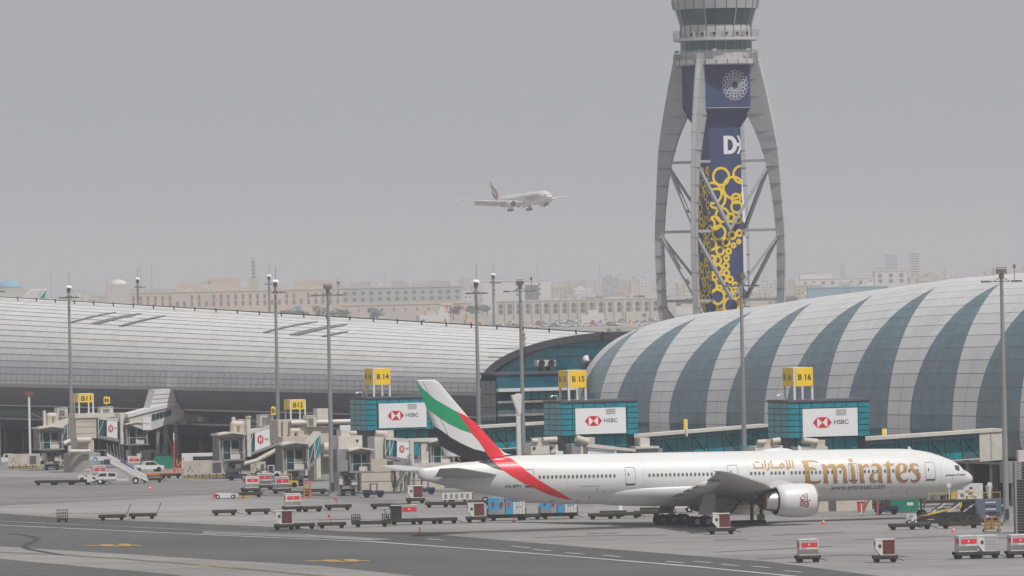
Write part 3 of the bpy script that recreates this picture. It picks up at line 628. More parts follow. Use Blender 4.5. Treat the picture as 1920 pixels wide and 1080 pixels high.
def build_near():
    B = empty('concourse_hall', (0, 0, 0), label='rounded airport hall clad in alternating white and blue glass bands behind the nose', cat='terminal')
    B.location = O; B.rotation_euler = (0, 0, PHI)
    NA = 17; angs = [R(90)*i/NA for i in range(-5, NA+1)]; angs = [a if a >= 0 else a*1.0 for a in angs]
    ts = [-90+ (T_END+90)*i/60 for i in range(61)]
    # dark backing shell, far side and end wall
    rings = []
    for t in ts:
        ring = [near_pt(t, a, -.02) for a in [R(-28)]+angs[1:]]
        far = [Vector((2*WR-p.x, p.y, p.z)) for p in reversed(ring[:-1])]
        rings.append(ring+far)
    MB().loft(rings, closed=False, capa=False, capb=False).build('shell', M_JOINT, B)
    e = rings[-1]; MB().add(e, [tuple(range(len(e)))]).build('end_wall', M_TEALD, B)
    # cladding
    cells = []
    k0 = -13
    for k in range(k0, 3):
        c = TC0 - (-k)*0 + k*MOD
    cs_ = [TC0+MOD*j for j in range(-13, 2)]
    for j, c in enumerate(cs_):
        # white field between wedge j and wedge j+1
        nxt = c+MOD
        for i, a0 in enumerate(angs[:-1]):
            a1 = angs[i+1]
            L0, L1 = c+wedge_half(a0), c+wedge_half(a1); R0, R1 = nxt-wedge_half(a0), nxt-wedge_half(a1)
            if L0 > T_END: continue
            R0, R1 = min(R0, T_END), min(R1, T_END); L1 = min(L1, T_END)
            mid = (c+nxt)/2
            n = 1 if (R0-L0) < 10.5 else 2
            cuts = [0, .5, 1] if n == 1 else [0, .25, .5, .75, 1]
            for u, v in zip(cuts[:-1], cuts[1:]):
                t0, t1 = L0+(R0-L0)*u, L0+(R0-L0)*v; b0, b1 = L1+(R1-L1)*u, L1+(R1-L1)*v
                if t1 < -88 or t1-t0 < .3: continue
                p = near_pt((t0+t1)/2, a0); q = near_pt((t0+t1)/2, a1)
                Y = 1042+(t0+t1)/2*.93; area = (t1-t0)*abs(q.z-p.z)/Y/Y
                cells.append((area if (t0+t1)/2 > -32 else 0, t0, t1, b1, b0, a0, a1))
    cells.sort(key=lambda r: -r[0])
    rs = MB(); r2 = random.Random(3)
    for n, (ar, t0, t1, b1, b0, a0, a1) in enumerate(cells):
        k = 0 if r2.random() < .6 else 1
        if n < 296:
            m = MB(); quad_panel(m, near_pt, t0, t1, b1, b0, a0, a1, .07); m.build('panel', M_WPAN[k], B)
        else: quad_panel(rs, near_pt, t0, t1, b1, b0, a0, a1, .07, k=k)
    tag(rs.build('roof_panels', M_WPAN, B), kind='stuff')
    for c in cs_:
        if c < -95 or c-6 > T_END: continue
        m = MB()
        for i, a0 in enumerate(angs[:-1]):
            a1 = angs[i+1]; h0, h1 = wedge_half(a0), wedge_half(a1)
            if h0 < .15: continue
            for q in range(4):
                u, v = q/4*2-1, (q+1)/4*2-1
                quad_panel(m, near_pt, c+h0*u, c+h0*v, c+h1*v, c+h1*u, a0, a1, .04, gap=.02, gv=.02)
        m.build('window_band', M_TEAL, B)
    # ground storey: dark recessed glazing with piers and a pale ledge
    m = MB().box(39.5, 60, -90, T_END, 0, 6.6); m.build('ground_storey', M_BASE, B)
    m = MB().box(35.5, 39.6, -90, T_END, 5.0, 5.35); m.build('ledge', M_CONC, B)
    for i in range(26):
        t = -88+i*7.6; MB().box(36.3, 37.1, t, t+.9, 0, 5.0).build('column', M_CONC, B)
    m = MB()
    for i in range(150):
        t = -88+i*1.45; m.box(39.35, 39.5, t, t+.12, 0, 5.0)
    tag(m.build('mullions', M_MULL, B), kind='stuff')
build_near()

# --- far hall ----------------------------------------------------
T_ARCH = PW(905, 722, WE).y; T_AR2 = FRD[0][0]
def far_pt(t, th, off=0.0):
    zt = interp(FRD, t); zc = 14.0; wr = WR+2; a, h = wr-WE, zt-zc
    c, s_ = math.cos(th), math.sin(th)
    if th >= 0: w, z = wr-a*c, zc+h*s_
    else: w, z = WE+3.2*(1-c), zc+5.2*s_
    n = Vector((-c*(h if th >= 0 else 5.2), 0, s_*(a if th >= 0 else 3.2))).normalized()
    return Vector((w, t, z))+n*off
def arch_t(th): return T_ARCH + (T_AR2-T_ARCH)*(1-math.cos(max(0, th)))
def surf_find(px, py, pf=far_pt):
    best = None
    for i in range(90):
        th = R(i)
        # t where this meridian passes under the pixel column
        lo, hi = T_ARCH-30, 700
        for _ in range(26):
            mi = (lo+hi)/2; p = pf(mi, th); q = unpier(*p)
            dx = (q.x/q.y)*FOC; dz = (CAM_H-q.z)/q.y*FOC-DROP
            X_ = 960+dx*cs+dz*sn
            if X_ > px: lo = mi
            else: hi = mi
        Y_ = 540-dx*sn+dz*cs
        if best is None or abs(Y_-py) < best[0]: best = (abs(Y_-py), mi, th)
    return best[1], best[2]
def build_far():
    B = empty('terminal_hall', O, PHI, 'long low airport hall with silver panelled vaulted roof, left of the glass link', 'terminal')
    TE_ = FRD[-1][0]
    NA = 18; angs = [R(90)*i/NA for i in range(0, NA+1)]; pang = [R(-7)]+angs
    ts = [T_ARCH+(TE_-T_ARCH)*i/50 for i in range(51)]
    rings = []
    for t in ts:
        f = 1-(t-T_ARCH)/60 if t < T_ARCH+60 else 0
        ring = [far_pt(t + (arch_t(a)-T_ARCH)*max(0, f), a, -.02) for a in [R(-85), R(-60), R(-35), R(-15)]+angs]
        far = [Vector((2*(WR+2)-p.x, p.y, p.z)) for p in reversed(ring[:-1])]
        rings.append(ring+far)
    MB().loft(rings, closed=False, capa=False, capb=False).build('shell', mat('joint_grey', (.44, .44, .44), .8), B)
    m = MB(); rings = []
    for t in ts: rings.append([far_pt(t, R(-90+i*9.6), .05) for i in range(9)])
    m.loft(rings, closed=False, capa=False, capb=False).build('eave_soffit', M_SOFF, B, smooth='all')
    for i, th in enumerate((-80, -60, -38)):
        MB().loft([[far_pt(t, R(th), .1), far_pt(t, R(th+3.2), .1), far_pt(t, R(th+3.2), .2), far_pt(t, R(th), .2)] for t in ts]).build('eave_rail', M_WHT if i == 1 else M_JOINT, B)
    pitch = 3.35; cells = []
    for i in range(NA+1):
        a0, a1 = pang[i], pang[i+1]; t = T_ARCH-60
        while t < TE_-4:
            t0, t1 = t, t+pitch; lo0, lo1 = arch_t(a0), arch_t(a1)
            if t1 > lo0+.4 or t1 > lo1+.4:
                x00, x01 = max(t0, lo0), max(t0, lo1)
                x10, x11 = max(t1, x00+.1), max(t1, x01+.1)
                p, q = far_pt(t0, a0), far_pt(t0, a1); Y = 1042+t*.93
                ar = pitch*abs(q.z-p.z)/Y/Y if t < 300 else 0
                cells.append((ar, x00, x10, x11, x01, a0, a1))
            t += pitch
    cells.sort(key=lambda r: -r[0]); r2 = random.Random(5); rs = MB()
    for n, (ar, t0, t1, b1, b0, a0, a1) in enumerate(cells):
        k = r2.choice((0, 0, 0, 1, 1, 2))
        if n < 280:
            m = MB(); quad_panel(m, far_pt, t0, t1, b1, b0, a0, a1, .07, gap=.12, gv=.16); m.build('panel', M_SILV[k], B)
        else: quad_panel(rs, far_pt, t0, t1, b1, b0, a0, a1, .07, gap=.12, gv=.16, k=k)
    tag(rs.build('roof_panels', M_SILV, B), kind='stuff')
    # dark skylight strips on the crown of the roof
    M_SKYL = mat('skylight_grey', (.20, .20, .20), .5, .1, .1, .5)
    for (p0, q0, p1, q1, wd) in ((133, 606, 217, 587, 1.9), (178, 609, 262, 589.5, 4.6), (228, 612, 310, 593, 2.6), (497, 625, 595, 605, 2.2), (552, 629, 648, 609.5, 5.2), (607, 632, 652, 622.5, 2.6)):
        ta, a = surf_find(p0, q0); tb, b = surf_find(p1, q1)
        rings = []
        for i in range(13):
            th = a+(b-a)*i/12; tc = ta+(tb-ta)*i/12; hw = wd/2*(1 if i < 11 else .5)
            rings.append([far_pt(tc-hw, th, .1), far_pt(tc+hw, th, .1), far_pt(tc+hw, th, .2), far_pt(tc-hw, th, .2)])
        MB().loft(rings).build('skylight', M_SKYL, B)
    # walkway rail on the ridge
    m = MB()
    pts = [far_pt(t, R(78), .55) for t in [FRD[0][0]+(TE_-FRD[0][0])*i/40 for i in range(41)]]
    for p, q in zip(pts[:-1], pts[1:]): m.bar(p, q, .16)
    m.build('ridge_rail', M_DARK, B)
    for i in range(36):
        t = FRD[0][0]+2+(TE_-FRD[0][0]-4)*i/35; MB().bar(far_pt(t, R(78), .0), far_pt(t, R(78), .75), .18).build('rail_post', M_DARK, B)
    # arched edge trim
    m = MB(); pr = [Vector((0, arch_t(R(a)), 0)) for a in range(0, 91, 5)]
    for a in range(0, 90, 4):
        p, q = far_pt(arch_t(R(a))-.2, R(a), .0), far_pt(arch_t(R(a+4))-.2, R(a+4), .0); m.bar(p, q, 1.3, 1.1)
    m.build('arch_trim', M_SOFF, B)
    # arched glass end wall, with mullions proud of it
    T = T_ARCH+1.5
    pts = [far_pt(arch_t(R(a)), R(a), -.4) for a in range(0, 91, 5)]
    ring = [(p.x, arch_t(R(a))+.35, p.z) for a, p in zip(range(0, 91, 5), pts)]
    ring = [(WE+.4, T_ARCH+.35, 0)] + ring + [(WR+2, T_AR2+.35, 0)]
    MB().add(ring, [tuple(range(len(ring)))]).build('end_glazing', glass('arch_glass', (.02, .33, .42), .1), B)
    m = MB()
    for zz in (13.5, 15.2, 16.9, 18.6, 20.0):
        m.bar((WE+1, T_ARCH+.2, zz), (WR+1, T_AR2+.2, zz), .1)
    for k in range(9):
        f = k/8; w = WE+1.5+f*17; m.bar((w, T_ARCH+(T_AR2-T_ARCH)*f+.2, 9), (w, T_ARCH+(T_AR2-T_ARCH)*f+.2, far_pt(0+T_ARCH, math.acos(max(-1, min(1, (WR+2-w)/(WR+2-WE))))).z-.4), .1)
    m.build('glazing_bar', M_SOFF, B)
    # recessed glazing strip, ledge and dark lower wall
    ZL = PW(100, 787, 36.6).z
    m = MB().box(38.6, 41, T_ARCH, TE_, ZL, 10.2); m.build('strip_window', M_TEALD, B)
    m = MB()
    for i in range(120):
        t = T_ARCH+1+i*3.2; m.box(38.5, 38.6, t, t+.1, ZL+.1, 9.6)
    r3 = random.Random(8)
    for i in range(26):
        t = T_ARCH+4+i*12.5; L_ = r3.uniform(3, 8); zb = r3.choice((ZL+.3, ZL+1.3, ZL+2.0))
        MB().box(38.42, 38.56, t, t+L_, zb, zb+r3.uniform(.3, .9)).build('glass_panel', r3.choice((M_TEAL, M_TEALD, glass('dim_teal', (.03, .15, .17), .2))), B)
    MB().box(36.6, 41, T_ARCH-2, TE_, ZL-.2, ZL+.1).build('ledge', M_CONC, B)
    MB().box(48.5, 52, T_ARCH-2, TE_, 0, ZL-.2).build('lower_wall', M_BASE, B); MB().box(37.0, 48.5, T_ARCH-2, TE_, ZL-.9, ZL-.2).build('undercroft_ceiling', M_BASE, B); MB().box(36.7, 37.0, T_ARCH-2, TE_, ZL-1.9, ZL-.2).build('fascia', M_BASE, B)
    for i in range(30):
        t = T_ARCH+3+i*11; MB().box(38.2, 38.9, t, t+.7, 0, ZL-.9).build('column', mat('undercroft_column', (.10, .10, .11), .8), B)
    MB().box(52, 66, T_ARCH-1, TE_, 0, 10.0).build('core', M_BASE, B)
build_far()

def build_link():
    T = T_ARCH-13.0
    zt = PT(1000, 698.5, T).z; wl = PT(931, 740, T).x; wr_ = 64.0
    TS = PW(903, 740, wl).y
    B = empty('glass_link', O, PHI, 'low blue glass link building between the silver roof and the banded hall', 'terminal')
    MB().box(wl, wr_, T, TS, 0, zt-.25).build('block', M_BASE, B)
    MB().box(wl-.3, wr_, T-.35, max(TS, T+6), zt-.25, zt+.1).build('roof_edge', M_SOFF, B)
    zz = lambda y, x=1000: PT(x, y, T).z
    MB().box(wl+.02, wr_, T-.12, T-.002, zz(727), zt-.3).build('blue_glazing', glass('link_glass_blue', (.015, .10, .145), .12), B)
    MB().box(wl, wr_, T-1.1, T-.002, zz(733), zz(727)).build('canopy', M_WHT, B)
    m = MB()
    for i in range(22):
        w = wl+9.3/22*0+.9*i; 
    wk = PT(968, 740, T).x
    for i in range(18):
        MB().box(wk+i*1.22, wk+i*1.22+1.1, T-.1, T-.002, zz(748.5), zz(733.5)).build('pane', glass('lit_pane', (.10, .33, .38), .15), B)
    MB().box(wl, wk-.1, T-.1, T-.003, zz(752), zz(733.5)).build('dark_pane', M_TEALD, B)
    for y0 in (750.5, 775): MB().box(wl, wr_, T-.7, T-.002, zz(y0+4), zz(y0)).build('canopy', M_CONC, B)
    for y0, y1 in ((755, 774.5), (779.5, 796)):
        for i in range(22): MB().box(wl+.1+i*1.35, wl+.1+i*1.35+1.27, T-.1, T-.002, zz(y1), zz(y0)).build('pane', glass('grey_pane', (.13, .16, .19), .2) if i > 3 else M_TEAL, B)
    MB().box(wl, wr_, T-.08, T-.002, 4.5, zz(796.5)).build('lower_glazing', M_TEALD, B)
    # side face toward the apron
    ts = [T+.1+i*2.1 for i in range(int((TS-T)/2.1))]
    for t in ts:
        for j in range(6): MB().box(wl-.1, wl-.004, t, t+2.0, 3+j*2.05, 3+j*2.05+1.95).build('pane', glass('side_glass', (.006, .06, .08), .1) if j not in (1, 2) else M_TEALD, B)
    # plant on the roof
    q = PT(1022, 697, T+3)
    V = empty('rooftop_fan', unpier(q.x, T+3, zt+.1), PHI, 'grey twin fan unit on the roof of the glass link', 'fan unit')
    MB().cyl((-.7, 0, 0), (-.7, 0, .9), .3).cyl((.5, 0, 0), (.5, 0, .9), .3).build('stand', M_DARK, V)
    MB().box(-1.5, 1.5, -.6, .6, .8, 1.7).build('housing', M_CREAM2, V)
    MB().lathe([(.5, 0), (.5, .3)], (-.8, -.85, 1.25), 'y', 14).lathe([(.5, 0), (.5, .3)], (.8, -.85, 1.25), 'y', 14).build('fan', M_DARK, V)
    q = PT(1101, 697, T+2)
    V = empty('satellite_dish', unpier(q.x, T+2, zt+.1), PHI, 'pale satellite dish tilted on the roof edge above the B 15 sign', 'satellite dish')
    MB().cyl((0, 0, 0), (0, 0, 1.1), .12).bar((0, 0, 1.1), (-.9, -.3, .3), .1).build('stand', M_DARK, V)
    rg = [[(.02*math.cos(2*math.pi*k/18), .3, 1.5+.02*math.sin(2*math.pi*k/18)) for k in range(18)], [(.45*math.cos(2*math.pi*k/18), .22, 1.5+.45*math.sin(2*math.pi*k/18)) for k in range(18)], [(.8*math.cos(2*math.pi*k/18), 0, 1.5+.8*math.sin(2*math.pi*k/18)) for k in range(18)]]
    for i in range(0):
        r = 1.15*i/5+.01; x = .35*(i/5)**2
        rg.append([(.35-x*1.0-.0, 0, 0)]*0+[(.0+x*1.2*.8-r*math.cos(a)*.35, -x*.9, 1.5+r*math.sin(a)*1.0+r*math.cos(a)*.1) if False else (r*math.cos(a)*.8, -x+r*math.cos(a)*.45, 1.3+r*math.sin(a)+.1) for a in [2*math.pi*k/18 for k in range(18)]])
    MB().loft(rg).build('reflector', M_WHT, V, smooth='all')
    q = PT(984, 640, T+1)
    V = empty('radio_mast', unpier(PT(983, 690, T+1).x, T+1, zt+.1), PHI, 'thin lattice radio mast beside the tall lamp post on the glass link', 'radio mast')
    h = q.z-zt+1.2
    m = MB()
    for dx, dy in ((-.25, -.15), (.25, -.15), (0, .3)): m.bar((dx, dy, 0), (dx*.5, dy*.5, h), .08)
    for i in range(8): z = h*i/8; m.bar((-.25, -.15, z), (.25, -.15, z+h/8), .05)
    m.build('lattice', M_DARK, V); MB().bar((0, 0, h), (0, 0, h+1.6), .05).bar((-.5, 0, h*.85), (.6, 0, h*.85), .06).bar((-.4, 0, h*.5), (.8, 0, h*.5), .06).build('aerials', M_DARK, V)
    MB().bar((.1, 0, h*.45), (3.6, 0, 0), .05).build('stay', M_SOFF, V)
build_link()
# ================================================================== gate houses, their signs and corridors
def logo_faces(cx, cz, w, h):
    """red hexagon of triangles"""
    hw, hh = w/2, h/2; q = w*.27
    return [[(cx-hw, cz), (cx-q, cz+hh), (cx-q, cz-hh)], [(cx+hw, cz), (cx+q, cz-hh), (cx+q, cz+hh)],
            [(cx-q, cz+hh), (cx+q, cz+hh), (cx, cz)], [(cx-q, cz-hh), (cx, cz), (cx+q, cz-hh)]]
def flat(name, polys, mt, parent, y, org=(0, 0)):
    m = MB()
    for p in polys: m.add([(x, y, z) for x, z in p], [tuple(range(len(p)))])
    return m.build(name, mt, parent)
def banner(parent, x0, x1, z0, z1, y, arabic=True):
    """white bank banner on the face y, with hexagon and lettering"""
    b = MB().box(x0, x1, y-.1, y, z0, z1).build('banner', M_SIGNW, parent)
    W, H = x1-x0, z1-z0
    flat('logo', logo_faces(x0+W*.355, z0+H*.5, W*.345, H*.38), M_LOGO, b, y-.112)
    flat('lettering', text_polys('HSBC', x0+W*.565, z0+H*.43, W*.27, H*.155, bold=.012), M_TXT, b, y-.112)
    if arabic:
        m = MB(); r = random.Random(int(x0*10)+3)
        for j in range(3):
            for i in range(9): m.box(x0+W*(.61+i*.021), x0+W*(.61+i*.021+.013), y-.112, y-.1, z0+H*(.965-.075*(j+1)), z0+H*(.965-.075*j-.02*r.random()))
        m.build('small_print', mat('grey_print', (.25, .25, .27), .6), b)
    return b
def gate_sign(text, wpos, t, zbase, pxw, label, boards=True):
    """yellow gate sign: two boards at right angles on four white posts"""
    S_ = empty('gate_sign', unpier(wpos, t, zbase), PHI, label, 'gate sign', 'yellow gate signs over the gates')
    W, Hb, Hp = 2.45, 2.35, 1.75
    for x, y in ((0, 0), (W, 0), (0, 3.2), (W, 3.2)): MB().box(x-.13, x+.13, y-.13, y+.13, 0, Hp+Hb*(1.0)).build('post', M_WHT, S_)
    b = MB().box(.14, W+.1, -.2, -.14, Hp, Hp+Hb).build('sign_board', M_YEL, S_)
    flat('lettering', text_polys(text, .14+.32, Hp+Hb*.33, W-.62, Hb*.34, bold=.025), M_TXT, b, -.212)
    b = MB().box(-.2, -.14, -.14+.15, 3.2+.1, Hp, Hp+Hb).build('sign_board', M_YEL, S_)
    m = MB()
    for p in text_polys(text, -3.0, Hp+Hb*.33, 2.6, Hb*.34, bold=.025): m.add([(-.212, -x, z) for x, z in p], [tuple(range(len(p)))])
    m.build('lettering', M_TXT, b)
    MB().box(-.05, W+.1, -.13, 3.3, Hp+Hb*.96, Hp+Hb+.04).build('top_frame', M_WHT, S_)
    return S_
def gate_house(px_c, px_l, px_r, y_top, y_low, ban, text, who, full=True):
    t = PW(px_c, 800, 0).y
    zt = PT(px_c, y_top, t).z; zl = PT(px_c, y_low, t).z
    wr = PT(px_r, 790, t).x; L = PW(px_l, 800, 0).y-t; L = max(6.5, min(L, 12)); wb = wr
    Bd = empty('gate_house', unpier(0, t), PHI, who, 'gate building', 'glass gate houses along the pier')
    MB().box(.06, wr-.06, .06, L, zl, zt-.3).build('core', M_MULL, Bd)
    MB().box(-.12, wr+.12, -.15, L+.1, zt-.3, zt).build('roof_edge', M_SOFF, Bd)
    rows = 6; H = (zt-.35-zl)/rows; cw = 1.62; n = max(1, int(round(wr/cw))); cw = wr/n
    bx0, bx1 = PT(ban[0], 790, t).x, PT(ban[2], 790, t).x; bz1, bz0 = PT(ban[0], ban[1], t).z, PT(ban[0], ban[3], t).z
    for j in range(rows):
        z0 = zl+j*H
        for i in range(n):
            x0, x1 = i*cw, (i+1)*cw
            if x0 > bx0-.3 and x1 < bx1+.3 and z0 > bz0-.2 and z0+H < bz1+.2: continue
            MB().box(x0+.06, x1-.06, 0, .05, z0+.06, z0+H-.06).build('pane', M_TEALN, Bd)
        ns = 3; lw = L/ns
        for i in range(ns): MB().box(0, .05, i*lw+.07, (i+1)*lw-.05, z0+.06, z0+H-.06).build('pane', M_TEALN, Bd)
    # lower storeys
    zc = max(4.0, zl-3.3)
    MB().box(1.3, wr-.3, .9, L, zc, zl).build('lower_core', M_MULL, Bd)
    for i in range(int((wr-1.8)/1.7)):
        for j in range(2):
            z0 = zc+j*(zl-zc)/2; MB().box(1.5+i*1.7, 1.5+i*1.7+1.55, .82, .9, z0+.08, z0+(zl-zc)/2-.08).build('pane', M_TEALN if j else M_TEAL, Bd)
    m = MB().box(-.5, wr+.6, 1.2, L+3, 0, zc)
    base = m.build('base_wall', M_CREAM, Bd)
    for j in range(2): MB().box(-.52, wr+.62, 1.17, 1.2, 1.35+j*1.35, 1.42+j*1.35).build('joint', M_SOFF, Bd)
    MB().box(wr*.52, wr*.52+1.0, 1.12, 1.16, 0, 2.2).build('door', M_SOFF, Bd)
    MB().box(wr*.75, wr*.75+.8, 1.12, 1.16, 1.6, 2.6).build('vent', M_DARK, Bd)
    # round stair tower in concrete
    MB().lathe([(2.1, 0), (2.1, zc), (2.0, zc+.05)], (-1.8, 4.0, 0), 'z', 28).build('stair_tower', M_CONC, Bd, smooth=True)
    banner(Bd, bx0, bx1, bz0, bz1, -.02)
    # lamp arm on the corner
    MB().cyl((-.3, .3, zt), (-.6, .1, zt+.75), .05).cyl((-.6, .1, zt+.75), (-1.3, -.2, zt+.7), .05).cyl((-1.3, -.2, zt+.72), (-1.6, -.3, zt+.55), .13).build('lamp_arm', M_WHT, Bd)
    return t, wr, zt, zl, L
N16 = gate_house(1478, 1440, 1631, 750.5, 822, (1504.5, 767, 1607.5, 819.5), 'B 16', 'blue glass gate house under the B 16 sign, right of the lamp post')
N15 = gate_house(1053, 1020, 1196.5, 751.5, 818, (1078.5, 766, 1173, 814.5), 'B 15', 'blue glass gate house under the B 15 sign, behind the middle of the airliner')
N14 = gate_house(687, 657, 829, 744.5, 808, (710, 757, 799.5, 803), 'B 14', 'blue glass gate house under the B 14 sign, behind the tail fin')
for (t, wr, zt, zl, L), pxs, tx in ((N16, 1489.5, 'B 16'), (N15, 1066.5, 'B 15'), (N14, 701, 'B 14')):
    w = PT(pxs, 740, t+.6).x; gate_sign(tx, w, t+.6, zt, 0, {'B 16': 'yellow sign reading B 16 on the gate house behind the gold lettering', 'B 15': 'yellow sign reading B 15 where the banded hall begins', 'B 14': 'yellow sign reading B 14 just left of the tail fin'}[tx])
def corridor(t, w0, w1, z0a, z1a, z0b, z1b, wid, label, endpanel=False):
    C = empty('link_corridor', unpier(w0, t), PHI, label, 'corridor', 'glazed corridors from gate houses to the halls')
    W = w1-w0; f = lambda x: (z0a+(z0b-z0a)*x/W, z1a+(z1b-z1a)*x/W)
    glz = W-3.2 if endpanel else W
    def slab(m, xa, xb, ya, yb, la, lb):
        a, b = f(xa), f(xb); m.add([(xa, ya, a[0]+la), (xb, ya, b[0]+la), (xb, yb, b[0]+la), (xa, yb, a[0]+la), (xa, ya, a[0]+lb), (xb, ya, b[0]+lb), (xb, yb, b[0]+lb), (xa, yb, a[0]+lb)],
            [(0, 3, 2, 1), (4, 5, 6, 7), (0, 1, 5, 4), (1, 2, 6, 5), (2, 3, 7, 6), (3, 0, 4, 7)])
    H = z1a-z0a
    m = MB(); slab(m, 0, W, .15, wid-.15, .15, H-.3); m.build('glazed_tube', M_TEALD, C)
    m = MB(); slab(m, 0, W, -.25, wid+.25, H-.35, H+.05); m.build('roof_slab', M_CREAM2, C)
    m = MB(); slab(m, 0, W, -.05, wid+.05, 0, .15); m.build('floor_slab', M_CREAM2, C)
    n = int(glz/2.2); fr = mat('teal_frame', (.01, .12, .12), .4, .2)
    for i in range(n):
        xa, xb = glz*i/n, glz*(i+1)/n
        m = MB(); slab(m, xa+.08, xb-.08, .08, .149, .2, H*.28); m.build('pane', M_TEALN if i % 3 else M_TEAL, C)
        m = MB(); slab(m, xa+.08, xb-.08, .08, .149, H*.75, H-.36); m.build('pane', M_TEAL, C)
        a, b = f(xa)[0], f(xb)[0]
        m = MB().bar((xa, .02, a+.15), (xa, .02, a+H-.35), .13).bar((xa, .02, a+(.2 if i % 2 else H-.4)), (xb, .02, b+(H-.4 if i % 2 else .2)), .1)
        m.build('truss_bar', fr, C)
    if endpanel:
        m = MB(); slab(m, glz, W, -.1, wid+.1, -.3, H-.3); m.build('end_panel', M_CREAM2, C)
        MB().bar((glz+1.6, -.12, f(W)[0]-.2), (glz+1.6, -.12, f(W)[1]-.4), .06).build('joint', M_JOINT, C)
    return C
t, wr, zt, zl, L = N16
tc = t+2.5
za = PT(1633, 826, tc).z; zb = PT(1878, 806, tc).z
corridor(tc, wr, PT(1878, 806, tc).x, za-3.4, za+.35, zb-3.6, zb+.15, 3.0, 'teal glazed corridor with pale roof running right from the B 16 gate house', True)
t, wr, zt, zl, L = N15
tc = t+2.5; za = PT(1198, 820, tc).z; we = PT(1442, 798, tc).x
corridor(tc, wr, min(we, WE+1), za-3.4, za+.3, PT(1438, 797, tc).z-3.6, PT(1438, 797, tc).z+.1, 3.0, 'teal glazed corridor between the B 15 and B 16 gate houses')
t, wr, zt, zl, L = N14
tc = t+2.5; za = PT(880, 802, tc).z
corridor(tc, wr, PT(1030, 791, tc).x, za-3.6, za, PT(1030, 791, tc).z-3.6, PT(1030, 791, tc).z, 3.0, 'teal glazed corridor running from behind the tail fin to the B 15 gate house')
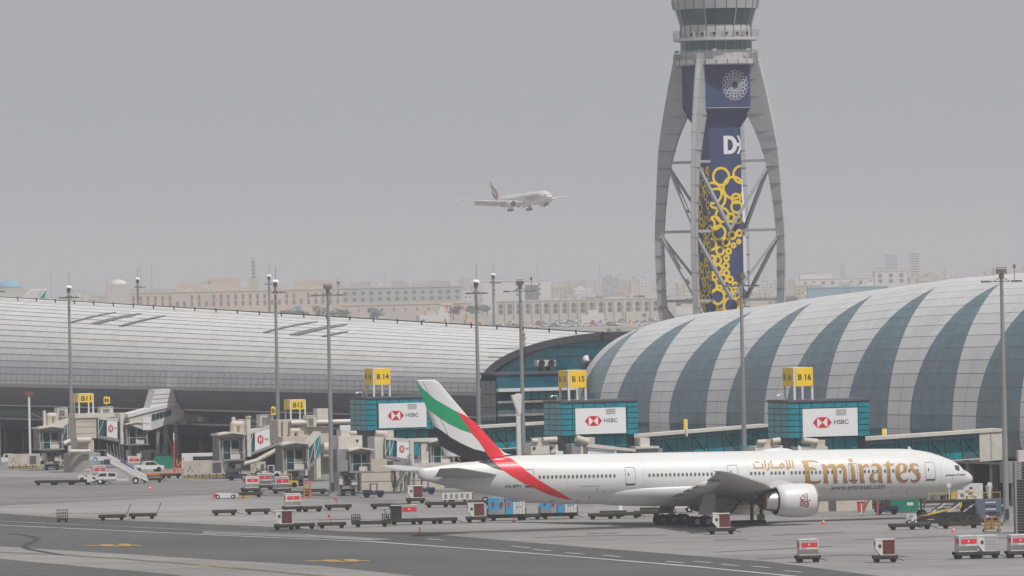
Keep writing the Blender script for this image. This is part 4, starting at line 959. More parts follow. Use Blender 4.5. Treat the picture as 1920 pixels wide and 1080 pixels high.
# ================================================================== control tower
M_TGREY = mat('tower_cladding', (.42, .425, .44), .5, .15, .06, .15); M_TLITE = mat('tower_cladding_pale', (.5, .5, .5), .5, .1, .05, .2)
M_NAVY = mat('tower_navy_wrap', (.030, .048, .135), .55, 0, .25, .12, stretch=(3, 3, .25)); M_YLW = mat('wrap_yellow', (.85, .58, .02), .5, 0, .08, .5)
M_TWHT = mat('wrap_white', (.75, .75, .76), .5, 0, .03, .5)
def build_tower():
    TY = 1500.0
    c = PY(1350, 430, TY); base = Vector((c.x, TY, 0))
    T = empty('control_tower', base, PHI, 'tall airport control tower with curved ribs and dark blue shaft wrapped in yellow rings', 'control tower')
    zy = lambda y, x=1345: PY(x, y, TY).z
    S1, S2 = 6.35/2, 10.2/2
    # shaft
    def sq(h, z): return [(-h, -h, z), (h, -h, z), (h, h, z), (-h, h, z)]
    z240, z203, z123, z103 = zy(240), zy(203), zy(123), zy(103)
    MB().loft([sq(S1, 0), sq(S1, z240), sq(S2, z203), sq(S2, z123)]).build('shaft', M_NAVY, T)
    for i in range(9):
        x = -S2+S2*2*i/8
    MB().box(-S2-.02, S2+.02, -S2-.03, -S2-.005, z203-.08, z203+.05).build('seam', M_TGREY, T)
    # deck and drum
    def ring(r, z, n=24): return [(r*math.cos(2*math.pi*(i+.5)/n), r*math.sin(2*math.pi*(i+.5)/n), z) for i in range(n)]
    px = lambda w: w/2/10.2
    MB().loft([ring(px(154), z123), ring(px(160), zy(121)), ring(px(160), z103-.9), ring(px(150), z103-.9)]).build('lower_deck', M_TLITE, T)
    MB().loft([ring(px(132), z103-1), ring(px(132), zy(96.5))]).build('drum', M_TLITE, T)
    MB().loft([ring(px(131), zy(96.5)), ring(px(131), zy(75.5))]).build('observation_glazing', glass('tower_glass_green', (.010, .10, .10), .1), T)
    m = MB()
    for i in range(24):
        a = 2*math.pi*(i+.5)/24; m.bar((px(133)*math.cos(a), px(133)*math.sin(a), zy(96.5)), (px(133)*math.cos(a), px(133)*math.sin(a), zy(75.5)), .1)
    tag(m.build('glazing_bars', M_TGREY, T), kind='stuff')
    MB().loft([ring(px(146), zy(78)), ring(px(161), zy(76.5)), ring(px(161), zy(71)), ring(px(150), zy(71))]).build('gallery', M_TLITE, T)
    MB().loft([ring(px(133), zy(71.5)), ring(px(133), zy(47.2))]).build('cab_wall', M_TLITE, T)
    MB().loft([ring(px(136), zy(47.2)), ring(px(154), zy(16.6))]).build('cab_glazing', glass('tower_glass_dark', (.012, .05, .065), .1), T)
    m = MB()
    for i in range(0, 24, 3):
        a = 2*math.pi*(i+.5)/24; r0, r1 = px(137.5), px(155.5); m.bar((r0*math.cos(a), r0*math.sin(a), zy(47.2)), (r1*math.cos(a), r1*math.sin(a), zy(16.6)), .16)
    tag(m.build('cab_mullions', M_TGREY, T), kind='stuff')
    MB().loft([ring(px(158), zy(17.5)), ring(px(164), zy(0)), ring(px(166), zy(-10)), ring(px(150), zy(-25)), ring(px(70), zy(-45))]).build('roof', M_TGREY, T)
    # panel joints of the fascia
    m = MB()
    for i in range(24):
        a = 2*math.pi*(i+.5)/24
        for (r0, z0, r1, z1) in ((px(159), zy(17.5), px(165), zy(0)), (px(134), zy(71), px(134), zy(47.5)), (px(161), zy(121), px(161), z103-.9)): m.bar((r0*math.cos(a), r0*math.sin(a), z0), (r1*math.cos(a), r1*math.sin(a), z1), .07)
    m.build('panel_joint', M_DARK, T)
    for (r, z0, z1, nm) in ((px(160), zy(71), zy(57.5), 'gallery_railing'), (px(158), z103-.9, z103+.7, 'deck_railing')):
        m = MB(); n = 40
        for i in range(n):
            a, b = 2*math.pi*i/n, 2*math.pi*(i+1)/n; p = Vector((r*math.cos(a), r*math.sin(a), 0)); q = Vector((r*math.cos(b), r*math.sin(b), 0))
            m.bar(p+Vector((0, 0, z0)), p+Vector((0, 0, z1)), .07)
            for f in (.34, .67, 1): m.bar(p+Vector((0, 0, z0+(z1-z0)*f)), q+Vector((0, 0, z0+(z1-z0)*f)), .06)
        m.build(nm, M_TGREY, T)
    r_ = random.Random(2)
    for i in range(6):
        a = R(-150+i*17); r = px(149); V = MB().box(-.55, .55, -.3, .3, 0, 1.0); o = V.build('air_conditioner', M_TLITE, T); o.location = (r*math.cos(a), r*math.sin(a), zy(70.5)); o.rotation_euler = (0, 0, a+R(90))
        MB().lathe([(.35, 0), (.35, .05)], (.12, -.36, .52), 'y', 14).build('fan', M_DARK, o)
    for a in (-115, -60, -20, 190, 150):
        r = px(150); o = MB().cyl((0, 0, 0), (0, 0, 1.8), .06).box(-.4, .4, -.15, .15, 1.5, 1.85).cyl((0, 0, .4), (.3, 0, 1.1), .05).build('aerial', M_TLITE, T); o.location = (r*math.cos(R(a)), r*math.sin(R(a)), z103-.9)
    # four ribs; local axes are already the rib directions
    RO = [(zy(112), 8.35), (zy(160), 9.5), (zy(203), 10.4), (zy(250), 11.3), (zy(285), 11.85), (zy(360), 12.35), (zy(432), 12.8), (zy(487), 12.85), (zy(557), 12.6), (zy(610), 12.2), (0, 10.8)]
    RI = [(zy(112), 5.2), (zy(203), 5.3), (zy(250), 7.6), (zy(302), 9.35), (zy(341), 10.1), (zy(387), 10.75), (zy(450), 11.3), (zy(557), 11.1), (zy(610), 10.4), (0, 8.8)]
    ROt, RIt = sorted(RO), sorted(RI)
    zs = [i*zy(100)/60 for i in range(61)]
    H = [zy(303), zy(433), zy(563)]
    q2 = math.sqrt(.5)
    for k, (ux, uy) in enumerate(((-q2, q2), (-q2, -q2), (q2, -q2), (q2, q2))):
        vx, vy = -uy, ux; rings = []
        for z in zs:
            ro, ri = interp(ROt, z), interp(RIt, z); hw = .50+.12*(z > 55)
            rings.append([(ux*ri+vx*hw*.6, uy*ri+vy*hw*.6, z), (ux*ri-vx*hw*.6, uy*ri-vy*hw*.6, z), (ux*ro-vx*hw, uy*ro-vy*hw, z), (ux*ro+vx*hw, uy*ro+vy*hw, z)])
        rb = MB().loft(rings).build('rib', M_TGREY, T)
        m = MB()
        z = 2.0
        while z < zy(112):
            ro, ri = interp(ROt, z), interp(RIt, z); a = Vector((ux*(ri-.06), uy*(ri-.06), z)); b = Vector((ux*(ro+.06), uy*(ro+.06), z)); m.bar(a, b, 1.12, .07, upv=(0, 0, 1)); z += 3.2
        tag(m.build('rib_joints', mat('rib_joint_grey', (.2, .2, .21), .7), rb), kind='stuff')
        rings = [[(ux*(interp(ROt, z)+.05)+vx*s*.42, uy*(interp(ROt, z)+.05)+vy*s*.42, z) for s in (-1, 1)] for z in zs]
        MB().loft(rings, closed=False, capa=False, capb=False).build('rib_edge', M_TLITE, rb)
        for z in H:
            ri = interp(RIt, z); MB().bar((ux*(ri+.4), uy*(ri+.4), z), (ux*S1*1.414, uy*S1*1.414, z), .5).build('radial_beam', M_TGREY, T)
    dirs = [(-q2, q2), (-q2, -q2), (q2, -q2), (q2, q2)]
    for k in range(4):
        a, b = dirs[k], dirs[(k+1) % 4]; mid = Vector((a[0]+b[0], a[1]+b[1], 0)).normalized()
        levels = H+[zy(693), 0.0]
        for z0, z1 in zip(levels[:-1], levels[1:]):
            r0 = interp(RIt, z0)+.6; apex = mid*4.9 + Vector((0, 0, z1+.2))
            for d in (a, b): MB().bar((d[0]*r0, d[1]*r0, z0-.7), apex, .62, .5).build('brace', M_TGREY, T)
    # the wrap: white rosette, white letters, yellow rings of many sizes
    def ringp(cx, cz, r, w, n=28, sx=1.0, jig=None):
        m = [(cx+r*sx*math.cos(2*math.pi*i/n), cz+r*math.sin(2*math.pi*i/n)) for i in range(n)]; q = [(cx+(r-w)*sx*math.cos(2*math.pi*i/n), cz+(r-w)*math.sin(2*math.pi*i/n)) for i in range(n)]
        return frame_polys(m, q)
    cosd = math.cos(PHI)
    fx = lambda px_, y_, h: ((px_-1350)/10.2+h*math.sin(PHI)*1.0)/cosd if False else None
    def loc(px_, py_, h):
        """pixel on the front face (y=-h) -> local x,z"""
        p = hit(px_, py_, base+T_D*(-h), T_D); q = p-base; return (q.dot(E), q.z)
    T_D = D
    cx, cz = loc(1378, 159.5, S2)
    ro = []
    for r, n, rr_ in ((.85, 12, .20), (1.25, 14, .26), (1.72, 16, .32), (2.25, 18, .37)):
        for i in range(n):
            a = 2*math.pi*(i+(.5 if n and int(r*100) % 2 else 0))/n; ro += ringp(cx+r*math.cos(a), cz+r*math.sin(a)*1.08, rr_, .075, 12)
    m = MB()
    for p in ro: m.add([(x, -S2-.03, z) for x, z in p], [(0, 1, 2, 3)])
    m.build('white_rosette', M_TWHT, T)
    x0, z0 = loc(1357, 289, S1); x1, z1 = loc(1393, 254, S1)
    m = MB()
    x2 = loc(1382, 270, S1)[0]; zz = z1-z0; wD = x2-x0
    outer = [(x0, z0), (x0+wD*.45, z0)]+[(x0+wD*.45+wD*.55*math.sin(R(a)), z0+zz/2-zz/2*math.cos(R(a))) for a in range(15, 166, 15)]+[(x0+wD*.45, z1), (x0, z1)]
    inner = [(x0+wD*.3, z0+zz*.2), (x0+wD*.42, z0+zz*.2)]+[(x0+wD*.42+wD*.27*math.sin(R(a)), z0+zz/2-zz*.3*math.cos(R(a))) for a in range(15, 166, 15)]+[(x0+wD*.42, z1-zz*.2), (x0+wD*.3, z1-zz*.2)]
    for p in frame_polys(outer, inner): m.add([(x, -S1-.03, z) for x, z in p], [(0, 1, 2, 3)])
    for p in ([(x2-.3, z0+zz*.42), (S1, z0+zz*.42), (S1, z0+zz*.6), (x2-.3, z0+zz*.6)], [(S1-.75, z1), (S1-.35, z1), (S1, z0+zz*.66), (S1, z0+zz*.45)], [(S1-.85, z0), (S1-.4, z0), (S1, z0+zz*.3), (S1, z0+zz*.55)]): m.add([(x, -S1-.036, z) for x, z in p], [(0, 1, 2, 3)])
    m.build('white_letters', M_TWHT, T)
    # rings read off the photograph, front face (pixel centre, radius) in the 4x crop of (1200,350)
    front = [(1352, 331, 17), (1390, 327, 17), (1375, 352, 21), (1335, 362, 20), (1343, 372, 19), (1381, 388, 12), (1354, 403, 14), (1340, 418, 13), (1348, 436, 14), (1330, 420, 12),
             (1373, 441, 8.5), (1386, 437, 7), (1361, 454, 8.5), (1375, 460, 5.5), (1385, 453, 5), (1350, 470, 9), (1366, 471, 6.5), (1345, 488, 9), (1362, 484, 6.5), (1361, 498, 7), (1333, 458, 12),
             (1347, 504, 9), (1362, 512, 7), (1355, 522, 9), (1369, 524, 7), (1378, 535, 6.5), (1332, 535, 14), (1365, 544, 9), (1345, 556, 15), (1381, 552, 9), (1371, 573, 16), (1333, 577, 14), (1390, 568, 8), (1352, 590, 12), (1335, 505, 8), (1340, 520, 7), (1336, 486, 8), (1387, 590, 9), (1349, 540, 6), (1384, 412, 8), (1370, 408, 9), (1380, 372, 10)]
    m = MB()
    for i, (a, b, r) in enumerate(front):
        X, Z = loc(a, b, S1); rm = r/10.2
        rg = ringp(X, Z, rm*1.08, .46, 26)
        for p in rg:
            p = [(max(-S1, min(S1, x)), z) for x, z in p]
            if abs(p[0][0]-p[1][0])+abs(p[0][1]-p[1][1]) > 1e-3 and (max(q[0] for q in p)-min(q[0] for q in p) > 1e-3): m.add([(x, -S1-.02-.004*(i % 7), z) for x, z in p], [(0, 1, 2, 3)])
    m.build('yellow_rings', M_YLW, T)
    m = MB(); r_ = random.Random(4)
    z = zy(600); j = 0
    while z < zy(320):
        for q in range(4):
            yy = r_.uniform(-S1, S1); rr2 = r_.uniform(.55, 1.0)
            for p in ringp(yy, z+r_.uniform(-.6, .6), rr2, .34, 20):
                p = [(max(-S1, min(S1, x)), zz_) for x, zz_ in p]
                if max(v[0] for v in p)-min(v[0] for v in p) > 1e-3: m.add([(-S1-.02-.004*(j % 9), x, zz_) for x, zz_ in p], [(0, 1, 2, 3)])
            j += 1
        z += 1.5
    m.build('yellow_rings', M_YLW, T)
build_tower()

# ================================================================== lamp masts
M_GALV = mat('galvanised_steel', (.34, .345, .34), .5, .45, .1, .4); M_LAMP = mat('lamp_glass', (.6, .6, .6), .15, 0, .1, 2); M_HEAD = mat('mast_head', (.17, .17, .17), .6, .2)
def mast_proto(kind):
    T = empty('lamp_mast', (0, 0, 0))
    H = 30.0
    MB().cyl((0, 0, 0), (0, 0, H), .38, .2, 14).build('pole', M_GALV, T, smooth=True)
    MB().box(-.6, .6, -.6, .6, 0, .3).build('footing', M_CONC, T)
    MB().box(-.2, .2, -.47, -.38, .8, 2.0).build('hatch', M_DARK, T)
    if kind == 0:
        MB().cyl((0, 0, H-.2), (0, 0, H+.6), .33).build('winch_head', M_HEAD, T)
        MB().lathe([(.62, H+.55), (.6, H+.75), (.38, H+.92), (.05, H+1.0)], (0, 0, 0), 'z', 18).build('dome', mat('dome_white', (.85, .85, .83), .2), T, smooth=True)
        MB().cyl((.1, 0, H+.8), (.1, 0, H+3.2), .035).build('lightning_rod', M_HEAD, T)
        r = 1.25; zr = H-1.1; span = (-150, 40); nl = 7
    else:
        MB().cyl((0, 0, H-.3), (0, 0, H+.2), .3).box(-.55, .55, -.35, .35, H+.2, H+.75).box(-.6, .6, -.4, .4, H+.86, H+.95).build('head_frame', M_HEAD, T)
        MB().cyl((1.6, 0, H-.6), (1.6, 0, H+1.1), .04).box(1.45, 1.75, -.05, .05, H+.8, H+1.25).build('lightning_rod', M_HEAD, T)
        r = 1.9; zr = H-.75; span = (0, 360); nl = 8
    m = MB(); n = 24
    for i in range(n): a, b = 2*math.pi*i/n, 2*math.pi*(i+1)/n; m.bar((r*.55*math.cos(a), r*.55*math.sin(a), zr), (r*.55*math.cos(b), r*.55*math.sin(b), zr), .09)
    for i in range(4): a = math.pi/2*i; m.bar((0, 0, zr+.5), (r*.55*math.cos(a), r*.55*math.sin(a), zr), .08)
    m.build('ring', M_HEAD, T)
    for i in range(nl):
        a = R(span[0]+(span[1]-span[0])*(i+.5)/nl) if kind == 0 else (R(-35+23*(i % 4)) + (math.pi if i >= 4 else 0))
        L = MB().bar((r*.5*math.cos(a), r*.5*math.sin(a), zr), (r*1.0*math.cos(a), r*1.0*math.sin(a), zr+.15), .07).box(-.32, .32, -.22, .22, -.12, .12)
        p = Vector((r*1.15*math.cos(a), r*1.15*math.sin(a), zr+.02))
        L = MB().bar((r*.5*math.cos(a), r*.5*math.sin(a), zr), p, .07).box(p.x-.24, p.x+.24, p.y-.2, p.y+.2, p.z-.1, p.z+.1)
        o = L.build('floodlight', M_HEAD, T)
        MB().box(p.x-.26, p.x+.26, p.y-.2, p.y+.2, p.z-.15, p.z-.1).build('lens', M_LAMP, o)
    return T
MP = [mast_proto(0), mast_proto(1)]
KT = tree_of(None)
used = [False, False]
def mast(px_, py_, Y, ytop, kind, label, rz=0.0, boff=0):
    p = PY(px_, py_, Y); top = PY(px_, ytop, Y); H = 31.0 if kind == 0 else 30.95
    sc = top.z/H; x = p.x
    o = MP[kind] if not used[kind] else copy_tree(MP[kind], KT)
    used[kind] = True
    o.location = (p.x, Y, 0); o.rotation_euler = (0, 0, R(rz)); o.scale = (1.0, 1.0, sc)
    tag(o, label, 'lamp mast', 'tall floodlight masts on the apron')
mast(128.8, 540, 1378, 535, 0, 'tall lamp mast with white dome rising beside the B11 sign', -25)
mast(258, 530, 1760, 520, 0, 'lamp mast top with white dome above the silver roof, beside the peach building', 30)
mast(504.3, 530, 1780, 514.5, 0, 'lamp mast behind the roof, left of the pair with white domes', 20)
mast(516, 530, 1300, 524, 0, 'lamp mast with white dome between the B12 sign and its smaller yellow sign', 40)
mast(614.5, 540, 1168, 532, 1, 'lamp mast without dome standing by the jet bridge right of the B12 sign', 20)
mast(892.5, 540, 1215, 524, 0, 'lamp mast with white dome rising just right of the tail fin', -20)
mast(924.6, 530, 1750, 512, 0, 'lamp mast behind the silver roof right of the tail fin', 60)
mast(975, 535, 1150, 524, 1, 'lamp mast without dome in front of the glass link, left of the B 15 sign', 0)
mast(1389, 520, 1060, 512, 1, 'lamp mast without dome in front of the banded hall, near the tower', 50)
mast(1877.5, 510, 975, 501, 1, 'thick lamp mast at the right, standing just beyond the airliner nose', 10)
mast(-9, 530, 1400, 523, 0, 'lamp mast at the very left edge showing only its floodlights', 160)
# ================================================================== the town beyond
def cmat(n, c): return mat(n, c, .8, 0, .08, .02, dirt=(c[0]*.7, c[1]*.7, c[2]*.68, .35), dscale=.03)
M_PEACH = cmat('peach_render', (.60, .48, .38)); M_SAND = cmat('sand_render', (.56, .52, .45)); M_STONE = cmat('grey_stone_render', (.44, .43, .41)); M_CWH = cmat('white_render', (.68, .66, .63))  # pale renders, lightened further in the colour to stand in for haze
M_CGL = mat('far_window', (.13, .13, .15), .3, 0, .3, .2); M_CBL = cmat('blue_sheet', (.20, .36, .48)); M_CYE = cmat('ochre_render', (.52, .46, .30))  # far windows lightened too, so part of the haze is in their colour
def frame_at(px_, Y, rz=0.0): p = PY(px_, 500, Y); return (p.x, Y, 0)
SCL = lambda Y: FOC/Y
def long_block(label, px0, px1, Y, ytop0, mt, floors, bay, winw, winh, name='apartment_block', drop=0, arch=False, base_z=0.0, skip=None, depth=22, rot=0.0, FF=1.5):
    p0, p1 = PY(px0, ytop0, Y), PY(px1, ytop0, Y); W = p1.x-p0.x
    zt = PY((px0+px1)/2, ytop0-(((px0+px1)/2)-px0)*math.tan(ROLL), Y*FF).z/FF
    B = empty(name, (p0.x*FF, Y*FF, 0), 0, label, 'building'); B.scale = (FF,)*3
    MB().box(0, W, 0, depth, 0, zt).build('walls', mt, B)
    MB().box(-.3, W+.3, -.3, depth, zt, zt+.7).build('parapet', mt, B)
    n = int(W/bay); cnt = 0
    for f in range(floors):
        z1 = zt-1.6-f*3.4
        for i in range(n):
            if skip and skip(i, f): continue
            x = (i+.5)*W/n
            hh = winh
            pts = [(x-winw/2, z1-hh), (x+winw/2, z1-hh), (x+winw/2, z1), (x-winw/2, z1)]
            if arch: pts = [(x-winw/2, z1-hh), (x+winw/2, z1-hh), (x+winw/2, z1-.5), (x+winw/4, z1), (x-winw/4, z1), (x-winw/2, z1-.5)]
            MB().prism(pts, 'y', -.08, .3).build('window', M_CGL, B); cnt += 1
    return B, W, zt
b, W, zt = long_block('long peach apartment block with narrow dark windows beyond the silver roof', 216, 640, 4450, 551, M_PEACH, 2, 3.9, 1.4, 2.7, 'long_apartment_block', skip=lambda i, f: (i % 13) in (8, 9, 12) and f == 0)
for i, (x, w, h) in enumerate(((34, 9, 5), (52, 16, 7.5), (98, 20, 5))): MB().box(x, x+w, 2, 12, zt+.7, zt+h).build('roof_block', M_PEACH, b)
MB().add([(44, 3, zt+4), (64, 3, zt+4), (64, 13, zt+4), (44, 13, zt+4), (51, 3, zt+7), (51, 13, zt+7)], [(0, 1, 4), (1, 2, 5, 4), (2, 3, 5), (3, 0, 4, 5)]).build('gable', M_CYE, b)
for i in range(14):
    t = W*(i+.5)/14; MB().box(t-1, t+1, 3, 6, zt+.7, zt+1.9).build('roof_unit', M_STONE, b)
b, W, zt = long_block('long grey apartment block with grouped windows right of the peach block', 640, 865, 4500, 542, M_STONE, 2, 4.6, 2.0, 1.9, 'long_apartment_block')
for i, (x, w) in enumerate(((5, 11), (28, 8), (46, 14))): MB().box(x, x+w, 2, 12, zt+.7, zt+3.5).build('roof_block', M_STONE, b)
b, W, zt = long_block('low peach wall building with small square openings behind the silver roof', 640, 880, 4150, 573.5, M_PEACH, 1, 5.5, .8, 1.6, 'low_block', base_z=0)
b, W, zt = long_block('two storey building with a row of arches between the lamp mast and the tower', 930, 1238, 5150, 566, M_SAND, 2, 5.6, 2.7, 2.9, 'arcaded_building', arch=True, FF=1.0)
n = int(W/5.6)
for i in range(n+1): MB().box(i*W/n-.35, i*W/n+.35, -.7, -.05, 0, zt).build('buttress', M_SAND, b)
b, W, zt = long_block('white block with dark stair window right of the lamp mast', 905, 1033, 5700, 528.5, M_CWH, 3, 12, 1.6, 1.6, 'white_block', FF=1.15)
MB().box(W*.62, W*.82, -.2, .3, 2, zt-3).build('stair_window', M_CGL, b)
b, W, zt = long_block('white villa row with dark window openings right of the tower', 1500, 1640, 5600, 524, M_CWH, 1, 6, 2.2, 2.4, 'villa')
MB().box(0, 22, 2, 14, zt+.7, zt+3.5).build('roof_block', M_CWH, b)
b, W, zt = long_block('white two storey villa with roof terrace right of the tower', 1640, 1700, 5200, 509, M_CWH, 2, 6, 2.4, 2.4, 'villa'); MB().box(2, W*.6, 1, 9, zt+.7, zt+2.6).build('roof_block', M_STONE, b)
b, W, zt = long_block('long shed with blue roof right of the tower', 1515, 1665, 4700, 541, M_CBL, 1, 30, 2, 1, 'blue_shed')
b, W, zt = long_block('small white shed with blue sheet on the low ground behind the roof', 553, 562, 3900, 576, M_CBL, 1, 20, .5, .5, 'blue_hut')
b, W, zt = long_block('red and white fronted shop beyond the silver roof', 828, 848, 4000, 572, M_CWH, 1, 30, .5, .5, 'shopfront')
for i in range(3): MB().box(W*(.1+.33*i), W*(.25+.33*i), -.2, .1, 0, zt).build('red_panel', M_RED, b)
# masses of small pale buildings, every one its own
rb = random.Random(21)
CM = [M_SAND, M_CWH, M_STONE, M_PEACH, M_CYE, M_CWH, M_SAND]
CN = ['sand coloured', 'white', 'grey', 'peach', 'ochre', 'whitewashed', 'beige']
n = 0
rows = [(4350, 8, 3, 4), (5000, 14, 4, 6), (6000, 32, 4, 7), (7100, 46, 5, 11), (8200, 54, 8, 16), (9500, 56, 11, 21), (11000, 50, 14, 24), (12800, 38, 17, 27)]
for ri, (Yr, cnt, h0, h1) in enumerate(rows):
    half = Yr*.066
    for i in range(cnt):
        Y = Yr+rb.uniform(-350, 350); x = -half+2*half*(i+rb.uniform(.1, .9))/cnt
        w, d, h = rb.uniform(8, 26), rb.uniform(9, 18), rb.uniform(h0, h1)
        if rb.random() < .06: h *= 1.25
        k = rb.randrange(7)
        B = empty('town_building', (x, Y, 0), rb.uniform(-.25, .25))
        MB().box(0, w, 0, d, 0, h).build('walls', CM[k], B)
        stp = rb.random() < .6
        if stp: a = rb.uniform(0, w*.5); MB().box(a, a+w*.35, 1, d*.6, h, h+rb.uniform(1.5, 3.5)).build('roof_block', CM[(k+rb.randrange(2)) % 7], B)
        m = MB(); fl = max(1, int(h/3.4)); bn = max(2, int(w/4))
        for f in range(fl):
            for j in range(bn):
                if rb.random() < .75: xx = (j+.5)*w/bn; ww = rb.uniform(.5, 1.2); m.box(xx-ww, xx+ww, -.1, .3, f*3.4+1.1, f*3.4+2.6)
        if m.v: tag(m.build('windows', M_CGL, B), kind='stuff')
        tag(B, f'distant {"tall" if h > 9 else "low"} {"wide" if w > 20 else "narrow"} {CN[k]} building, {"blue" if False else ("stepped" if stp else "flat")} roof, {("front", "nearest", "nearer", "middle", "mid", "farther", "farthest", "last")[ri]} row of the town', 'building', 'flat roofed buildings of the distant town'); n += 1
# towers fading in the dust, minaret, water tower, cupolas
for (px_, Y, yt, wpx, lab) in ((475, 7600, 482, 7, 'slender dark tower standing above the peach block'), (1715, 11500, 468, 21, 'faint tall tower block right of the control tower'), (1672, 12500, 473, 26, 'fainter broad tower block left of the other one'), (1580, 13500, 492, 10, 'very faint thin tower on the horizon')):
    p, q = PY(px_-wpx/2, 500, Y), PY(px_+wpx/2, 500, Y); zt = PY(px_, yt, Y).z; w = q.x-p.x
    B = empty('high_rise', (p.x, Y, 0), 0, lab, 'tower block')
    MB().box(0, w, 0, w*.8, 0, zt).build('walls', M_CWH if px_ > 1000 else M_STONE, B)
    m = MB()
    for f in range(int(zt/3.6)-1): m.box(w*.08, w*.92, -.2, .2, 3+f*3.6, 4.6+f*3.6)
    tag(m.build('windows', M_CGL, B), kind='stuff')
    if px_ < 1000: MB().box(-3, w+3, -2, w, 0, zt*.62).build('podium', M_CYE, B)
for (px_, Y, yt, r, mt, lab) in ((18, 4300, 526, 6.8, M_CBL, 'pale blue dome on the horizon at the left edge'), (222, 6200, 524, 6.5, M_CWH, 'white dome on the horizon left of the lamp mast')):
    p = PY(px_, yt, Y); B = empty('domed_building', (p.x, Y, 0), 0, lab, 'domed building')
    MB().lathe([(r*math.cos(R(a))+.02, p.z-r*.62+r*.62*math.sin(R(a))) for a in range(0, 91, 10)], (0, 0, 0), 'z', 24).build('dome', mt, B, smooth='all')
    MB().box(-r*1.3, r*1.3, -r, r, 0, p.z-r*.6).build('walls', M_SAND, B)
for (px_, Y, yt) in ((95, 6500, 497), (263, 6800, 490), (284, 6800, 493), (199, 6000, 520), (601, 5500, 520), (1007, 7200, 490), (1124, 7200, 486), (720, 7600, 505), (630, 5800, 512)):
    p = PY(px_, yt, Y); B = empty('radio_mast', (p.x, Y, 0), 0, 'thin faint mast rising over the distant town', 'radio mast', 'faint masts over the distant town')
    MB().bar((0, 0, 0), (0, 0, p.z), .7).build('pole', M_STONE, B); MB().box(-1.5, 1.5, -.5, .5, p.z-2, p.z).build('head', M_CWH, B)
# trees: leaf clumps round a trunk
M_LEAF = [mat('foliage_olive', (.15, .165, .135), .9, 0, .3, .6), mat('foliage_dark', (.13, .14, .125), .9, 0, .3, .6)]  # leaf colours paled so the trees look faded by haze
M_BARK = mat('bark', (.09, .07, .05), .9)
def tree_proto(seed, mt):
    r = random.Random(seed); T = empty('tree', (0, 0, 0)); m = MB()
    lobes = [(r.uniform(-3, 3), r.uniform(-2, 2), r.uniform(4, 8), r.uniform(1.6, 3.2)) for _ in range(9)]
    for (cx, cy, cz, rr_) in lobes:
        for _ in range(34):
            u = Vector((r.gauss(0, 1), r.gauss(0, 1), r.gauss(0, 1))).normalized()*rr_*r.uniform(.5, 1.05); s = r.uniform(.35, .8)
            c = Vector((cx, cy, cz))+Vector((u.x, u.y, u.z*.7)); a = Vector((r.uniform(-1, 1), r.uniform(-1, 1), r.uniform(-1, 1))).normalized()*s; b = a.cross(Vector((r.uniform(-1, 1), r.uniform(-1, 1), 1))).normalized()*s
            m.add([c-a, c-b, c+a, c+b], [(0, 1, 2, 3)])
    m.build('crown', mt, T)
    mb = MB().cyl((0, 0, 0), (.1, 0, 4.5), .3, .18, 7)
    for (cx, cy, cz, rr_) in lobes[:4]: mb.cyl((.1, 0, 3.2), (cx*.7, cy*.7, cz), .14, .05, 5)
    mb.build('trunk', M_BARK, T)
    return T
TP = [tree_proto(1, M_LEAF[0]), tree_proto(2, M_LEAF[1]), tree_proto(3, M_LEAF[0])]
KT2 = tree_of(None); first = [True]*3
spots = []
for (px_, Y, k) in ((180, 4000, 5), (200, 3950, 5), (545, 3900, 4), (578, 3950, 3), (610, 4100, 3), (1075, 4700, 4), (1093, 4650, 5), (1115, 4700, 4), (1205, 4800, 4), (1580, 5400, 5), (1572, 5400, 4), (853, 4050, 3), (880, 4300, 4), (905, 4300, 4), (960, 4100, 2), (700, 3900, 3), (1480, 4600, 4), (1275, 4600, 4), (1290, 4600, 3), (30, 3800, 4), (60, 3700, 5), (1600, 5300, 3), (1900, 5200, 3), (830, 6200, 4), (420, 5000, 2), (640, 3950, 4), (345, 5200, 3), (1130, 3900, 2)):
    for j in range(max(1, k-2)): spots.append((px_+rb.uniform(-9, 9), Y+rb.uniform(-60, 60)))
for i, (px_, Y) in enumerate(spots):
    k = i % 3; o = TP[k] if first[k] else copy_tree(TP[k], KT2); first[k] = False
    Y *= 1.4; p = PY(px_, 500, Y); o.location = (p.x, Y, 0); s = rb.uniform(.8, 1.4); o.scale = (s*1.25, s, s*.95); o.rotation_euler = (0, 0, rb.uniform(0, 6.28))
    tag(o, 'hazy tree with a loose rounded crown ' + [w_ for lim, w_ in ((100, 'by the blue dome at the left edge'), (300, 'left of the long peach block'), (660, 'in front of the long peach block'), (940, 'by the long grey block'), (1240, 'before the arcaded building'), (1400, 'seen through the tower ribs'), (1700, 'right of the control tower'), (9999, 'at the right edge')) if px_ < lim][0], 'tree', 'trees among the distant town')
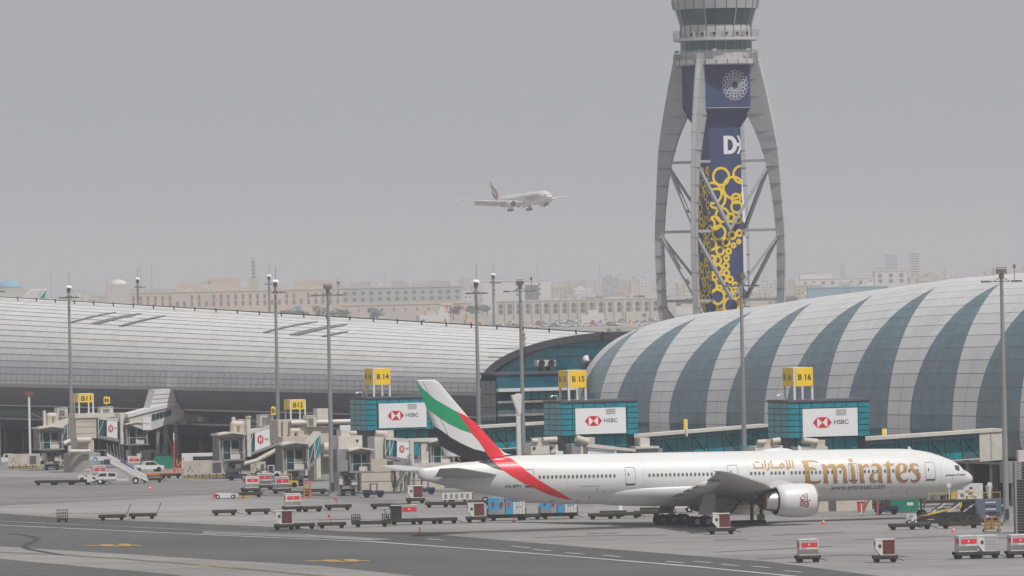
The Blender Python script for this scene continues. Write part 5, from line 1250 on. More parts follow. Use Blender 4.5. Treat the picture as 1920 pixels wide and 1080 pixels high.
# cars, trucks and stalls along the far road
CARP = []
def far_car(cmt):
    T = empty('parked_car', (0, 0, 0)); MB().prism([(-2.2, .35), (2.2, .35), (2.25, .9), (1.3, 1.0), (.7, 1.5), (-1.3, 1.5), (-1.9, 1.0), (-2.25, .9)], 'y', -.85, .85).build('body', cmt, T)
    MB().prism([(1.2, 1.0), (.65, 1.42), (-1.25, 1.42), (-1.75, 1.0)], 'y', -.87, .87).build('windows', M_CGL, T)
    for x in (-1.4, 1.4): MB().cyl((x, -.88, .33), (x, .88, .33), .33, n=10).build('wheel', M_TYRE, T)
    return T
CARP = [far_car(M_WHT), far_car(M_RED), far_car(M_GALV)]
KT3 = tree_of(None); first = [True]*3
CLAB = ['white', 'red', 'grey']
for i in range(75):
    k = rb.choice((0, 0, 0, 1, 2)); o = CARP[k] if first[k] else copy_tree(CARP[k], KT3); first[k] = False
    px_ = rb.uniform(930, 1260); Y = rb.choice((4650, 4720, 5000)) + rb.uniform(-20, 20); p = PY(px_, 500, Y); o.location = (p.x, Y, 0); o.rotation_euler = (0, 0, rb.uniform(-.4, .4)); o.scale = (1.2, 1.2, 1.3)
    tag(o, f'tiny {CLAB[k]} car on the far road below the {("left", "middle", "right")[int((px_-930)/111)]} part of the arches', 'car', f'distant {CLAB[k]} cars below the arcaded building')
for k in range(3):
    if first[k]: bpy.data.objects.remove(CARP[k])
# ================================================================== passenger boarding bridges
def pbx(m, x0, y0, x1, y1, t, dep, k=None):
    a, b = PT(x0, y0, t), PT(x1, y1, t); c = PT(x0, y1, t); d = PT(x1, y0, t)
    w0, w1 = min(a.x, c.x), max(b.x, d.x); z1, z0 = (a.z+d.z)/2, (b.z+c.z)/2
    return m.box(w0, w1, t, t+dep, min(z0, z1), max(z0, z1), k)
class Bridge:
    def __init__(s, label, px_, py_, name='jet_bridge'):
        q = GP(px_, py_); s.t = q.y; s.org = (q.x, q.y, 0); s.o = empty(name, unpier(q.x, q.y), PHI, label, 'jet bridge' if name == 'jet_bridge' else 'airport structure', 'passenger boarding bridges' if name == 'jet_bridge' else None)
    def bx(s, name, mt, x0, y0, x1, y1, dt=0, dep=2.5, parent=None):
        return pbx(MB(), x0, y0, x1, y1, s.t+dt, dep).build(name, mt, parent or s.o, s.org)
    def poly(s, name, mt, pts, dt=0, dep=2.5, parent=None):
        P = [PT(x, y, s.t+dt) for x, y in pts]
        return MB().prism([(p.x, p.z) for p in P], 'y', s.t+dt, s.t+dt+dep).build(name, mt, parent or s.o, s.org)
    def pipe(s, name, mt, pts, r, dt=0, n=12):
        P = [PT(p[0], p[1], s.t+dt+(p[2] if len(p) > 2 else 0)) for p in pts]; m = MB().tube(P, r, n)
        for p in P[1:-1]: m.lathe([(r*math.cos(R(a))+.001, r*math.sin(R(a))) for a in range(-90, 91, 30)], p, 'z', n, cap=False)
        return m.build(name, mt, s.o, s.org, smooth=True)
    def cab(s, x0, y0, x1, y1, dt=0, dep=3.2, door=.40):
        t = s.t+dt; a, b = PT(x0, y0, t), PT(x1, y1, t); w0, w1, z0, z1 = a.x, b.x, b.z, a.z; W, H = w1-w0, z1-z0
        m = MB().box(w0, w0+.22, t, t+dep, z0, z1).box(w1-.22, w1, t, t+dep, z0, z1).box(w0-.15, w1+.2, t-.3, t+dep, z0-.18, z0+.04).box(w0, w1, t+.9, t+dep, z0, z1)
        c = m.build('cab', M_GWALL, s.o, s.org)
        mid = (w0+w1)/2
        MB().prism([(w0-.25, z1-.1), (mid, z1+.22), (w1+.25, z1-.08), (w1+.25, z1-.3), (mid, z1), (w0-.25, z1-.32)], 'y', t-.45, t+dep+.1).build('cab_roof', M_CREAM2, s.o, s.org)
        MB().box(w0+.22, w1-.22, t+.02, t+.1, z1-H*.16, z1-.1).build('header', M_GWALL, c, s.org)
        MB().box(w0+W*.22, w0+W*(.22+door*.75), t+.82, t+.9, z0+.15, z0+H*.72).build('door', M_TEALD, c, s.org)
        for x in (w0+W*.2, w0+W*(.22+door*.75)): MB().box(x, x+.12, t+.75, t+.9, z0+.1, z0+H*.76).build('door_post', M_CREAM2, c, s.org)
        MB().box(w0+W*.60, w0+W*.85, t+.82, t+.9, z0+H*.42, z0+H*.72).build('window', M_CGL2, c, s.org)
        MB().box(w0+W*.5, w0+W*.92, t+.6, t+.86, z0+.05, z0+H*.2).build('console', M_CREAM2, c, s.org)
        MB().bar((w0+.1, t-.25, z0+.0), (w0+.1, t-.25, z0+1.1), .06).bar((w1-.1, t-.25, z0), (w1-.1, t-.25, z0+1.1), .06).bar((w0+.1, t-.25, z0+1.1), (w1-.1, t-.25, z0+1.1), .05).build('guard_rail', M_CREAM2, c, s.org)
        # bellows folds each side
        for k in range(4): MB().box(w0-.12-.0*k, w0+.02, t+.3+k*.6, t+.6+k*.6, z0+.1, z1-.1).build('bellows_fold', M_GWALL, c, s.org)
        return c
    def gear(s, x0, x1, yb, yt, dt=.8):
        """wheeled drive column under a cab with cables and ladder"""
        t = s.t+dt; a = PT(x0, yt, t); b = PT(x1, yt, t); w0, w1, zt = a.x, b.x, a.z; mid = (w0+w1)/2
        m = MB().box(w0+.1, w0+.55, t+.2, t+.7, .9, zt).box(w1-.55, w1-.1, t+.2, t+.7, .9, zt).box(w0, w1, t, t+.9, 1.0, 1.55).box(w0+.05, w1-.05, t+.1, t+.8, zt-.5, zt)
        m.box(w0+.3, w1-.3, t+.25, t+.65, zt*.5, zt*.5+.25); m.build('lift_column', M_GWALL, s.o, s.org)
        MB().box(w0+.6, w1-.6, t+.9, t+1.6, .6, zt).build('ram', M_DARK, s.o, s.org)
        MB().box(w0-.3, w0+.25, t+.1, t+.9, 1.6, 2.9).box(w1-.2, w1+.35, t+.3, t+.9, 1.55, 2.5).build('power_box', M_CREAM2, s.o, s.org)
        MB().bar((w0+.1, t-.1, 1.5), (w1-.3, t-.1, zt), .09).bar((w1-.1, t-.1, 1.5), (w0+.3, t-.1, zt), .09).build('cross_brace', M_GWALL, s.o, s.org)
        for x in (w0+.2, w1-.55): MB().cyl((x, t+.45, .55), (x+.35, t+.45, .55), .55, n=16).build('wheel', M_TYRE, s.o, s.org, smooth=True)
        MB().box(w0-.5, w1+.5, t-.35, t-.05, .35, .55).build('bumper', mat('bridge_blue', (.03, .05, .10), .6), s.o, s.org)
        r = random.Random(int(x0)); 
        for k in range(5):
            x = mid+r.uniform(-1.1, 1.1); m = MB(); pts = [(x+.35*math.sin(i*.5+k), t-.05+.1*k, zt-(zt-.9)*i/8) for i in range(9)]; m.tube(pts, .05, 5); m.build('cable', M_DARK, s.o, s.org)
        m = MB().box(mid+.3, mid+1.1, t-.3, t+.1, 1.55, 2.3); m.build('control_box', M_CREAM2, s.o, s.org)
    def aircon(s, x0, y0, x1, y1, dt=1.0, dep=1.8):
        o = s.bx('air_conditioner', M_CREAM2, x0, y0, x1, y1, dt, dep)
        t = s.t+dt; a, b = PT(x0, y0, t), PT(x1, y1, t); W, H = b.x-a.x, a.z-b.z
        m = MB()
        n = 7
        for i in range(n): m.box(a.x+W*.12, b.x-W*.3, t-.06, t-.01, b.z+H*(.12+.76*i/n), b.z+H*(.12+.76*(i+.55)/n))
        tag(m.build('louvres', M_GWALL, o, s.org), kind='stuff')
        MB().box(a.x-.06, b.x+.06, t-.06, t+dep+.06, a.z, a.z+.1).build('lid', M_CREAM2, o, s.org)
    def tunnel(s, pts, dt=.3, dep=2.8, glass_=True, logo=None, ng=5):
        """pts: top-left, top-right, bottom-right, bottom-left pixel corners of the side wall"""
        t = s.t+dt; P = [PT(x, y, t) for x, y in pts]; tl, tr, br_, bl = P
        tn = MB().prism([(p.x, p.z) for p in P], 'y', t, t+dep).build('tunnel', M_CREAM2 if not glass_ else M_TEALD, s.o, s.org)
        H = tl.z-bl.z
        def q(u, v): a, b = tl.lerp(tr, u), bl.lerp(br_, u); p = b.lerp(a, v); return (p.x, p.z)
        MB().prism([q(0, .93), q(1, .93), q(1, 1.08), q(0, 1.08)], 'y', t-.15, t+dep+.15).build('tunnel_roof', M_CREAM2, s.o, s.org)
        MB().prism([q(0, -.08), q(1, -.08), q(1, .07), q(0, .07)], 'y', t-.12, t+dep+.12).build('tunnel_floor', M_GWALL, s.o, s.org)
        if glass_:
            for i in range(ng):
                u0, u1 = i/ng, (i+1)/ng
                if logo and u0 < logo[1]-.01 and u1 > logo[0]+.01: continue
                MB().prism([q(u0+.02, .08), q(u1-.02, .08), q(u1-.02, .92), q(u0+.02, .92)], 'y', t-.05, t-.005).build('pane', M_TEALN if i % 2 else glass('bridge_glass', (.03, .11, .12), .15), tn, s.org)
                a, b = q(u0, .08), q(u0, .92); MB().bar((a[0], t-.07, a[1]), (b[0], t-.07, b[1]), .12).bar((a[0], t-.07, a[1]), (q(u1, .92)[0], t-.07, q(u1, .92)[1]), .08).build('tunnel_strut', M_CREAM2, tn, s.org)
        if logo:
            b = MB().prism([q(logo[0], .05), q(logo[1], .05), q(logo[1], .95), q(logo[0], .95)], 'y', t-.12, t-.01).build('banner', M_SIGNW, tn, s.org)
            c = q(logo[0]+(logo[1]-logo[0])*.36, .52); W = q(logo[1], .5)[0]-q(logo[0], .5)[0]; h = H*.46
            hx = [(c[0]+(h*.5)*x, c[1]+(h*.5)*z) for x, z in ((-.62, .5), (0, 1), (.62, .5), (.62, -.5), (0, -1), (-.62, -.5))]
            m = MB().add([(x, t-.135, z) for x, z in hx], [(0, 1, 2, 3, 4, 5)]); m.build('logo', M_LOGO, b, s.org)
            m = MB().add([(c[0]+h*.5*x, t-.15, c[1]+h*.5*z) for x, z in ((-.28, .55), (-.12, .55), (-.12, .1), (.12, .1), (.12, .55), (.28, .55), (.28, -.55), (.12, -.55), (.12, -.1), (-.12, -.1), (-.12, -.55), (-.28, -.55))], [tuple(range(12))]); m.build('logo_mark', M_SIGNW, b, s.org)
            tp = text_polys('HSBC', c[0]+h*.42, c[1]-h*.1, W*.28, h*.24)
            m = MB()
            for p in tp: m.add([(x, t-.135, z) for x, z in p], [tuple(range(len(p)))])
            m.build('lettering', M_TXT, b, s.org)
        return tn
M_CGL2 = glass('cab_window', (.02, .03, .04), .1)
def yellow_sign(text, x0, y0, x1, y1, px_, py_, zpost_y, label, side=True, dt=0):
    t = GP(px_, py_).y+dt; a, b = PT(x0, y0, t), PT(x1, y1, t); zb = PT(x0, zpost_y, t).z; W, H = b.x-a.x, a.z-b.z
    S_ = empty('gate_sign', unpier(a.x, t, zb), PHI, label, 'gate sign', 'yellow gate signs over the gates'); og = (a.x, t, zb)
    xs = (a.x-.1, b.x+.1) if W > 1.2 else ((a.x+b.x)/2,)
    for x in xs:
        for y in ((0, 2.4) if W > 1.2 else (.1,)): MB().box(x-.11, x+.11, t+y-.02, t+y+.2, zb, a.z+.1).build('post', M_WHT, S_, og)
    bd = MB().box(a.x, b.x, t-.1, t-.03, b.z, a.z).build('sign_board', M_YEL, S_, og)
    m = MB()
    for p in text_polys(text, a.x+W*.12, b.z+H*.2, W*.76, H*.58, bold=.03): m.add([(x, t-.112, z) for x, z in p], [tuple(range(len(p)))])
    m.build('lettering', M_TXT, bd, og)
    if side: 
        MB().box(a.x-.3, a.x-.22, t+.1, t+2.6, b.z, a.z).build('sign_board', M_YEL, S_, og)
        MB().box(a.x-.3, b.x+.15, t-.02, t+2.6, a.z+.02, a.z+.12).build('top_frame', M_WHT, S_, og)
# ---- gate B11
b = Bridge('cream boarding bridge left of the B11 sign, its grey cab facing the apron', 95, 882)
b.cab(73, 801, 118, 841); b.gear(84, 112, 882, 842); b.tunnel(((116, 790), (146, 782), (146, 820), (116, 829)), 1.0, 3.0, True, ng=3); b.aircon(108, 766, 127, 782); b.pipe('duct', M_CREAM, [(92, 800, 1.5), (92, 780, 1.5), (104, 780, 1.5), (104, 798, 1.5)], .55); b.bx('vent_post', M_CREAM2, 82, 770, 86, 800, .5, .5)
b.poly('roof_slope', M_CREAM2, [(86, 800), (128, 782), (146, 782), (118, 801)], .8, 3)
b = Bridge('squat cream tower with round base under the B11 sign between two boarding bridges', 160, 886, 'bridge_tower')
b.bx('upper_block', M_CREAM, 143, 778, 180, 822, 2.0, 4); b.bx('cornice', M_CREAM2, 141, 775, 215, 783, 1.8, 4.4); b.bx('lower_block', M_CREAM, 145, 823, 176, 848, 2.2, 3.5); b.pipe('duct', M_CREAM2, [(130, 835), (130, 846), (170, 846)], .3, 1.2); b.pipe('duct', M_CREAM2, [(120, 832), (132, 826)], .35, 1.5); b.pipe('duct', M_CREAM, [(144, 826, 0), (170, 825, 0)], .5, 1.5)
q = PT(160, 850, b.t+4.5); MB().lathe([(3.1, 0), (3.1, q.z), (2.6, q.z+.1)], (q.x-.5, b.t+4.8, 0), 'z', 30).build('round_base', M_CONC, b.o, b.org, smooth=True)
for yy in (790, 800, 812): b.bx('panel_joint', M_GWALL, 143, yy, 180, yy+.7, 1.97, .05)
b.aircon(190, 764, 212, 782, 2.5)
b = Bridge('cream boarding bridge right of the B11 sign with teal glazed tunnel', 250, 876)
b.cab(236, 793, 277, 832); b.gear(242, 262, 876, 833); b.tunnel(((184, 784), (226, 788), (226, 826), (184, 818)), .8, 3.0, True, (.38, .85), ng=4); b.bx('vent_post', M_CREAM2, 226.5, 776, 231, 833, .2, .5); b.bx('roof_box', M_CREAM2, 224, 774, 244, 791, 1.0, 2.5)
m = MB()
for i in range(6): 
    p, q = PT(200+i*6, 832+4*(i % 2), b.t+.5), PT(206+i*5, 868-3*(i % 2), b.t+.5); m.bar(p, q, .12)
tag(m.build('stair_lattice', M_GWALL, b.o, b.org), kind='stuff')
b = Bridge('long cream fixed link rising to the hall with a tall white tapered hood', 310, 862, 'fixed_link')
lo_, hi_ = 100.0, 500.0
for _ in range(40):
    mi_ = (lo_+hi_)/2
    if PT(349, 790, mi_+3).x > 36.3: hi_ = mi_
    else: lo_ = mi_
b.t = lo_; q_ = PT(310, 862, lo_); b.org = (q_.x, lo_, 0); b.o.location = unpier(q_.x, lo_)
b.poly('link_wall', M_CREAM2, [(243, 779), (346, 757), (346, 784), (277, 809), (243, 796)], 2.5, 3.2); b.poly('link_roof', M_WHT, [(240, 776), (282, 765), (348, 750), (348, 757), (282, 772), (240, 783)], 2.3, 3.6)
for i in range(5): b.poly('window', M_TEALD, [(285+i*7.3, 777-i*1.9), (291.3+i*7.3, 775.5-i*1.9), (291.3+i*7.3, 786.5-i*2.1), (285+i*7.3, 788.5-i*2.1)], 2.4, .12)
b.poly('hood', M_WHT, [(291, 731), (331, 728.5), (331, 758), (281, 766)], 2.6, 3.4)
for i in range(3): b.poly('hood_joint', M_GWALL, [(288-i*2.4, 740+i*8), (331, 737+i*8), (331, 737.7+i*8), (288-i*2.4, 740.7+i*8)], 2.56, .05)
b.poly('end_wall', M_CREAM2, [(331, 746), (350, 744), (350, 796), (346, 796), (331, 790)], 3.0, 3); b.bx('logo_panel', M_SIGNW, 268, 783, 283, 806, 2.35, .1)
for x in (296, 311, 330):
    p = PT(x, 795, b.t+3); MB().box(p.x-.25, p.x+.25, b.t+3, b.t+3.5, 0, p.z).build('leg', M_GWALL, b.o, b.org)
m = MB(); p, q = PT(303, 858, b.t+2.8), PT(314, 815, b.t+2.8); m.bar(p, q, .2); p, q = PT(326, 858, b.t+2.8), PT(314, 815, b.t+2.8); m.bar(p, q, .2); m.build('brace', M_GWALL, b.o, b.org)
# ---- gate B12
b = Bridge('boarding bridge left of the B12 sign with a white bank banner on its tunnel', 434, 898)
b.cab(410, 813, 458, 861); b.gear(424, 450, 898, 862); b.tunnel(((458, 814), (523, 796), (523, 831), (458, 855)), .6, 3, True, (.30, .74), ng=8); b.aircon(488, 779, 512, 799); b.aircon(448, 788, 462, 810, 1.6); b.pipe('duct', M_CREAM, [(438, 812, 1), (438, 796, 1), (452, 796, 1), (452, 812, 1)], .6)
b.bx('vent_post', M_CREAM2, 436, 782, 441, 800, 1.4, .5); b.bx('vent_post', M_CREAM2, 464, 782, 469.5, 856, .1, .5); b.bx('post_cap', M_CREAM2, 462.5, 780, 471, 783, .0, .7); b.pipe('duct', M_CREAM, [(455, 870), (480, 864), (521, 842), (527, 846), (527, 872)], .35, .5)
b.poly('roof_slope', M_CREAM2, [(462, 812), (520, 793), (530, 795), (470, 816)], .8, 3)
b = Bridge('cream block under the B12 sign with long pipes on its roof', 600, 903, 'bridge_tower')
b.bx('upper_block', M_CREAM, 522, 787, 578, 831, 2.5, 4); b.bx('side_block', M_CREAM, 578, 800, 622, 834, 2.8, 3.5); b.pipe('roof_pipe', M_CREAM2, [(545, 793, 0), (658, 790, 0)], .35, 2.2); b.aircon(576, 780, 593, 800, 1.8); b.bx('tall_box', M_CREAM2, 595, 766, 615, 788, 3, 1.8)
b.bx('lower_block', M_CONC, 589, 835, 620, 900, 3.2, 3); b.pipe('horizontal_tank', M_CREAM, [(605, 840, 0), (631, 840, 0)], .85, 2.0, 20); b.pipe('duct', M_CREAM2, [(606, 853, 0), (632, 854, 0)], .4, 2.0)
for i, x in enumerate((530, 543, 556)): b.bx('pipe_stand', M_GWALL, x, 790, x+1, 826, 2.2, .2)
b.pipe('roof_duct', M_CREAM, [(547, 822, 0), (547, 808, 0), (560, 808, 0), (560, 822, 0)], .42, 1.8)
b.bx('roof_slab', M_CREAM, 530, 818, 583, 831, .6, 3.5)
q = PT(632, 830, b.t+4); b.bx('panel_wall', M_SIGNW, 638, 797, 657, 816, 3.5, .2); b.bx('column', M_CREAM2, 594, 846, 601, 897, 1.0, .7)
b = Bridge('boarding bridge with cab below the B12 sign, tunnel angled back to the cream block', 556, 912)
b.cab(529, 831.5, 578, 880); b.gear(541, 570, 912, 881)
b.tunnel(((578, 838), (601, 812), (601, 850), (578, 878)), .9, 3, True, ng=2)
b.bx('ladder', M_CREAM, 532, 882, 538, 903, -.3, .15)
# ---- gate B14
b = Bridge('boarding bridge left of the airliner tail with grey walled cab and white roof', 655, 930)
b.cab(655, 842, 697, 883, door=.5); b.bx('side_wall', M_GWALL, 633, 842, 655, 884, .3, 3); b.bx('upper_box', M_CREAM2, 635, 817, 679, 842, 1.8, 3.0); b.bx('white_box', M_CREAM2, 640, 806, 656, 820, 2.2, 2); b.bx('vent', M_DARK, 668, 824, 672, 829, 1.75, .06); b.pipe('duct', M_CREAM, [(656, 812, 0), (668, 812, 0)], .33, 2.5)
b.gear(640, 668, 930, 885)
b = Bridge('boarding bridge under the B 14 gate house, partly behind the tail fin', 742, 925)
b.bx('end_block', M_CREAM2, 703, 819, 722, 860, 1.5, 3); b.tunnel(((722, 822), (771, 826), (771, 864), (722, 856)), 1.2, 3, True, (.44, .97), ng=6); b.bx('post', M_CREAM2, 769.5, 824, 775.5, 872, .9, .5); b.bx('pane', M_TEALN, 776, 830, 786, 854, 1.2, .1); b.bx('back_wall', M_GWALL, 775, 826, 810, 869, 1.5, 3); b.bx('roof', M_CREAM2, 774, 822, 846, 828, 1.1, 3.5); b.bx('door', M_CREAM2, 790, 829, 804, 868, 1.3, .15)
b.cab(806, 826, 852, 869, 1.0); b.bx('floor_beam', M_CREAM2, 770, 868, 862, 873, .6, 3.2); b.bx('bogie', M_GWALL, 737, 864, 790, 872, 1.0, 2.5); b.pipe('roof_duct', M_CREAM, [(704, 812, 0), (722, 813, 0), (722, 818, 0)], .4, 2.5); b.bx('hood', M_CREAM, 722, 807, 738, 820, 2.6, 2)
m = MB()
for i in range(12): 
    u = i/11; p = PT(745+26*u, 922-54*u, b.t+.2); m.box(p.x-.25, p.x+.25, b.t, b.t+1.0, p.z, p.z+.06)
p, q = PT(742, 922, b.t), PT(771, 866, b.t)
for dy in (0, 1.0):
    m.bar((p.x, b.t+dy, p.z+.1), (q.x, b.t+dy, q.z+.1), .14, .28); m.bar((p.x, b.t+dy, p.z+1.1), (q.x, b.t+dy, q.z+1.1), .06)
    for i in range(6): u = i/5; c = p.lerp(q, u); m.bar((c.x, b.t+dy, c.z), (c.x, b.t+dy, c.z+1.1), .05)
m.build('service_stair', M_GALV, b.o, b.org); 
for k in range(4): b.pipe('hose', M_DARK, [(734+k*2, 882), (733+k*3, 896), (737+k*2, 914), (742-k, 884)], .07, .5, 6)
m = MB()
for i in range(4): b.bx('lift_leg', M_GWALL, 752+i*8, 872, 754+i*8, 926, 1.5, .4)
# ---- rooftop gear seen over the fuselage at gates B15 and B16
def over(label, t_off, parts, px_, N):
    t = N[0]+t_off; w = PT(px_, 840, t).x; o = empty('jet_bridge', unpier(w, t), PHI, label, 'jet bridge', 'passenger boarding bridges')
    for p in parts:
        if p[0] == 'pipe': 
            P = [PT(x, y, t) for x, y in p[2]]; MB().tube(P, p[3], 12).build('duct', p[1], o, (w, t, 0), smooth=True)
        elif p[0] == 'poly':
            P = [PT(x, y, t) for x, y in p[2]]; MB().prism([(q.x, q.z) for q in P], 'y', t, t+2.6).build('tunnel_roof', p[1], o, (w, t, 0))
        else: pbx(MB(), *p[2], t+p[3], 2.2).build(p[0], p[1], o, (w, t, 0))
    P = PT(px_, 866, t); MB().box(w-.6, w+.6, t+.5, t+1.7, 0, P.z).build('lift_column', M_GWALL, o, (w, t, 0)); pbx(MB(), px_-22, 850, px_+24, 885, t+.3, 3).build('cab', M_GWALL, o, (w, t, 0))
over('boarding bridge top with cream hood over the fuselage, left of the B 15 banner', -4, [('upper_box', M_CREAM2, (996, 831, 1030, 852), 0), ('hood', M_CREAM, (1006, 821, 1020, 831), .2), ('pipe', M_CREAM, ((997, 827), (1008, 827)), .35), ('pipe', M_CREAM, ((1018, 825), (1044, 824)), .4), ('side_box', M_CREAM2, (1030, 834, 1046, 852), .3), ('vent', M_DARK, (1033, 838, 1036, 843), -.05), ('vent', M_DARK, (1000, 838, 1004, 843), -.1), ('roof_box', M_WHT, (1042, 846, 1056, 852), 0)], 1018, N15)
over('boarding bridge roof sloping right over the fuselage below the B 15 banner', -4.5, [('end_block', M_GWALL, (1072, 832, 1090, 853), 0), ('post', M_CREAM2, (1089, 832, 1093, 853), -.1), ('pipe', M_CREAM, ((1080, 822), (1102, 829)), .5), ('hood', M_CREAM, (1100, 820, 1115, 832), 0), ('poly', M_CREAM2, ((1098, 831), (1110, 832), (1192, 842), (1192, 847), (1098, 838))), ('side_panel', M_SIGNW, (1103, 838, 1153, 853), .3), ('post', M_CREAM2, (1152, 838, 1156, 853), .1)], 1125, N15)
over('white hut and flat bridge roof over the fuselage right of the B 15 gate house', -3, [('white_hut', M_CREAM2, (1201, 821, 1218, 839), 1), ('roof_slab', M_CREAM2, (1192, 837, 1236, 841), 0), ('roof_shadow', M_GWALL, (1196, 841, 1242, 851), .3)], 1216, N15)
over('boarding bridge top with cream hoods over the fuselage left of the B 16 banner', -5, [('upper_box', M_CREAM2, (1416, 836, 1468, 850), 0), ('hood', M_CREAM, (1433, 824, 1449, 837), .2), ('pipe', M_CREAM, ((1420, 830), (1434, 829)), .33), ('pipe', M_CREAM, ((1448, 828), (1462, 826)), .42), ('side_box', M_CREAM2, (1414, 838, 1428, 850), .2)], 1441, N16)
over('boarding bridge top with slanted white panel over the fuselage below the B 16 banner', -5.5, [('upper_box', M_CREAM2, (1500, 838, 1552, 850), 0), ('hood', M_CREAM, (1532, 825, 1547, 838), .2), ('pipe', M_CREAM, ((1505, 826), (1532, 829)), .42), ('poly', M_WHT, ((1497, 838), (1500, 838), (1506, 848), (1503, 848)))], 1525, N16)
# signs on the far gates
yellow_sign('B11', 149, 739.5, 173.5, 754, 160, 886, 776, 'yellow B11 sign on white posts above the squat cream tower', dt=2.5)
yellow_sign('B12', 546, 751, 571, 767, 560, 903, 790, 'yellow B12 sign on white posts above the boarding bridges', dt=4)
for (x0, y0, x1, y1, py_, lab) in ((194, 744.5, 206, 756.5, 886, 'small yellow gate sign right of the B11 sign'), (508, 763, 516.5, 778, 898, 'small yellow gate sign left of the lamp mast near the B12 sign')): yellow_sign('B', x0, y0, x1, y1, (x0+x1)/2, py_, y1+3, lab, False, dt=8)
t_ = N15[0]+18; a = PT(970, 750, t_)
for (x0, y0, x1, y1, NN, dt, lab) in ((970, 749, 977, 765, N15, 20, 'tiny yellow sign on the glass link left of the lamp mast'), (1282, 786, 1289.5, 806, N16, 12, 'tiny yellow sign on the corridor roof left of the tall lamp mast'), (1654, 804, 1663, 817, N16, 6, 'tiny yellow sign on the corridor roof right of the B 16 gate house')):
    t_ = NN[0]+dt; a, c = PT(x0, y0, t_), PT(x1, y1, t_)
    o = empty('small_sign', unpier(a.x, t_, c.z-.8), PHI, lab, 'sign'); MB().box(0, (c.x-a.x)*.7, 0, .1, .8, .8+a.z-c.z).build('sign_board', M_YEL, o); MB().box((c.x-a.x)*.7, c.x-a.x, 0, .5, 0, .8+a.z-c.z).build('post', M_WHT, o)
# white wedge light standard by the link
t_ = N15[0]+14; a = PT(972, 800, t_); o = empty('marker_post', unpier(a.x, t_, 0), PHI, 'white post with a flared white head left of the B 15 gate house', 'post')
zt_ = PT(972, 738, t_).z; MB().box(-.28, .28, -.2, .2, 0, zt_).build('post', M_WHT, o); MB().prism([(-1.0, zt_-.2), (.5, zt_-.1), (.35, zt_-2.6), (0, zt_-3.0)], 'y', -.3, .3).build('flared_head', M_WHT, o)
# ================================================================== ground equipment
M_DOLLY = mat('dolly_steel', (.055, .052, .043), .75, .2, .3, 1.5, spec=.3); M_DOLLD = mat('dolly_dark', (.04, .04, .038), .8, .1, .3, 2, spec=.2)
M_ALU = mat('container_aluminium', (.50, .50, .50), .5, .25, .08, 1.2, dirt=(.25, .24, .23, .45), dscale=1.2); M_ALUW = mat('container_white', (.70, .69, .67), .55, 0, .05, 1.2, dirt=(.35, .33, .3, .4), dscale=1.3)
M_MAR = mat('maroon_curtain', (.16, .035, .03), .75, 0, .15, 1.2); M_LABEL = mat('label_red', (.68, .03, .05), .6, 0, .08, 2); M_BLKC = mat('black_curtain', (.02, .02, .022), .8, 0, .3, 1)
M_BLUEC = mat('container_blue', (.04, .34, .58), .55, 0, .08, 1, dirt=(.1, .25, .35, .3), dscale=.9); M_CONE = mat('cone_orange', (.80, .10, .04), .6); M_ORG = mat('machine_orange', (.65, .20, .05), .6, 0, .15, 1)
M_GREEN = mat('bin_green', (.0, .20, .13), .6, 0, .1, 1); M_BLUEV = mat('vehicle_navy', (.03, .04, .09), .5); M_GYEL = mat('gse_yellow', (.62, .42, .08), .6, 0, .15, 1)
M_HAZB = mat('hazard_black', (.03, .03, .03), .7)
def dolly_proto(L=3.3, cage=False, bar=None, rollers=True):
    """open steel baggage or container dolly, long axis x"""
    T = empty('dolly', (0, 0, 0)); m = MB()
    for y in (-.75, .75): m.box(-L/2, L/2, y-.07, y+.07, .46, .78)
    for i in range(5): x = -L/2+.08+(L-.16)*i/4; m.box(x-.06, x+.06, -.68, .68, .40, .54)
    m.box(-L/2, L/2, -.1, .1, .34, .46); m.build('frame', M_DOLLY, T)
    if rollers:
        m = MB()
        for i in range(12): x = -L/2+.2+(L-.4)*i/11; m.cyl((x, -.68, .74), (x, .68, .74), .06, n=6)
        tag(m.build('rollers', M_GALV, T), kind='stuff')
    for x in (-L*.34, L*.34):
        for y in (-.6, .6): MB().cyl((x, y-.11, .27), (x, y+.11, .27), .27, n=12).build('wheel', M_TYRE, T)
        MB().box(x-.22, x+.22, -.6, .6, .2, .5).build('axle', M_DOLLD, T)
    if bar == 'up': MB().bar((L/2, 0, .4), (L/2+.62, 0, 2.0), .09).bar((L/2+.55, -.2, 1.95), (L/2+.66, .2, 2.05), .07).build('tow_bar', M_DOLLY, T)
    elif bar == 'red': MB().bar((0, -.7, .5), (-.35, -.7, 1.7), .09).box(-.5, -.2, -.78, -.7, 1.4, 1.75).build('brake_lever', M_LABEL, T)
    else: MB().bar((L/2, 0, .38), (L/2+.75, 0, .16), .08).build('tow_bar', M_DOLLY, T)
    if cage:
        for x0 in ((-L/2, -L/2+1.05), (L/2-1.05, L/2)):
            m = MB()
            for i in range(5): x = x0[0]+(x0[1]-x0[0])*i/4; [m.box(x-.03, x+.03, y-.03, y+.03, .55, 1.6) for y in (-.72, .72)]
            for z in (.85, 1.2, 1.58):
                for y in (-.72, .72): m.box(x0[0], x0[1], y-.03, y+.03, z-.03, z+.03)
                for x in x0: m.box(x-.03, x+.03, -.72, .72, z-.03, z+.03)
            tag(m.build('cage', M_DOLLD, T), kind='stuff')
    return T
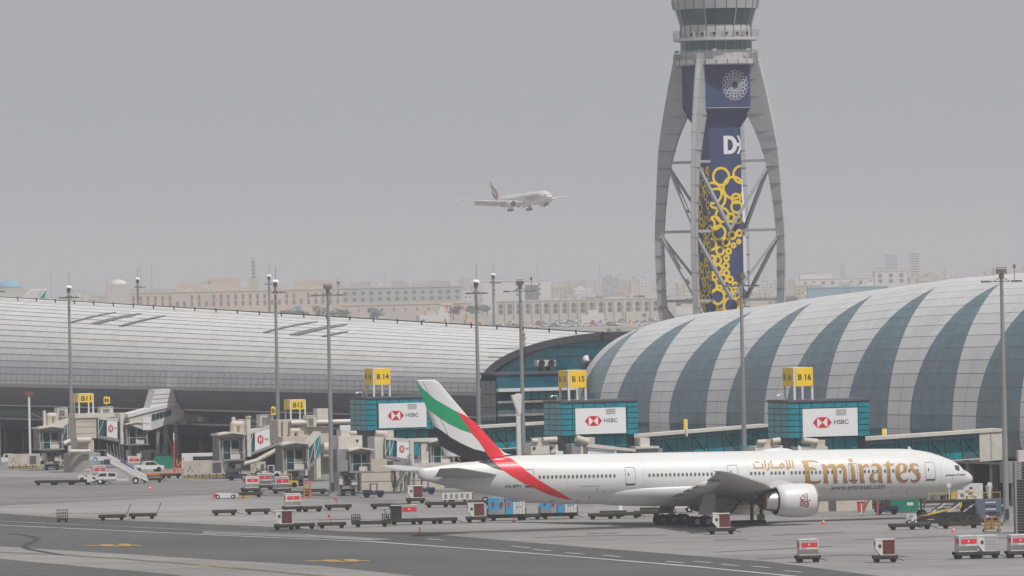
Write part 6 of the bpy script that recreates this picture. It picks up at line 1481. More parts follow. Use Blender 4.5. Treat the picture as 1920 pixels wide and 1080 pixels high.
def cagecart_proto():
    T = empty('cage_cart', (0, 0, 0)); MB().box(-.7, .7, -.6, .6, .25, .5).build('base', M_DOLLD, T)
    m = MB()
    for i in range(6):
        x = -.7+1.4*i/5
        for y in (-.58, .58): m.box(x-.03, x+.03, y-.03, y+.03, .5, 1.65)
    for z in (.8, 1.2, 1.62):
        for y in (-.58, .58): m.box(-.72, .72, y-.03, y+.03, z-.03, z+.03)
        for x in (-.7, .7): m.box(x-.03, x+.03, -.6, .6, z-.03, z+.03)
    tag(m.build('cage', M_DOLLD, T), kind='stuff')
    for x in (-.5, .5):
        for y in (-.45, .45): MB().cyl((x, y-.08, .16), (x, y+.08, .16), .16, n=10).build('wheel', M_TYRE, T)
    return T
def ld3(kind):
    """contoured aircraft container; floor at z=0. kinds: front = overhang faces the viewer, side = profile faces the viewer"""
    T = empty('cargo_container', (0, 0, 0)); H = 1.62
    if kind in ('front', 'frontw', 'grey'):
        mt = M_ALU if kind != 'frontw' else M_ALUW; W = 2.0
        MB().prism([(-.75, .0), (.8, 0), (.8, H), (-1.0, H), (-1.0, .55)], 'x', -W/2, W/2).build('shell', mt, T)
        m = MB().box(-W/2-.02, W/2+.02, -1.03, .83, H-.05, H+.03).box(-W/2-.02, W/2+.02, -.78, .83, -.06, .02)
        for x in (-W/2, W/2): m.box(x-.03, x+.03, -1.03, -.97, .5, H)
        m.build('rim', M_ALUW, T)
        MB().box(-W*.40, W*.44, -1.03, -1.0, H*.52, H*.80).build('red_label', M_LABEL, T)
        MB().box(-.06, .08, -1.045, -1.03, H*.6, H*.73).build('emblem', M_WHT, T)
        MB().box(-W/2-.02, -W/2, -.8, .4, H*.5, H*.82).build('side_label', M_LABEL, T)
        MB().box(-W*.1, W*.42, -1.015, -1.0, H*.36, H*.47).build('plate', M_ALUW, T)
        for x in (-W*.25, W*.2): MB().box(x-.02, x+.02, -1.012, -1.0, .55, H*.5).build('rib', M_GALV, T)
    elif kind in ('side', 'sidegrey'):
        MB().prism([(-.55, 0), (1.0, 0), (1.0, H), (-1.05, H), (-1.05, .62)], 'y', -.76, .76).build('shell', M_ALUW, T)
        MB().box(-.28, .97, -.80, -.76, .04, H-.05).build('curtain', M_MAR if kind == 'side' else M_ALU, T)
        m = MB().box(-1.07, 1.02, -.79, .79, H-.04, H+.03).box(-.57, 1.02, -.79, .79, -.05, .03); m.build('rim', M_ALUW, T)
        MB().box(-.75, -.45, -.79, -.76, .75, 1.1).build('data_panel', M_TXT, T)
        MB().box(-1.09, -1.05, -.6, .6, .9, 1.4).build('red_label', M_LABEL, T)
        for k in range(4): MB().box(-.28, .97, -.815, -.80, .3+k*.36, .33+k*.36).build('curtain_strap', M_DOLLD if kind == 'side' else M_GALV, T)
    elif kind == 'wide':
        MB().box(-1.6, -.30, -.8, .8, 0, H).build('covered_half', M_BLKC, T); MB().box(-.28, 1.65, -.8, .8, 0, H).build('shell', M_ALU, T)
        MB().box(-.2, 1.6, -.84, -.8, H*.55, H*.88).build('red_label', M_LABEL, T); MB().box(.6, .75, -.86, -.84, H*.64, H*.78).build('emblem', M_WHT, T); MB().box(-1.62, 1.67, -.83, .83, H, H+.05).build('rim', M_ALUW, T)
        for k in range(5): MB().box(-1.5+k*.27, -1.44+k*.27, -.82, -.8, .05, H-.05).build('cover_fold', M_DOLLD, T)
    return T
def blue_unit(n=3):
    T = empty('cargo_container', (0, 0, 0)); H = 2.15
    MB().box(-2.3, -1.05, -1.1, 1.1, 0, H*.98).build('blue_box', M_BLUEC, T); MB().box(-1.02, -.2, -1.0, 1.0, 0, H*.97).build('grey_box', mat('grey_lilac', (.30, .30, .36), .6), T)
    MB().box(-.15, .75, -1.1, 1.1, 0, H*.86).build('blue_box', M_BLUEC, T); MB().box(.8, 2.3, -1.0, 1.0, 0, H*.86).build('white_box', M_ALUW, T)
    MB().box(-.2, 2.35, -1.15, 1.15, H*.87, H).build('blue_cover', M_BLUEC, T); 
    for x in (-1.7, -.6, .3): MB().box(x-.22, x+.1, -1.13, -1.1, H*.45, H*.75).build('crest', M_LABEL if x > 0 else mat('crest_dark', (.2, .06, .1), .6), T)
    for x in (1.2, 1.55, 1.95): MB().box(x-.015, x+.015, -1.03, -1.0, .05, H*.85).build('door_rod', M_DOLLD, T)
    for x in (1.35, 1.75): MB().box(x-.08, x+.08, -1.05, -1.0, H*.4, H*.46).build('latch', M_BLUEC, T)
    MB().box(-2.3, -1.05, -1.12, -1.1, 0, H*.25).build('grey_skirt', M_GALV, T)
    return T
def cone_proto():
    T = empty('traffic_cone', (0, 0, 0)); MB().box(-.24, .24, -.24, .24, 0, .06).build('base', M_CONE, T); MB().lathe([(.2, .06), (.15, .3)], (0, 0, 0), 'z', 12).build('skirt', M_CONE, T); MB().lathe([(.15, .3), (.11, .5)], (0, 0, 0), 'z', 12).build('reflective_band', M_WHT, T); MB().lathe([(.11, .5), (.03, .85)], (0, 0, 0), 'z', 12).build('tip', M_CONE, T)
    return T
def van_proto(mt, kind='pickup'):
    T = empty('service_vehicle', (0, 0, 0))
    if kind == 'pickup':
        MB().prism([(-2.6, .45), (2.6, .45), (2.65, 1.0), (1.7, 1.15), (.9, 1.75), (-.6, 1.75), (-.75, 1.15), (-2.6, 1.15)], 'y', -.9, .9).build('body', mt, T); MB().prism([(1.5, 1.15), (.85, 1.65), (-.5, 1.65), (-.6, 1.15)], 'y', -.92, .92).build('window', M_CGL2, T)
        for x in (-1.7, 1.7):
            for y in (-.93, .69): MB().cyl((x, y, .4), (x, y+.24, .4), .4, n=14).build('wheel', M_TYRE, T)
        MB().box(2.62, 2.7, -.8, .8, .45, .7).build('bumper', M_DOLLD, T)
    elif kind == 'suv':
        MB().prism([(-2.4, .4), (2.4, .4), (2.45, 1.0), (1.5, 1.15), (.8, 1.8), (-1.9, 1.8), (-2.35, 1.1)], 'y', -.92, .92).build('body', mt, T); MB().prism([(1.3, 1.15), (.7, 1.7), (-1.75, 1.7), (-2.1, 1.15)], 'y', -.94, .94).build('window', M_CGL2, T)
        for x in (-1.5, 1.5):
            for y in (-.95, .7): MB().cyl((x, y, .38), (x, y+.25, .38), .38, n=14).build('wheel', M_TYRE, T)
    elif kind == 'tug':
        MB().prism([(-1.5, .35), (1.5, .35), (1.5, .95), (.3, 1.0), (.2, .8), (-.5, .8), (-.55, 1.1), (-1.5, 1.1)], 'y', -.75, .75).build('body', mt, T); MB().box(-.45, -.35, -.7, .7, .8, 1.9).box(-.45, .6, -.75, .75, 1.9, 1.98).box(.5, .58, -.7, -.62, .9, 1.9).box(.5, .58, .62, .7, .9, 1.9).build('canopy', mt, T); MB().box(-.5, 0, -.4, .4, .8, 1.0).build('seat', M_TXT, T)
        for x in (-.95, .95):
            for y in (-.8, .56): MB().cyl((x, y, .38), (x, y+.24, .38), .38, n=14).build('wheel', M_TYRE, T)
    return T
PR = {'flat': dolly_proto(3.3), 'up': dolly_proto(3.6, bar='up'), 'red': dolly_proto(3.6, bar='red'), 'cage2': dolly_proto(4.9, cage=True, rollers=False), 'short': dolly_proto(2.6), 'cagecart': cagecart_proto(),
      'front': ld3('front'), 'frontw': ld3('frontw'), 'side': ld3('side'), 'sidegrey': ld3('sidegrey'), 'wide': ld3('wide'), 'blue': blue_unit(), 'cone': cone_proto(),
      'pickup': van_proto(M_WHT), 'suv': van_proto(M_WHT, 'suv'), 'tug': van_proto(M_GYEL, 'tug'), 'wtug': van_proto(M_WHT, 'tug'), 'dtug': van_proto(M_BLUEV, 'tug')}
CATS = {'flat': 'dolly', 'up': 'dolly', 'red': 'dolly', 'cage2': 'dolly', 'short': 'dolly', 'cagecart': 'cart', 'front': 'container', 'frontw': 'container', 'side': 'container', 'sidegrey': 'container', 'wide': 'container', 'blue': 'container', 'cone': 'traffic cone', 'pickup': 'pickup', 'suv': 'car', 'tug': 'baggage tug', 'wtug': 'baggage tug', 'dtug': 'baggage tug'}
GRPS = {'dolly': 'empty container dollies on the apron', 'container': 'cargo containers standing on the apron', 'traffic cone': 'orange traffic cones', 'cart': None, 'pickup': 'white service pickups', 'car': None, 'baggage tug': 'baggage tugs'}
KT4 = tree_of(None); usedp = set()
def put(kind, px_, py_, label, rz=0.0, z=0.0, flip=False, sc=1.0):
    o = PR[kind] if kind not in usedp else copy_tree(PR[kind], KT4); usedp.add(kind)
    p = G(px_, py_-1.0); o.location = (p.x, p.y+.6, z); o.rotation_euler = (0, 0, R(rz)); o.scale = (-sc if flip else sc, sc, sc)
    tag(o, label, CATS[kind], GRPS[CATS[kind]]); return o
def loaded(kind, px_, py_, label, rz=5.0, dolly='short', flip=False, dl=None, dk=0):
    put(dolly, px_, py_, dl or f'low dolly carrying the {label}', rz+dk); put(kind, px_, py_, label, rz, z=.84, flip=flip)
# containers nearest the camera
loaded('front', 1515, 1056, 'silver container with red label standing alone at the asphalt edge', 8)
loaded('side', 1660, 1056, 'maroon container standing alone near the front right', 4)
loaded('front', 1812, 1049.5, 'silver container with red labels, leftmost of the row at the right', 14)
loaded('sidegrey', 1851, 1048.5, 'container with plain grey door, middle of the row at the right', 6)
loaded('front', 1910, 1047.5, 'silver container with red labels cut by the right edge', 12)
loaded('side', 1353, 1003, 'container with red brown curtain beside the main wheels', 4, 'flat')
loaded('side', 533, 995.5, 'maroon curtained container at the left end of the middle dolly row', 2)
loaded('frontw', 548, 961, 'white container with red label behind the maroon one', 10)
loaded('wide', 757, 985.5, 'half black, half silver container unit with a red label', 4, 'up', dk=180)
loaded('side', 893, 981, 'maroon container left of the blue container units', 4)
loaded('side', 779, 945.5, 'dark maroon container under the tailplane tip', 3)
loaded('blue', 950, 977.5, 'left hand blue and white container unit', 3, 'cage2')
loaded('blue', 1047, 974.5, 'right hand blue and white container unit', 3, 'cage2')
loaded('frontw', 470, 926, 'white container with two red labels below the B12 bridge', 18)
loaded('front', 495, 920, 'greenish silver container with bright red top between two white ones', 6)
loaded('front', 528, 927, 'grey container with red label left of the orange rack', 8)
loaded('front', 185, 904, 'silver and red container behind the white passenger steps', 10)
loaded('frontw', 250, 885, 'container with red band right of the white passenger steps', 10)
# empty dollies
put('cagecart', 116.5, 980.5, 'small wire cage cart standing alone on the dark asphalt edge', 4)
put('up', 210, 977, 'flat dolly with raised tow bar, left one of the two on the pale concrete', 3)
put('up', 267, 974.5, 'flat dolly with raised tow bar, right one of the two on the pale concrete', 3)
for (k, x, y, rz, lab) in (('flat', 421, 968, 2, 'flat dolly at the left end of the row below the tow tractor'), ('flat', 483, 966, 3, 'flat dolly left of the white container with red label'), ('short', 585, 961, 8, 'short dolly just right of the white container'), ('red', 634, 958, 3, 'flat dolly with red lever, upper row'),
        ('short', 571, 993.5, 5, 'short dolly right of the maroon curtained container'), ('red', 622, 992, 3, 'flat dolly with a raised red brake lever'), ('cage2', 696, 989.5, 3, 'long dolly with a wire cage at each end'), ('flat', 718, 956, 4, 'flat dolly at the left end of the row behind the half black unit'), ('short', 750, 956, 4, 'short dolly in the row behind the half black unit'),
        ('short', 801, 984, 5, 'short dolly right of the half black container unit'), ('short', 838, 983, 5, 'short dolly left of the maroon container and blue units'), ('flat', 820, 953, 3, 'flat dolly under the tail, left of the row'), ('flat', 866, 953, 3, 'flat dolly under the tail, middle of the row'), ('flat', 900, 950, 2, 'flat dolly under the tail, right end of the row'),
        ('short', 995, 976, 4, 'short dolly between the two blue units'), ('flat', 1128, 975, 4, 'flat dolly in the cluster under the middle fuselage'), ('flat', 1150, 970, 6, 'flat dolly behind the cluster under the middle fuselage'), ('flat', 1176, 973, 3, 'flat dolly at the right of the cluster under the middle fuselage'), ('flat', 1214, 970, 5, 'flat dolly just left of the main wheels'), ('flat', 1225, 964, 3, 'flat dolly behind the main wheels, half in shade'),
        ('flat', 1693, 995, 2, 'dark flat dolly left of the nose wheel equipment'), ('short', 1725, 994, 2, 'short dolly beside the dark flat dolly under the nose'),
        ('flat', 85, 911, 0, 'flat dolly at the left end of the row left of the passenger steps'), ('flat', 118, 910.5, 1, 'second dolly in the row left of the passenger steps'), ('flat', 150, 910, 1, 'third dolly in the row left of the passenger steps'), ('flat', 180, 909.5, 0, 'dolly next to the passenger steps'),
        ('flat', 470, 934, 4, 'dark dolly right of the red and white tow tractor'), ('flat', 560, 932, 6, 'dark dolly below the B12 cab'), ('flat', 590, 928, 6, 'dark dolly right of the orange rack'), ('flat', 285, 906, 2, 'dark dolly right of the passenger steps'), ('flat', 320, 898, 2, 'dark dolly left of the white bus'),
        ('cage2', 1800, 992, 3, 'caged dolly in the cluster right of the nose wheel'), ('cage2', 1760, 988, 3, 'caged dolly just right of the yellow tow bar'), ('cage2', 1835, 987, 3, 'caged dolly at the right of the nose wheel cluster'), ('cage2', 1795, 979, 3, 'caged dolly at the back of the nose wheel cluster')): put(k, x, y, lab, rz)
for (x, y, lab) in ((787, 1003, 'striped marker post on the asphalt edge'), (1544, 985, 'orange and white cone just right of the engine'), (1788, 1000, 'orange cone below the nose wheel cluster'), (963, 981, 'orange and white cone in front of the blue container unit'), (281, 920, 'small cone on the apron right of the passenger steps'), (1866, 985, 'orange cone at the foot of the thick lamp mast')): put('cone', x, y, lab)
# vehicles
for (k, x, y, rz, lab) in (('pickup', 14, 871, 10, 'white pickup at the left edge behind the cream generator'), ('pickup', 400, 872, 175, 'white pickup behind the white bus'), ('pickup', 362, 871, 170, 'white pickup left of the one behind the bus'), ('pickup', 276, 886, 20, 'white vehicle with open dark cab right of the passenger steps'), ('suv', 332, 873, 8, 'white car by the red and orange lifting frame'), ('suv', 437, 874, 172, 'white car between the white bus and the B12 cab'), ('pickup', 296, 873, 5, 'white pickup behind the green waste container'), ('suv', 63, 872, 5, 'white car behind the cream unit at the left edge'), ('suv', 628, 880, 172, 'white car by the lamp mast under the cream tank'), ('wtug', 507, 897, 10, 'white tug between the B12 bridge and the lamp mast'), ('pickup', 603, 897, 5, 'white pickup beside the cream block under B12'), ('tug', 540, 915, 0, 'yellow tug behind the red labelled containers below B12'), ('dtug', 700, 934, 5, 'dark tug at the concrete wall left of the tailplane'), ('suv', 1878, 938, 175, 'silver grey car parked in the shade by the thick lamp mast'),
        ('wtug', 585, 897, 20, 'white tug under the right hand B12 cab'), ('dtug', 796, 928, 5, 'dark tug with white front under the tailplane'), ('dtug', 1663, 966, 175, 'dark tug under the forward fuselage'), ('tug', 1820, 960, 5, 'yellow tug with white canopy under the nose'), ('tug', 640, 906, 0, 'yellow tug by the lamp mast base'), ('wtug', 860, 942, 5, 'white tug under the rear fuselage'), ('dtug', 445, 902, 5, 'dark tug under the left hand B12 cab'), ('wtug', 165, 905, 0, 'small white tug in front of the red container')): put(k, x, y, lab, rz)
for k, o in PR.items():
    if k not in usedp:
        for c in KT4.get(o.name, []): bpy.data.objects.remove(c)
        bpy.data.objects.remove(o)
t_ = GP(55, 872).y; a_ = PT(55, 785, t_); c_ = PT(55, 741, t_)
o = empty('beacon_post', unpier(a_.x, t_, 0), PHI, 'white post with a red topped head left of the B11 sign', 'post'); MB().box(-.16, .16, -.16, .16, 0, c_.z).build('post', M_WHT, o); MB().box(-.7, .7, -.4, .4, c_.z, c_.z+.6).build('head', mat('beacon_red', (.22, .05, .06), .6), o); MB().bar((.1, 0, a_.z+1.0), (2.4, 0, a_.z), .1).build('stay', M_GALV, o)
# ---- single machines, local x to the right
def machine(name, px_, py_, label, cat, rz=4.0): return empty(name, G(px_, py_-.8)+Vector((0, .6, 0)), R(rz), label, cat)
def wheels(T, xs, ys, r, w=.26, mt=None):
    for x in xs:
        for y in ys: o = MB().cyl((x, y-w/2, r), (x, y+w/2, r), r, n=16).build('wheel', M_TYRE, T, smooth=True); MB().cyl((x, y-w/2-.01, r), (x, y+w/2+.01, r), r*.5, n=10).build('rim', mt or M_WHT, o)
T = machine('passenger_steps', 214, 909, 'white passenger steps truck with a blue emblem on its platform', 'stairs truck', 3)
W = 1.5
MB().box(-3.6, 2.2, -W/2, W/2, .55, .85).build('chassis', M_WHT, T)
MB().prism([(-2.9, .8), (.4, .8), (.4, 1.9), (-1.0, 1.95), (-2.2, 1.85), (-2.9, 1.35)], 'y', -.95, .95).build('cab', M_WHT, T); MB().prism([(-2.6, 1.3), (-1.2, 1.3), (-1.2, 1.75), (-2.1, 1.75)], 'y', -.97, .97).build('window', M_CGL2, T); MB().box(-.9, .2, -.97, .97, 1.25, 1.75).build('window', M_CGL2, T)
wheels(T, (-2.2, 3.3), (-.75, .75), .5)
MB().prism([(-3.6, 4.3), (-1.2, 4.35), (5.2, .75), (5.3, .5), (4.9, .42), (-1.4, 3.7), (-3.6, 3.75)], 'y', -W/2, W/2).build('stair_body', M_WHT, T)
m = MB()
for sd in (-1, 1):
    m.bar((-1.2, sd*W/2, 5.3), (5.1, sd*W/2, 1.6), .07); m.bar((-3.6, sd*W/2, 5.35), (-1.2, sd*W/2, 5.3), .07)
    for i in range(9): u = i/8; m.bar((-1.2+6.3*u, sd*W/2, 4.3-3.6*u), (-1.2+6.3*u, sd*W/2, 5.3-3.7*u), .05)
    for i in range(3): m.bar((-3.55+i*1.1, sd*W/2, 4.3), (-3.55+i*1.1, sd*W/2, 5.35), .05)
m.build('handrail', M_GALV, T)
MB().prism([(-1.1, 4.35), (5.0, .9), (5.0, 1.35), (-1.1, 4.95)], 'y', -W/2-.04, -W/2).build('side_panel', M_WHT, T)
p = [(x, z) for x, z in ((1.0, 3.45), (3.2, 2.2), (3.2, 2.42), (1.0, 3.68))]; MB().prism(p, 'y', -W/2-.06, -W/2-.04).build('blue_lettering', mat('letter_blue', (.06, .1, .3), .5), T)
MB().box(-1.5, -.6, -W/2-.08, -W/2, 3.1, 3.9).build('purple_panel', M_BLUEV, T)
MB().lathe([(.42, 0), (.42, .02), (.26, .02), (.26, 0)], (-2.9, -W/2-.08, 3.9), 'y', 18, cap=False).build('blue_emblem', mat('emblem_blue', (.05, .35, .65), .5), T)
m = MB().bar((-2.6, 0, .8), (-1.5, 0, 3.8), .14).bar((2.9, 0, .8), (-.9, 0, 3.7), .12).bar((-3.4, -.6, 3.7), (-3.3, -.6, 4.9), .05); m.build('strut', M_WHT, T)
MB().box(-4.2, -3.4, -.7, .7, .4, 1.6).build('engine_box', M_ALUW, T)
T = machine('airport_bus', 385, 888, 'white airport bus standing behind the cream ground unit', 'bus', 3)
MB().box(-3.8, 3.9, -1.3, 1.3, .4, 3.25).build('body', M_WHT, T); MB().box(-2.0, 3.4, -1.33, 1.33, 1.9, 2.75).build('window_strip', M_CGL2, T); MB().box(-3.84, -2.4, -1.25, 1.25, 1.7, 2.85).build('windscreen', M_CGL2, T); wheels(T, (-2.5, 2.6), (-1.2, 1.2), .48); MB().box(-2.3, -2.1, -1.35, 1.35, 1.8, 2.85).build('pillar', M_WHT, T)
def unit(name, px_, py_, w, h, lab, d=2.4, mt=None):
    T = machine(name, px_, py_, lab, 'ground power unit', 3); MB().box(-w/2, w/2, -d/2, d/2, .45, h).build('housing', mt or M_CREAM, T)
    m = MB(); n = int(w/.55)
    for i in range(n):
        for j in range(3):
            if (i+j) % 2: m.box(-w/2+.1+i*.55, -w/2+.45+i*.55, -d/2-.02, -d/2, .15+j*.16, .29+j*.16)
    MB().box(-w/2, w/2, -d/2+.05, d/2, .1, .45).build('skirt', M_GYEL, T); tag(m.build('hazard_marks', M_HAZB, T), kind='stuff')
    for i in range(2): MB().box(-w*.1+i*w*.28, w*.1+i*w*.28, -d/2-.03, -d/2, .8, h-.35).build('louvre_panel', M_SOFF if i else M_CREAM2, T)
    for k in range(4): x = -w*.4+k*.22; MB().box(x, x+.12, -d/2-.04, -d/2, 1.1+.3*(k % 3), 1.3+.3*(k % 3)).build('sticker', M_TXT, T)
    return T
unit('ground_unit', 484, 893, 2.4, 2.2, 'small cream unit under the pipe of the B12 bridge'); unit('ground_unit', 1650, 952, 2.6, 2.0, 'cream unit against the wall under the forward fuselage'); unit('ground_unit', 384, 897, 6.8, 2.75, 'cream ground unit with black and yellow edging in front of the white bus'); unit('ground_unit', 45, 880, 5.4, 2.5, 'cream ground unit with yellow edging at the left edge'); unit('ground_unit', 276, 874, 3.4, 2.6, 'cream boxy unit right of the B11 right cab', mt=M_CREAM2); unit('ground_unit', 114, 880, 1.4, 1.5, 'small yellow edged box under the left B11 cab')
# bins, racks, plants, posts
T = machine('waste_container', 307, 880, 'green waste container between the cream unit and the white bus', 'waste container', 3); MB().prism([(-1.6, .1), (1.6, .1), (1.75, 1.6), (1.3, 2.0), (-1.3, 2.0), (-1.75, 1.6)], 'y', -.9, .9).build('bin', M_GREEN, T); MB().box(-1.3, 1.3, -.85, .85, 2.0, 2.06).build('lid', M_GREEN, T)
T = machine('waste_container', 1697, 962, 'green waste container under the forward fuselage', 'waste container', 3); MB().prism([(-1.6, .1), (1.6, .1), (1.75, 1.5), (1.3, 2.1), (-1.3, 2.1), (-1.75, 1.5)], 'y', -.9, .9).build('bin', M_GREEN, T); MB().box(.2, 1.0, -.93, -.9, .9, 1.3).build('notice', M_ALUW, T)
T = machine('red_bin', 1616, 961, 'dark red bin beside the wall under the forward fuselage', 'bin', 3); MB().prism([(-.45, 0), (.45, 0), (.55, 1.25), (-.55, 1.25)], 'y', -.4, .4).build('bin', M_LABEL, T); MB().box(-.58, .58, -.45, .45, 1.25, 1.33).build('lid', M_LABEL, T)
T = machine('orange_rack', 576, 934, 'tall orange ladder rack below the right hand B12 cab', 'rack', 5)
m = MB()
for x in (-.45, .45):
    for y in (-.3, .3): m.box(x-.08, x+.08, y-.08, y+.08, 0, 2.2)
for i in range(6): m.box(-.5, .5, -.35, .35, .1+i*.4, .2+i*.4)
m.build('rack', M_ORG, T)
T = machine('orange_crane_post', 327, 893, 'red post and orange lifting frame left of the white bus', 'lifting frame', 0)
MB().bar((0, 0, 0), (0, 0, 5.6), .22).build('red_post', M_LABEL, T); MB().bar((0, 0, 5.6), (0, 0, 6.9), .18).build('white_tip', M_WHT, T); MB().bar((-.5, 0, 0), (1.6, 0, 2.9), .18).bar((.6, 0, 0), (.4, 0, 2.6), .18).bar((1.5, 0, 0), (1.0, 0, 2.2), .14).bar((-1.5, 0, .9), (1.5, 0, .9), .14).build('orange_frame', M_ORG, T)
T = machine('belt_loader', 300, 898, 'low orange belt loader left of the white bus', 'belt loader', 2); MB().box(-3, 2.4, -.6, .6, .45, .85).build('belt', M_ORG, T); MB().box(-3.4, 1.5, -.7, .7, .3, .5).build('chassis', M_DOLLD, T); wheels(T, (-2.2, 1.4), (-.6, .6), .32)
T = machine('tow_tractor', 425, 936, 'low red and white tow tractor with striped tow bar', 'tow tractor', 2)
MB().prism([(-1.9, .2), (1.5, .2), (1.6, .6), (.4, .75), (-1.2, .8), (-1.95, .6)], 'y', -.9, .9).build('body', M_WHT, T); MB().box(-1.95, -1.2, -.92, .92, .25, .7).build('red_end', M_LABEL, T); MB().box(.7, 1.3, -.92, .92, .25, .6).build('red_panel', M_LABEL, T); MB().bar((1.5, 0, .35), (3.3, 0, .2), .14).build('tow_bar', M_GYEL, T); wheels(T, (-1.3, .9), (-.8, .8), .3)
# planting at the bridge foot
r = random.Random(9)
for k, (x, y, lab) in enumerate(((485, 905, 'scrubby green plant at the foot of the B12 bridge'), (505, 905, 'scrubby plant right of the other one at the B12 bridge foot'))):
    T = machine('shrub', x, y, lab, 'shrub', 0); m = MB()
    for _ in range(90):
        c = Vector((r.gauss(0, .5), r.gauss(0, .4), r.uniform(.2, 2.0))); a = Vector((r.uniform(-1, 1), r.uniform(-1, 1), r.uniform(-.3, 1))).normalized()*r.uniform(.2, .45); b = a.cross(Vector((r.uniform(-1, 1), 1, .2))).normalized()*.09; m.add([c-b, c+b, c+a], [(0, 1, 2)])
    m.build('foliage', mat('shrub_green', (.09, .12, .04), .9, 0, .3, 2), T); MB().cyl((0, 0, 0), (0, 0, 1), .06).build('stem', M_BARK, T)
# loader under the tail and the one at the nose
T = machine('cargo_loader', 868, 944, 'white cargo loader with yellow deck under the tail', 'cargo loader', 3)
MB().box(-3.0, 4.0, -1.2, 1.2, 1.6, 1.9).build('deck', M_GALV, T); MB().box(-2.9, 1.2, -1.22, 1.22, .5, 1.5).build('body', M_ALUW, T); MB().box(.0, 2.6, -1.0, 1.0, 1.95, 2.2).build('yellow_deck', M_GYEL, T); MB().box(1.3, 3.9, -1.1, 1.1, .5, 1.3).build('chassis', M_GWALL, T); wheels(T, (-2.2, .6, 3.0), (-1.0, 1.0), .4)
for i in range(5): MB().box(-2.6+i*.75, -2.2+i*.75, -1.25, -1.22, .7, 1.3).build('panel', M_GALV, T)
T = machine('cargo_loader', 1830, 976, 'long dark cargo loader with pale scissor struts right of the nose wheel', 'cargo loader', 3)
MB().box(-6.0, 3.4, -1.3, 1.3, 2.2, 2.55).build('deck', M_DOLLY, T); m = MB()
for i in range(5): x = -5.4+i*1.9; m.bar((x, -1.2, 1.1), (x+1.5, -1.2, 2.1), .16).bar((x, 1.2, 1.1), (x+1.5, 1.2, 2.1), .16)
m.build('scissor_strut', M_ALUW, T); MB().box(-5.8, 3.2, -1.1, 1.1, .55, 1.0).build('chassis', M_DOLLD, T); MB().box(-1.5, 3.3, -1.25, 1.25, 1.0, 2.15).build('engine_bay', M_DOLLD, T); wheels(T, (-4.6, -.4, 2.0), (-1.05, 1.05), .5, mt=M_GALV)
for x in (-3.2, 1.8): MB().bar((x, 0, 2.5), (x, 0, 4.3), .1).build('lamp_post', M_WHT, T); MB().lathe([(.3, 0), (.3, .15), (.05, .2)], (x, -.1, 4.3), 'y', 12).build('lamp', M_WHT, T)
m = MB()
for i in range(9): m.box(-5.9+i*1.1, -5.84+i*1.1, -1.3, -1.24, 2.55, 3.4)
m.box(-5.9, 3.0, -1.3, -1.25, 3.35, 3.42); tag(m.build('rail', M_GYEL, T), kind='stuff')
T = machine('nose_tow_bar', 1745, 982, 'yellow tow bar with white wheeled tug head at the nose wheel', 'tow bar', 8); MB().bar((-2.4, 0, .6), (2.8, 0, 1.7), .2).build('bar', M_GYEL, T); MB().box(-3.0, -1.8, -.6, .6, .3, 1.1).build('head', M_ALUW, T); wheels(T, (-2.7, -1.9), (-.5, .5), .26); MB().box(-2.6, 2.6, .6, 1.2, .5, .8).build('frame', M_DOLLD, T)
T = machine('catering_stand', 1822, 953, 'white patterned service unit with a funnel behind the nose cluster', 'service unit', 4); MB().box(-1.9, 1.4, -1, 1, .6, 3.1).build('housing', M_ALUW, T)
for i in range(10): a, b = r.uniform(-1.7, .9), r.uniform(.9, 2.6); MB().box(a, a+.4, -1.03, -1.0, b, b+.25).build('pattern_patch', r.choice((M_TXT, M_GALV, M_GREEN)), T)
MB().lathe([(.15, 0), (.25, .6), (.5, 1.6)], (2.2, -.8, 1.2), 'z', 14).build('funnel', M_WHT, T); MB().box(-2.2, 2.8, -1.1, 1.0, .3, .6).build('base', M_GALV, T); MB().box(-2.7, -1.9, -.9, .9, 1.2, 2.8).build('yellow_frame', M_GYEL, T)
T = machine('orange_cage', 1861, 998, 'small orange tubular cage trolley near the right edge', 'trolley', 4)
m = MB()
for x in (-.8, 0, .8):
    for y in (-.5, .5): m.box(x-.05, x+.05, y-.05, y+.05, .2, 1.7)
for z in (.3, .8, 1.25, 1.68):
    for y in (-.5, .5): m.box(-.85, .85, y-.04, y+.04, z-.04, z+.04)
m.box(-.9, .9, -.5, .5, .25, .35); m.build('cage', mat('faded_orange', (.34, .2, .1), .7, 0, .2, 2), T); MB().box(-.6, .3, -.3, .3, .35, 1.1).build('tank', M_GYEL, T); wheels(T, (-.9, .8), (-.45, .45), .17)
T = machine('striped_crate', 1853, 976, 'blue and red striped crate stack left of the thick lamp mast', 'crate', 4); MB().box(-1.6, 1.6, -.8, .8, .2, 2.6).build('mesh_wall', mat('slate_blue', (.12, .14, .2), .7), T)
for i in range(5): MB().box(-.4, .9, -.84, -.8, .4+i*.42, .55+i*.42).build('stripe', M_BLUEV if i % 2 else M_ALUW, T)
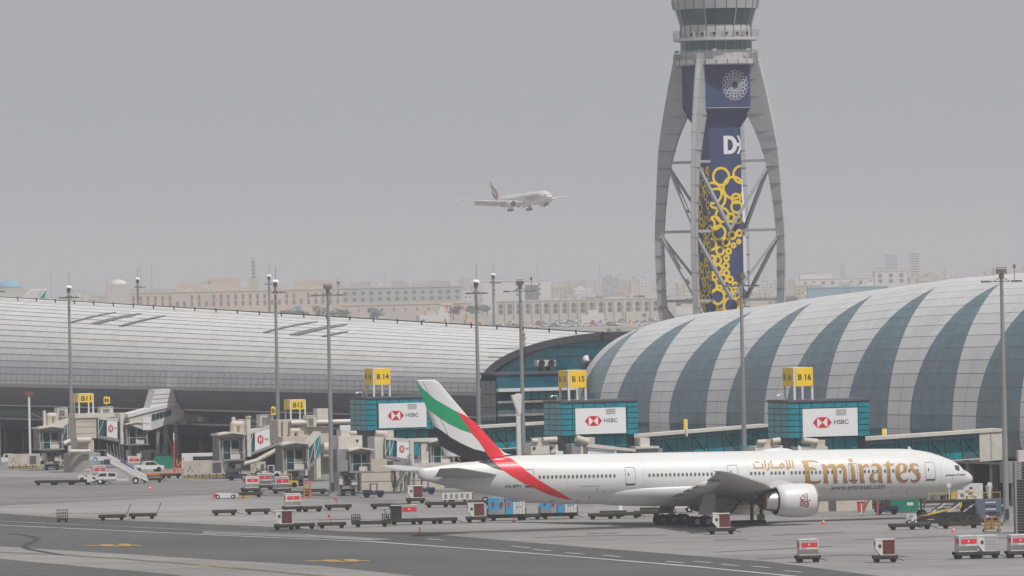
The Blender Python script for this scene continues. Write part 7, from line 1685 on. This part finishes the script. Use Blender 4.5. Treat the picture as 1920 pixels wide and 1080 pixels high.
# service ladders and jacks by the aircraft
T = machine('maintenance_steps', 1633, 968, 'red and white maintenance steps under the forward fuselage', 'steps', 4)
m = MB()
for sd in (-.4, .4): m.bar((-1.1, sd, .2), (.9, sd, 4.0), .12).bar((.9, sd, .2), (.9, sd, 4.0), .1).bar((-1.0, sd, 1.2), (.9, sd, 5.0), .06)
for i in range(9): u = i/8; m.box(-1.1+2*u-.15, -1.1+2*u+.15, -.4, .4, .3+3.7*u, .36+3.7*u)
m.build('ladder', M_GALV, T)
for x in (-1.2, .9): MB().bar((x, -.5, .2), (x, -.5, 1.6), .16).build('striped_post', M_LABEL if x > 0 else M_ALUW, T)
T = machine('hydrant_cart', 1402, 985, 'olive post on a long dark base under the wing', 'ground support cart', 4); MB().box(-2.0, 2.2, -.7, .7, .15, .55).build('base', M_DOLLD, T); MB().box(.35, .75, -.2, .2, .5, 2.7).build('post', mat('olive_paint', (.14, .13, .05), .7), T); MB().box(1.5, 1.8, -.3, .3, .5, 1.9).build('second_post', M_DOLLD, T); MB().box(1.2, 2.1, -.4, .4, .6, 1.2).build('pump', M_GWALL, T); MB().bar((-3.0, 0, .4), (-.8, 0, 3.0), .25).build('boom', M_DOLLD, T)
T = machine('yellow_loader', 1285, 962, 'yellow and white loader beyond the main wheels', 'cargo loader', 3); MB().box(-5.4, 2.2, -1, 1, 1.9, 2.2).build('deck', M_GYEL, T); MB().box(-3.8, 1.2, -1, 1, .6, 1.8).build('body', M_ALUW, T); wheels(T, (-3, .5), (-.9, .9), .42)
T = machine('cone_marker', 1163, 966, 'white cone shaped marker with red stripe under the middle fuselage', 'marker', 0); MB().lathe([(.5, 0), (.12, 2.2), (.08, 2.6)], (0, 0, 0), 'z', 10).build('cone', M_WHT, T); MB().bar((.4, 0, 0), (.15, 0, 2.3), .12).build('stripe', M_LABEL, T)
# right edge: mobile stair tower and white wall
T = machine('mobile_stair', 1915, 1001, 'grey mobile stair tower cut by the right edge', 'stair tower', 4)
m = MB()
for x in (-.6, .9):
    for y in (-.8, .8): m.box(x-.1, x+.1, y-.1, y+.1, 0, 8.3)
for i in range(26): m.box(-.6, 1.2, -.8, .8, .3+i*.31, .36+i*.31)
m.build('frame', M_GALV, T); MB().box(-.7, 1.2, .8, .9, 0, 6.2).build('back_panel', M_GWALL, T); MB().box(-.2, 1.4, -.9, .9, 8.3, 9.6).build('top_box', M_CREAM2, T)
t_ = N16[0]-3; a, b_ = PT(1886, 866, t_), PT(1916, 905, t_); T = empty('panel_wall', unpier(a.x, t_, b_.z), PHI, 'pale grey panelled box wall behind the thick lamp mast', 'wall'); MB().box(0, b_.x-a.x, 0, 2, 0, a.z-b_.z).build('panel', mat('box_grey', (.3, .3, .31), .6), T); MB().box(.2, .5, -.05, 0, .3, a.z-b_.z-.3).build('louvre', M_GALV, T)
MB().box((b_.x-a.x)*.45, (b_.x-a.x)*.55, .3, .8, -b_.z, 0).build('leg', M_GALV, T)
# ================================================================== second airliner, on approach, and a parked tail beyond the roof
KJ = tree_of(None)
A2 = copy_tree(JET, KJ)
Y2 = 4300.0; c = PY(978, 374, Y2); hd = math.atan2(-math.cos(R(25.5)), math.sin(R(25.5)))
M2 = Matrix.Rotation(hd, 4, 'Z') @ Matrix.Rotation(R(-3.2), 4, 'Y') @ Matrix.Rotation(R(1.0), 4, 'X')
cz = 5.9
A2.matrix_world = Matrix.Translation(c - (M2.to_3x3() @ Vector((3.0, 0, cz)))) @ M2
KJ = tree_of(None)
for w_ in [o for o in KJ.get(A2.name, []) if o.name.startswith('wing')]:
    sd = 1 if sum(v.co.y for v in w_.data.vertices) > 0 else -1
    for (ya, yb, ta, tb, za, zb) in ((3.6, 9.3, -2.3, -3.6, 3.9, 4.7), (10.6, 22.5, -3.9, -6.6, 4.8, 6.1)):
        MB().loft([[(t_+.5, sd*y_, z_-.1), (t_-1.9, sd*y_, z_-1.5), (t_-1.95, sd*y_, z_-1.62), (t_+.3, sd*y_, z_-.5)] for y_, t_, z_ in ((ya, ta, za), (yb, tb, zb))]).build('lowered_flap', M_GREYL, w_)
    MB().loft([[(10.9, sd*5.8, 4.2), (10.7, sd*5.8, 4.7), (9.6, sd*5.8, 4.9), (10.2, sd*5.8, 3.9)], [(-8.6, sd*32.2, 7.25), (-8.8, sd*32.2, 7.65), (-9.5, sd*32.2, 7.7), (-9.0, sd*32.2, 7.1)]]).build('leading_slat', M_WHT, w_)
tag(A2, 'small hazy airliner flying in to land with its wheels down', 'airliner', 'airliners in white, green, red and black livery')
A3 = copy_tree(JET, KJ); c = PY(100, 536, 1900); A3.scale = (1.6,)*3; A3.rotation_euler = (0, 0, R(180-8)); A3.location = (c.x-1.6*35.5, 1900, 0)
tag(A3, 'parked airliner hidden behind the silver roof, only its tail tip showing', 'airliner', 'airliners in white, green, red and black livery')
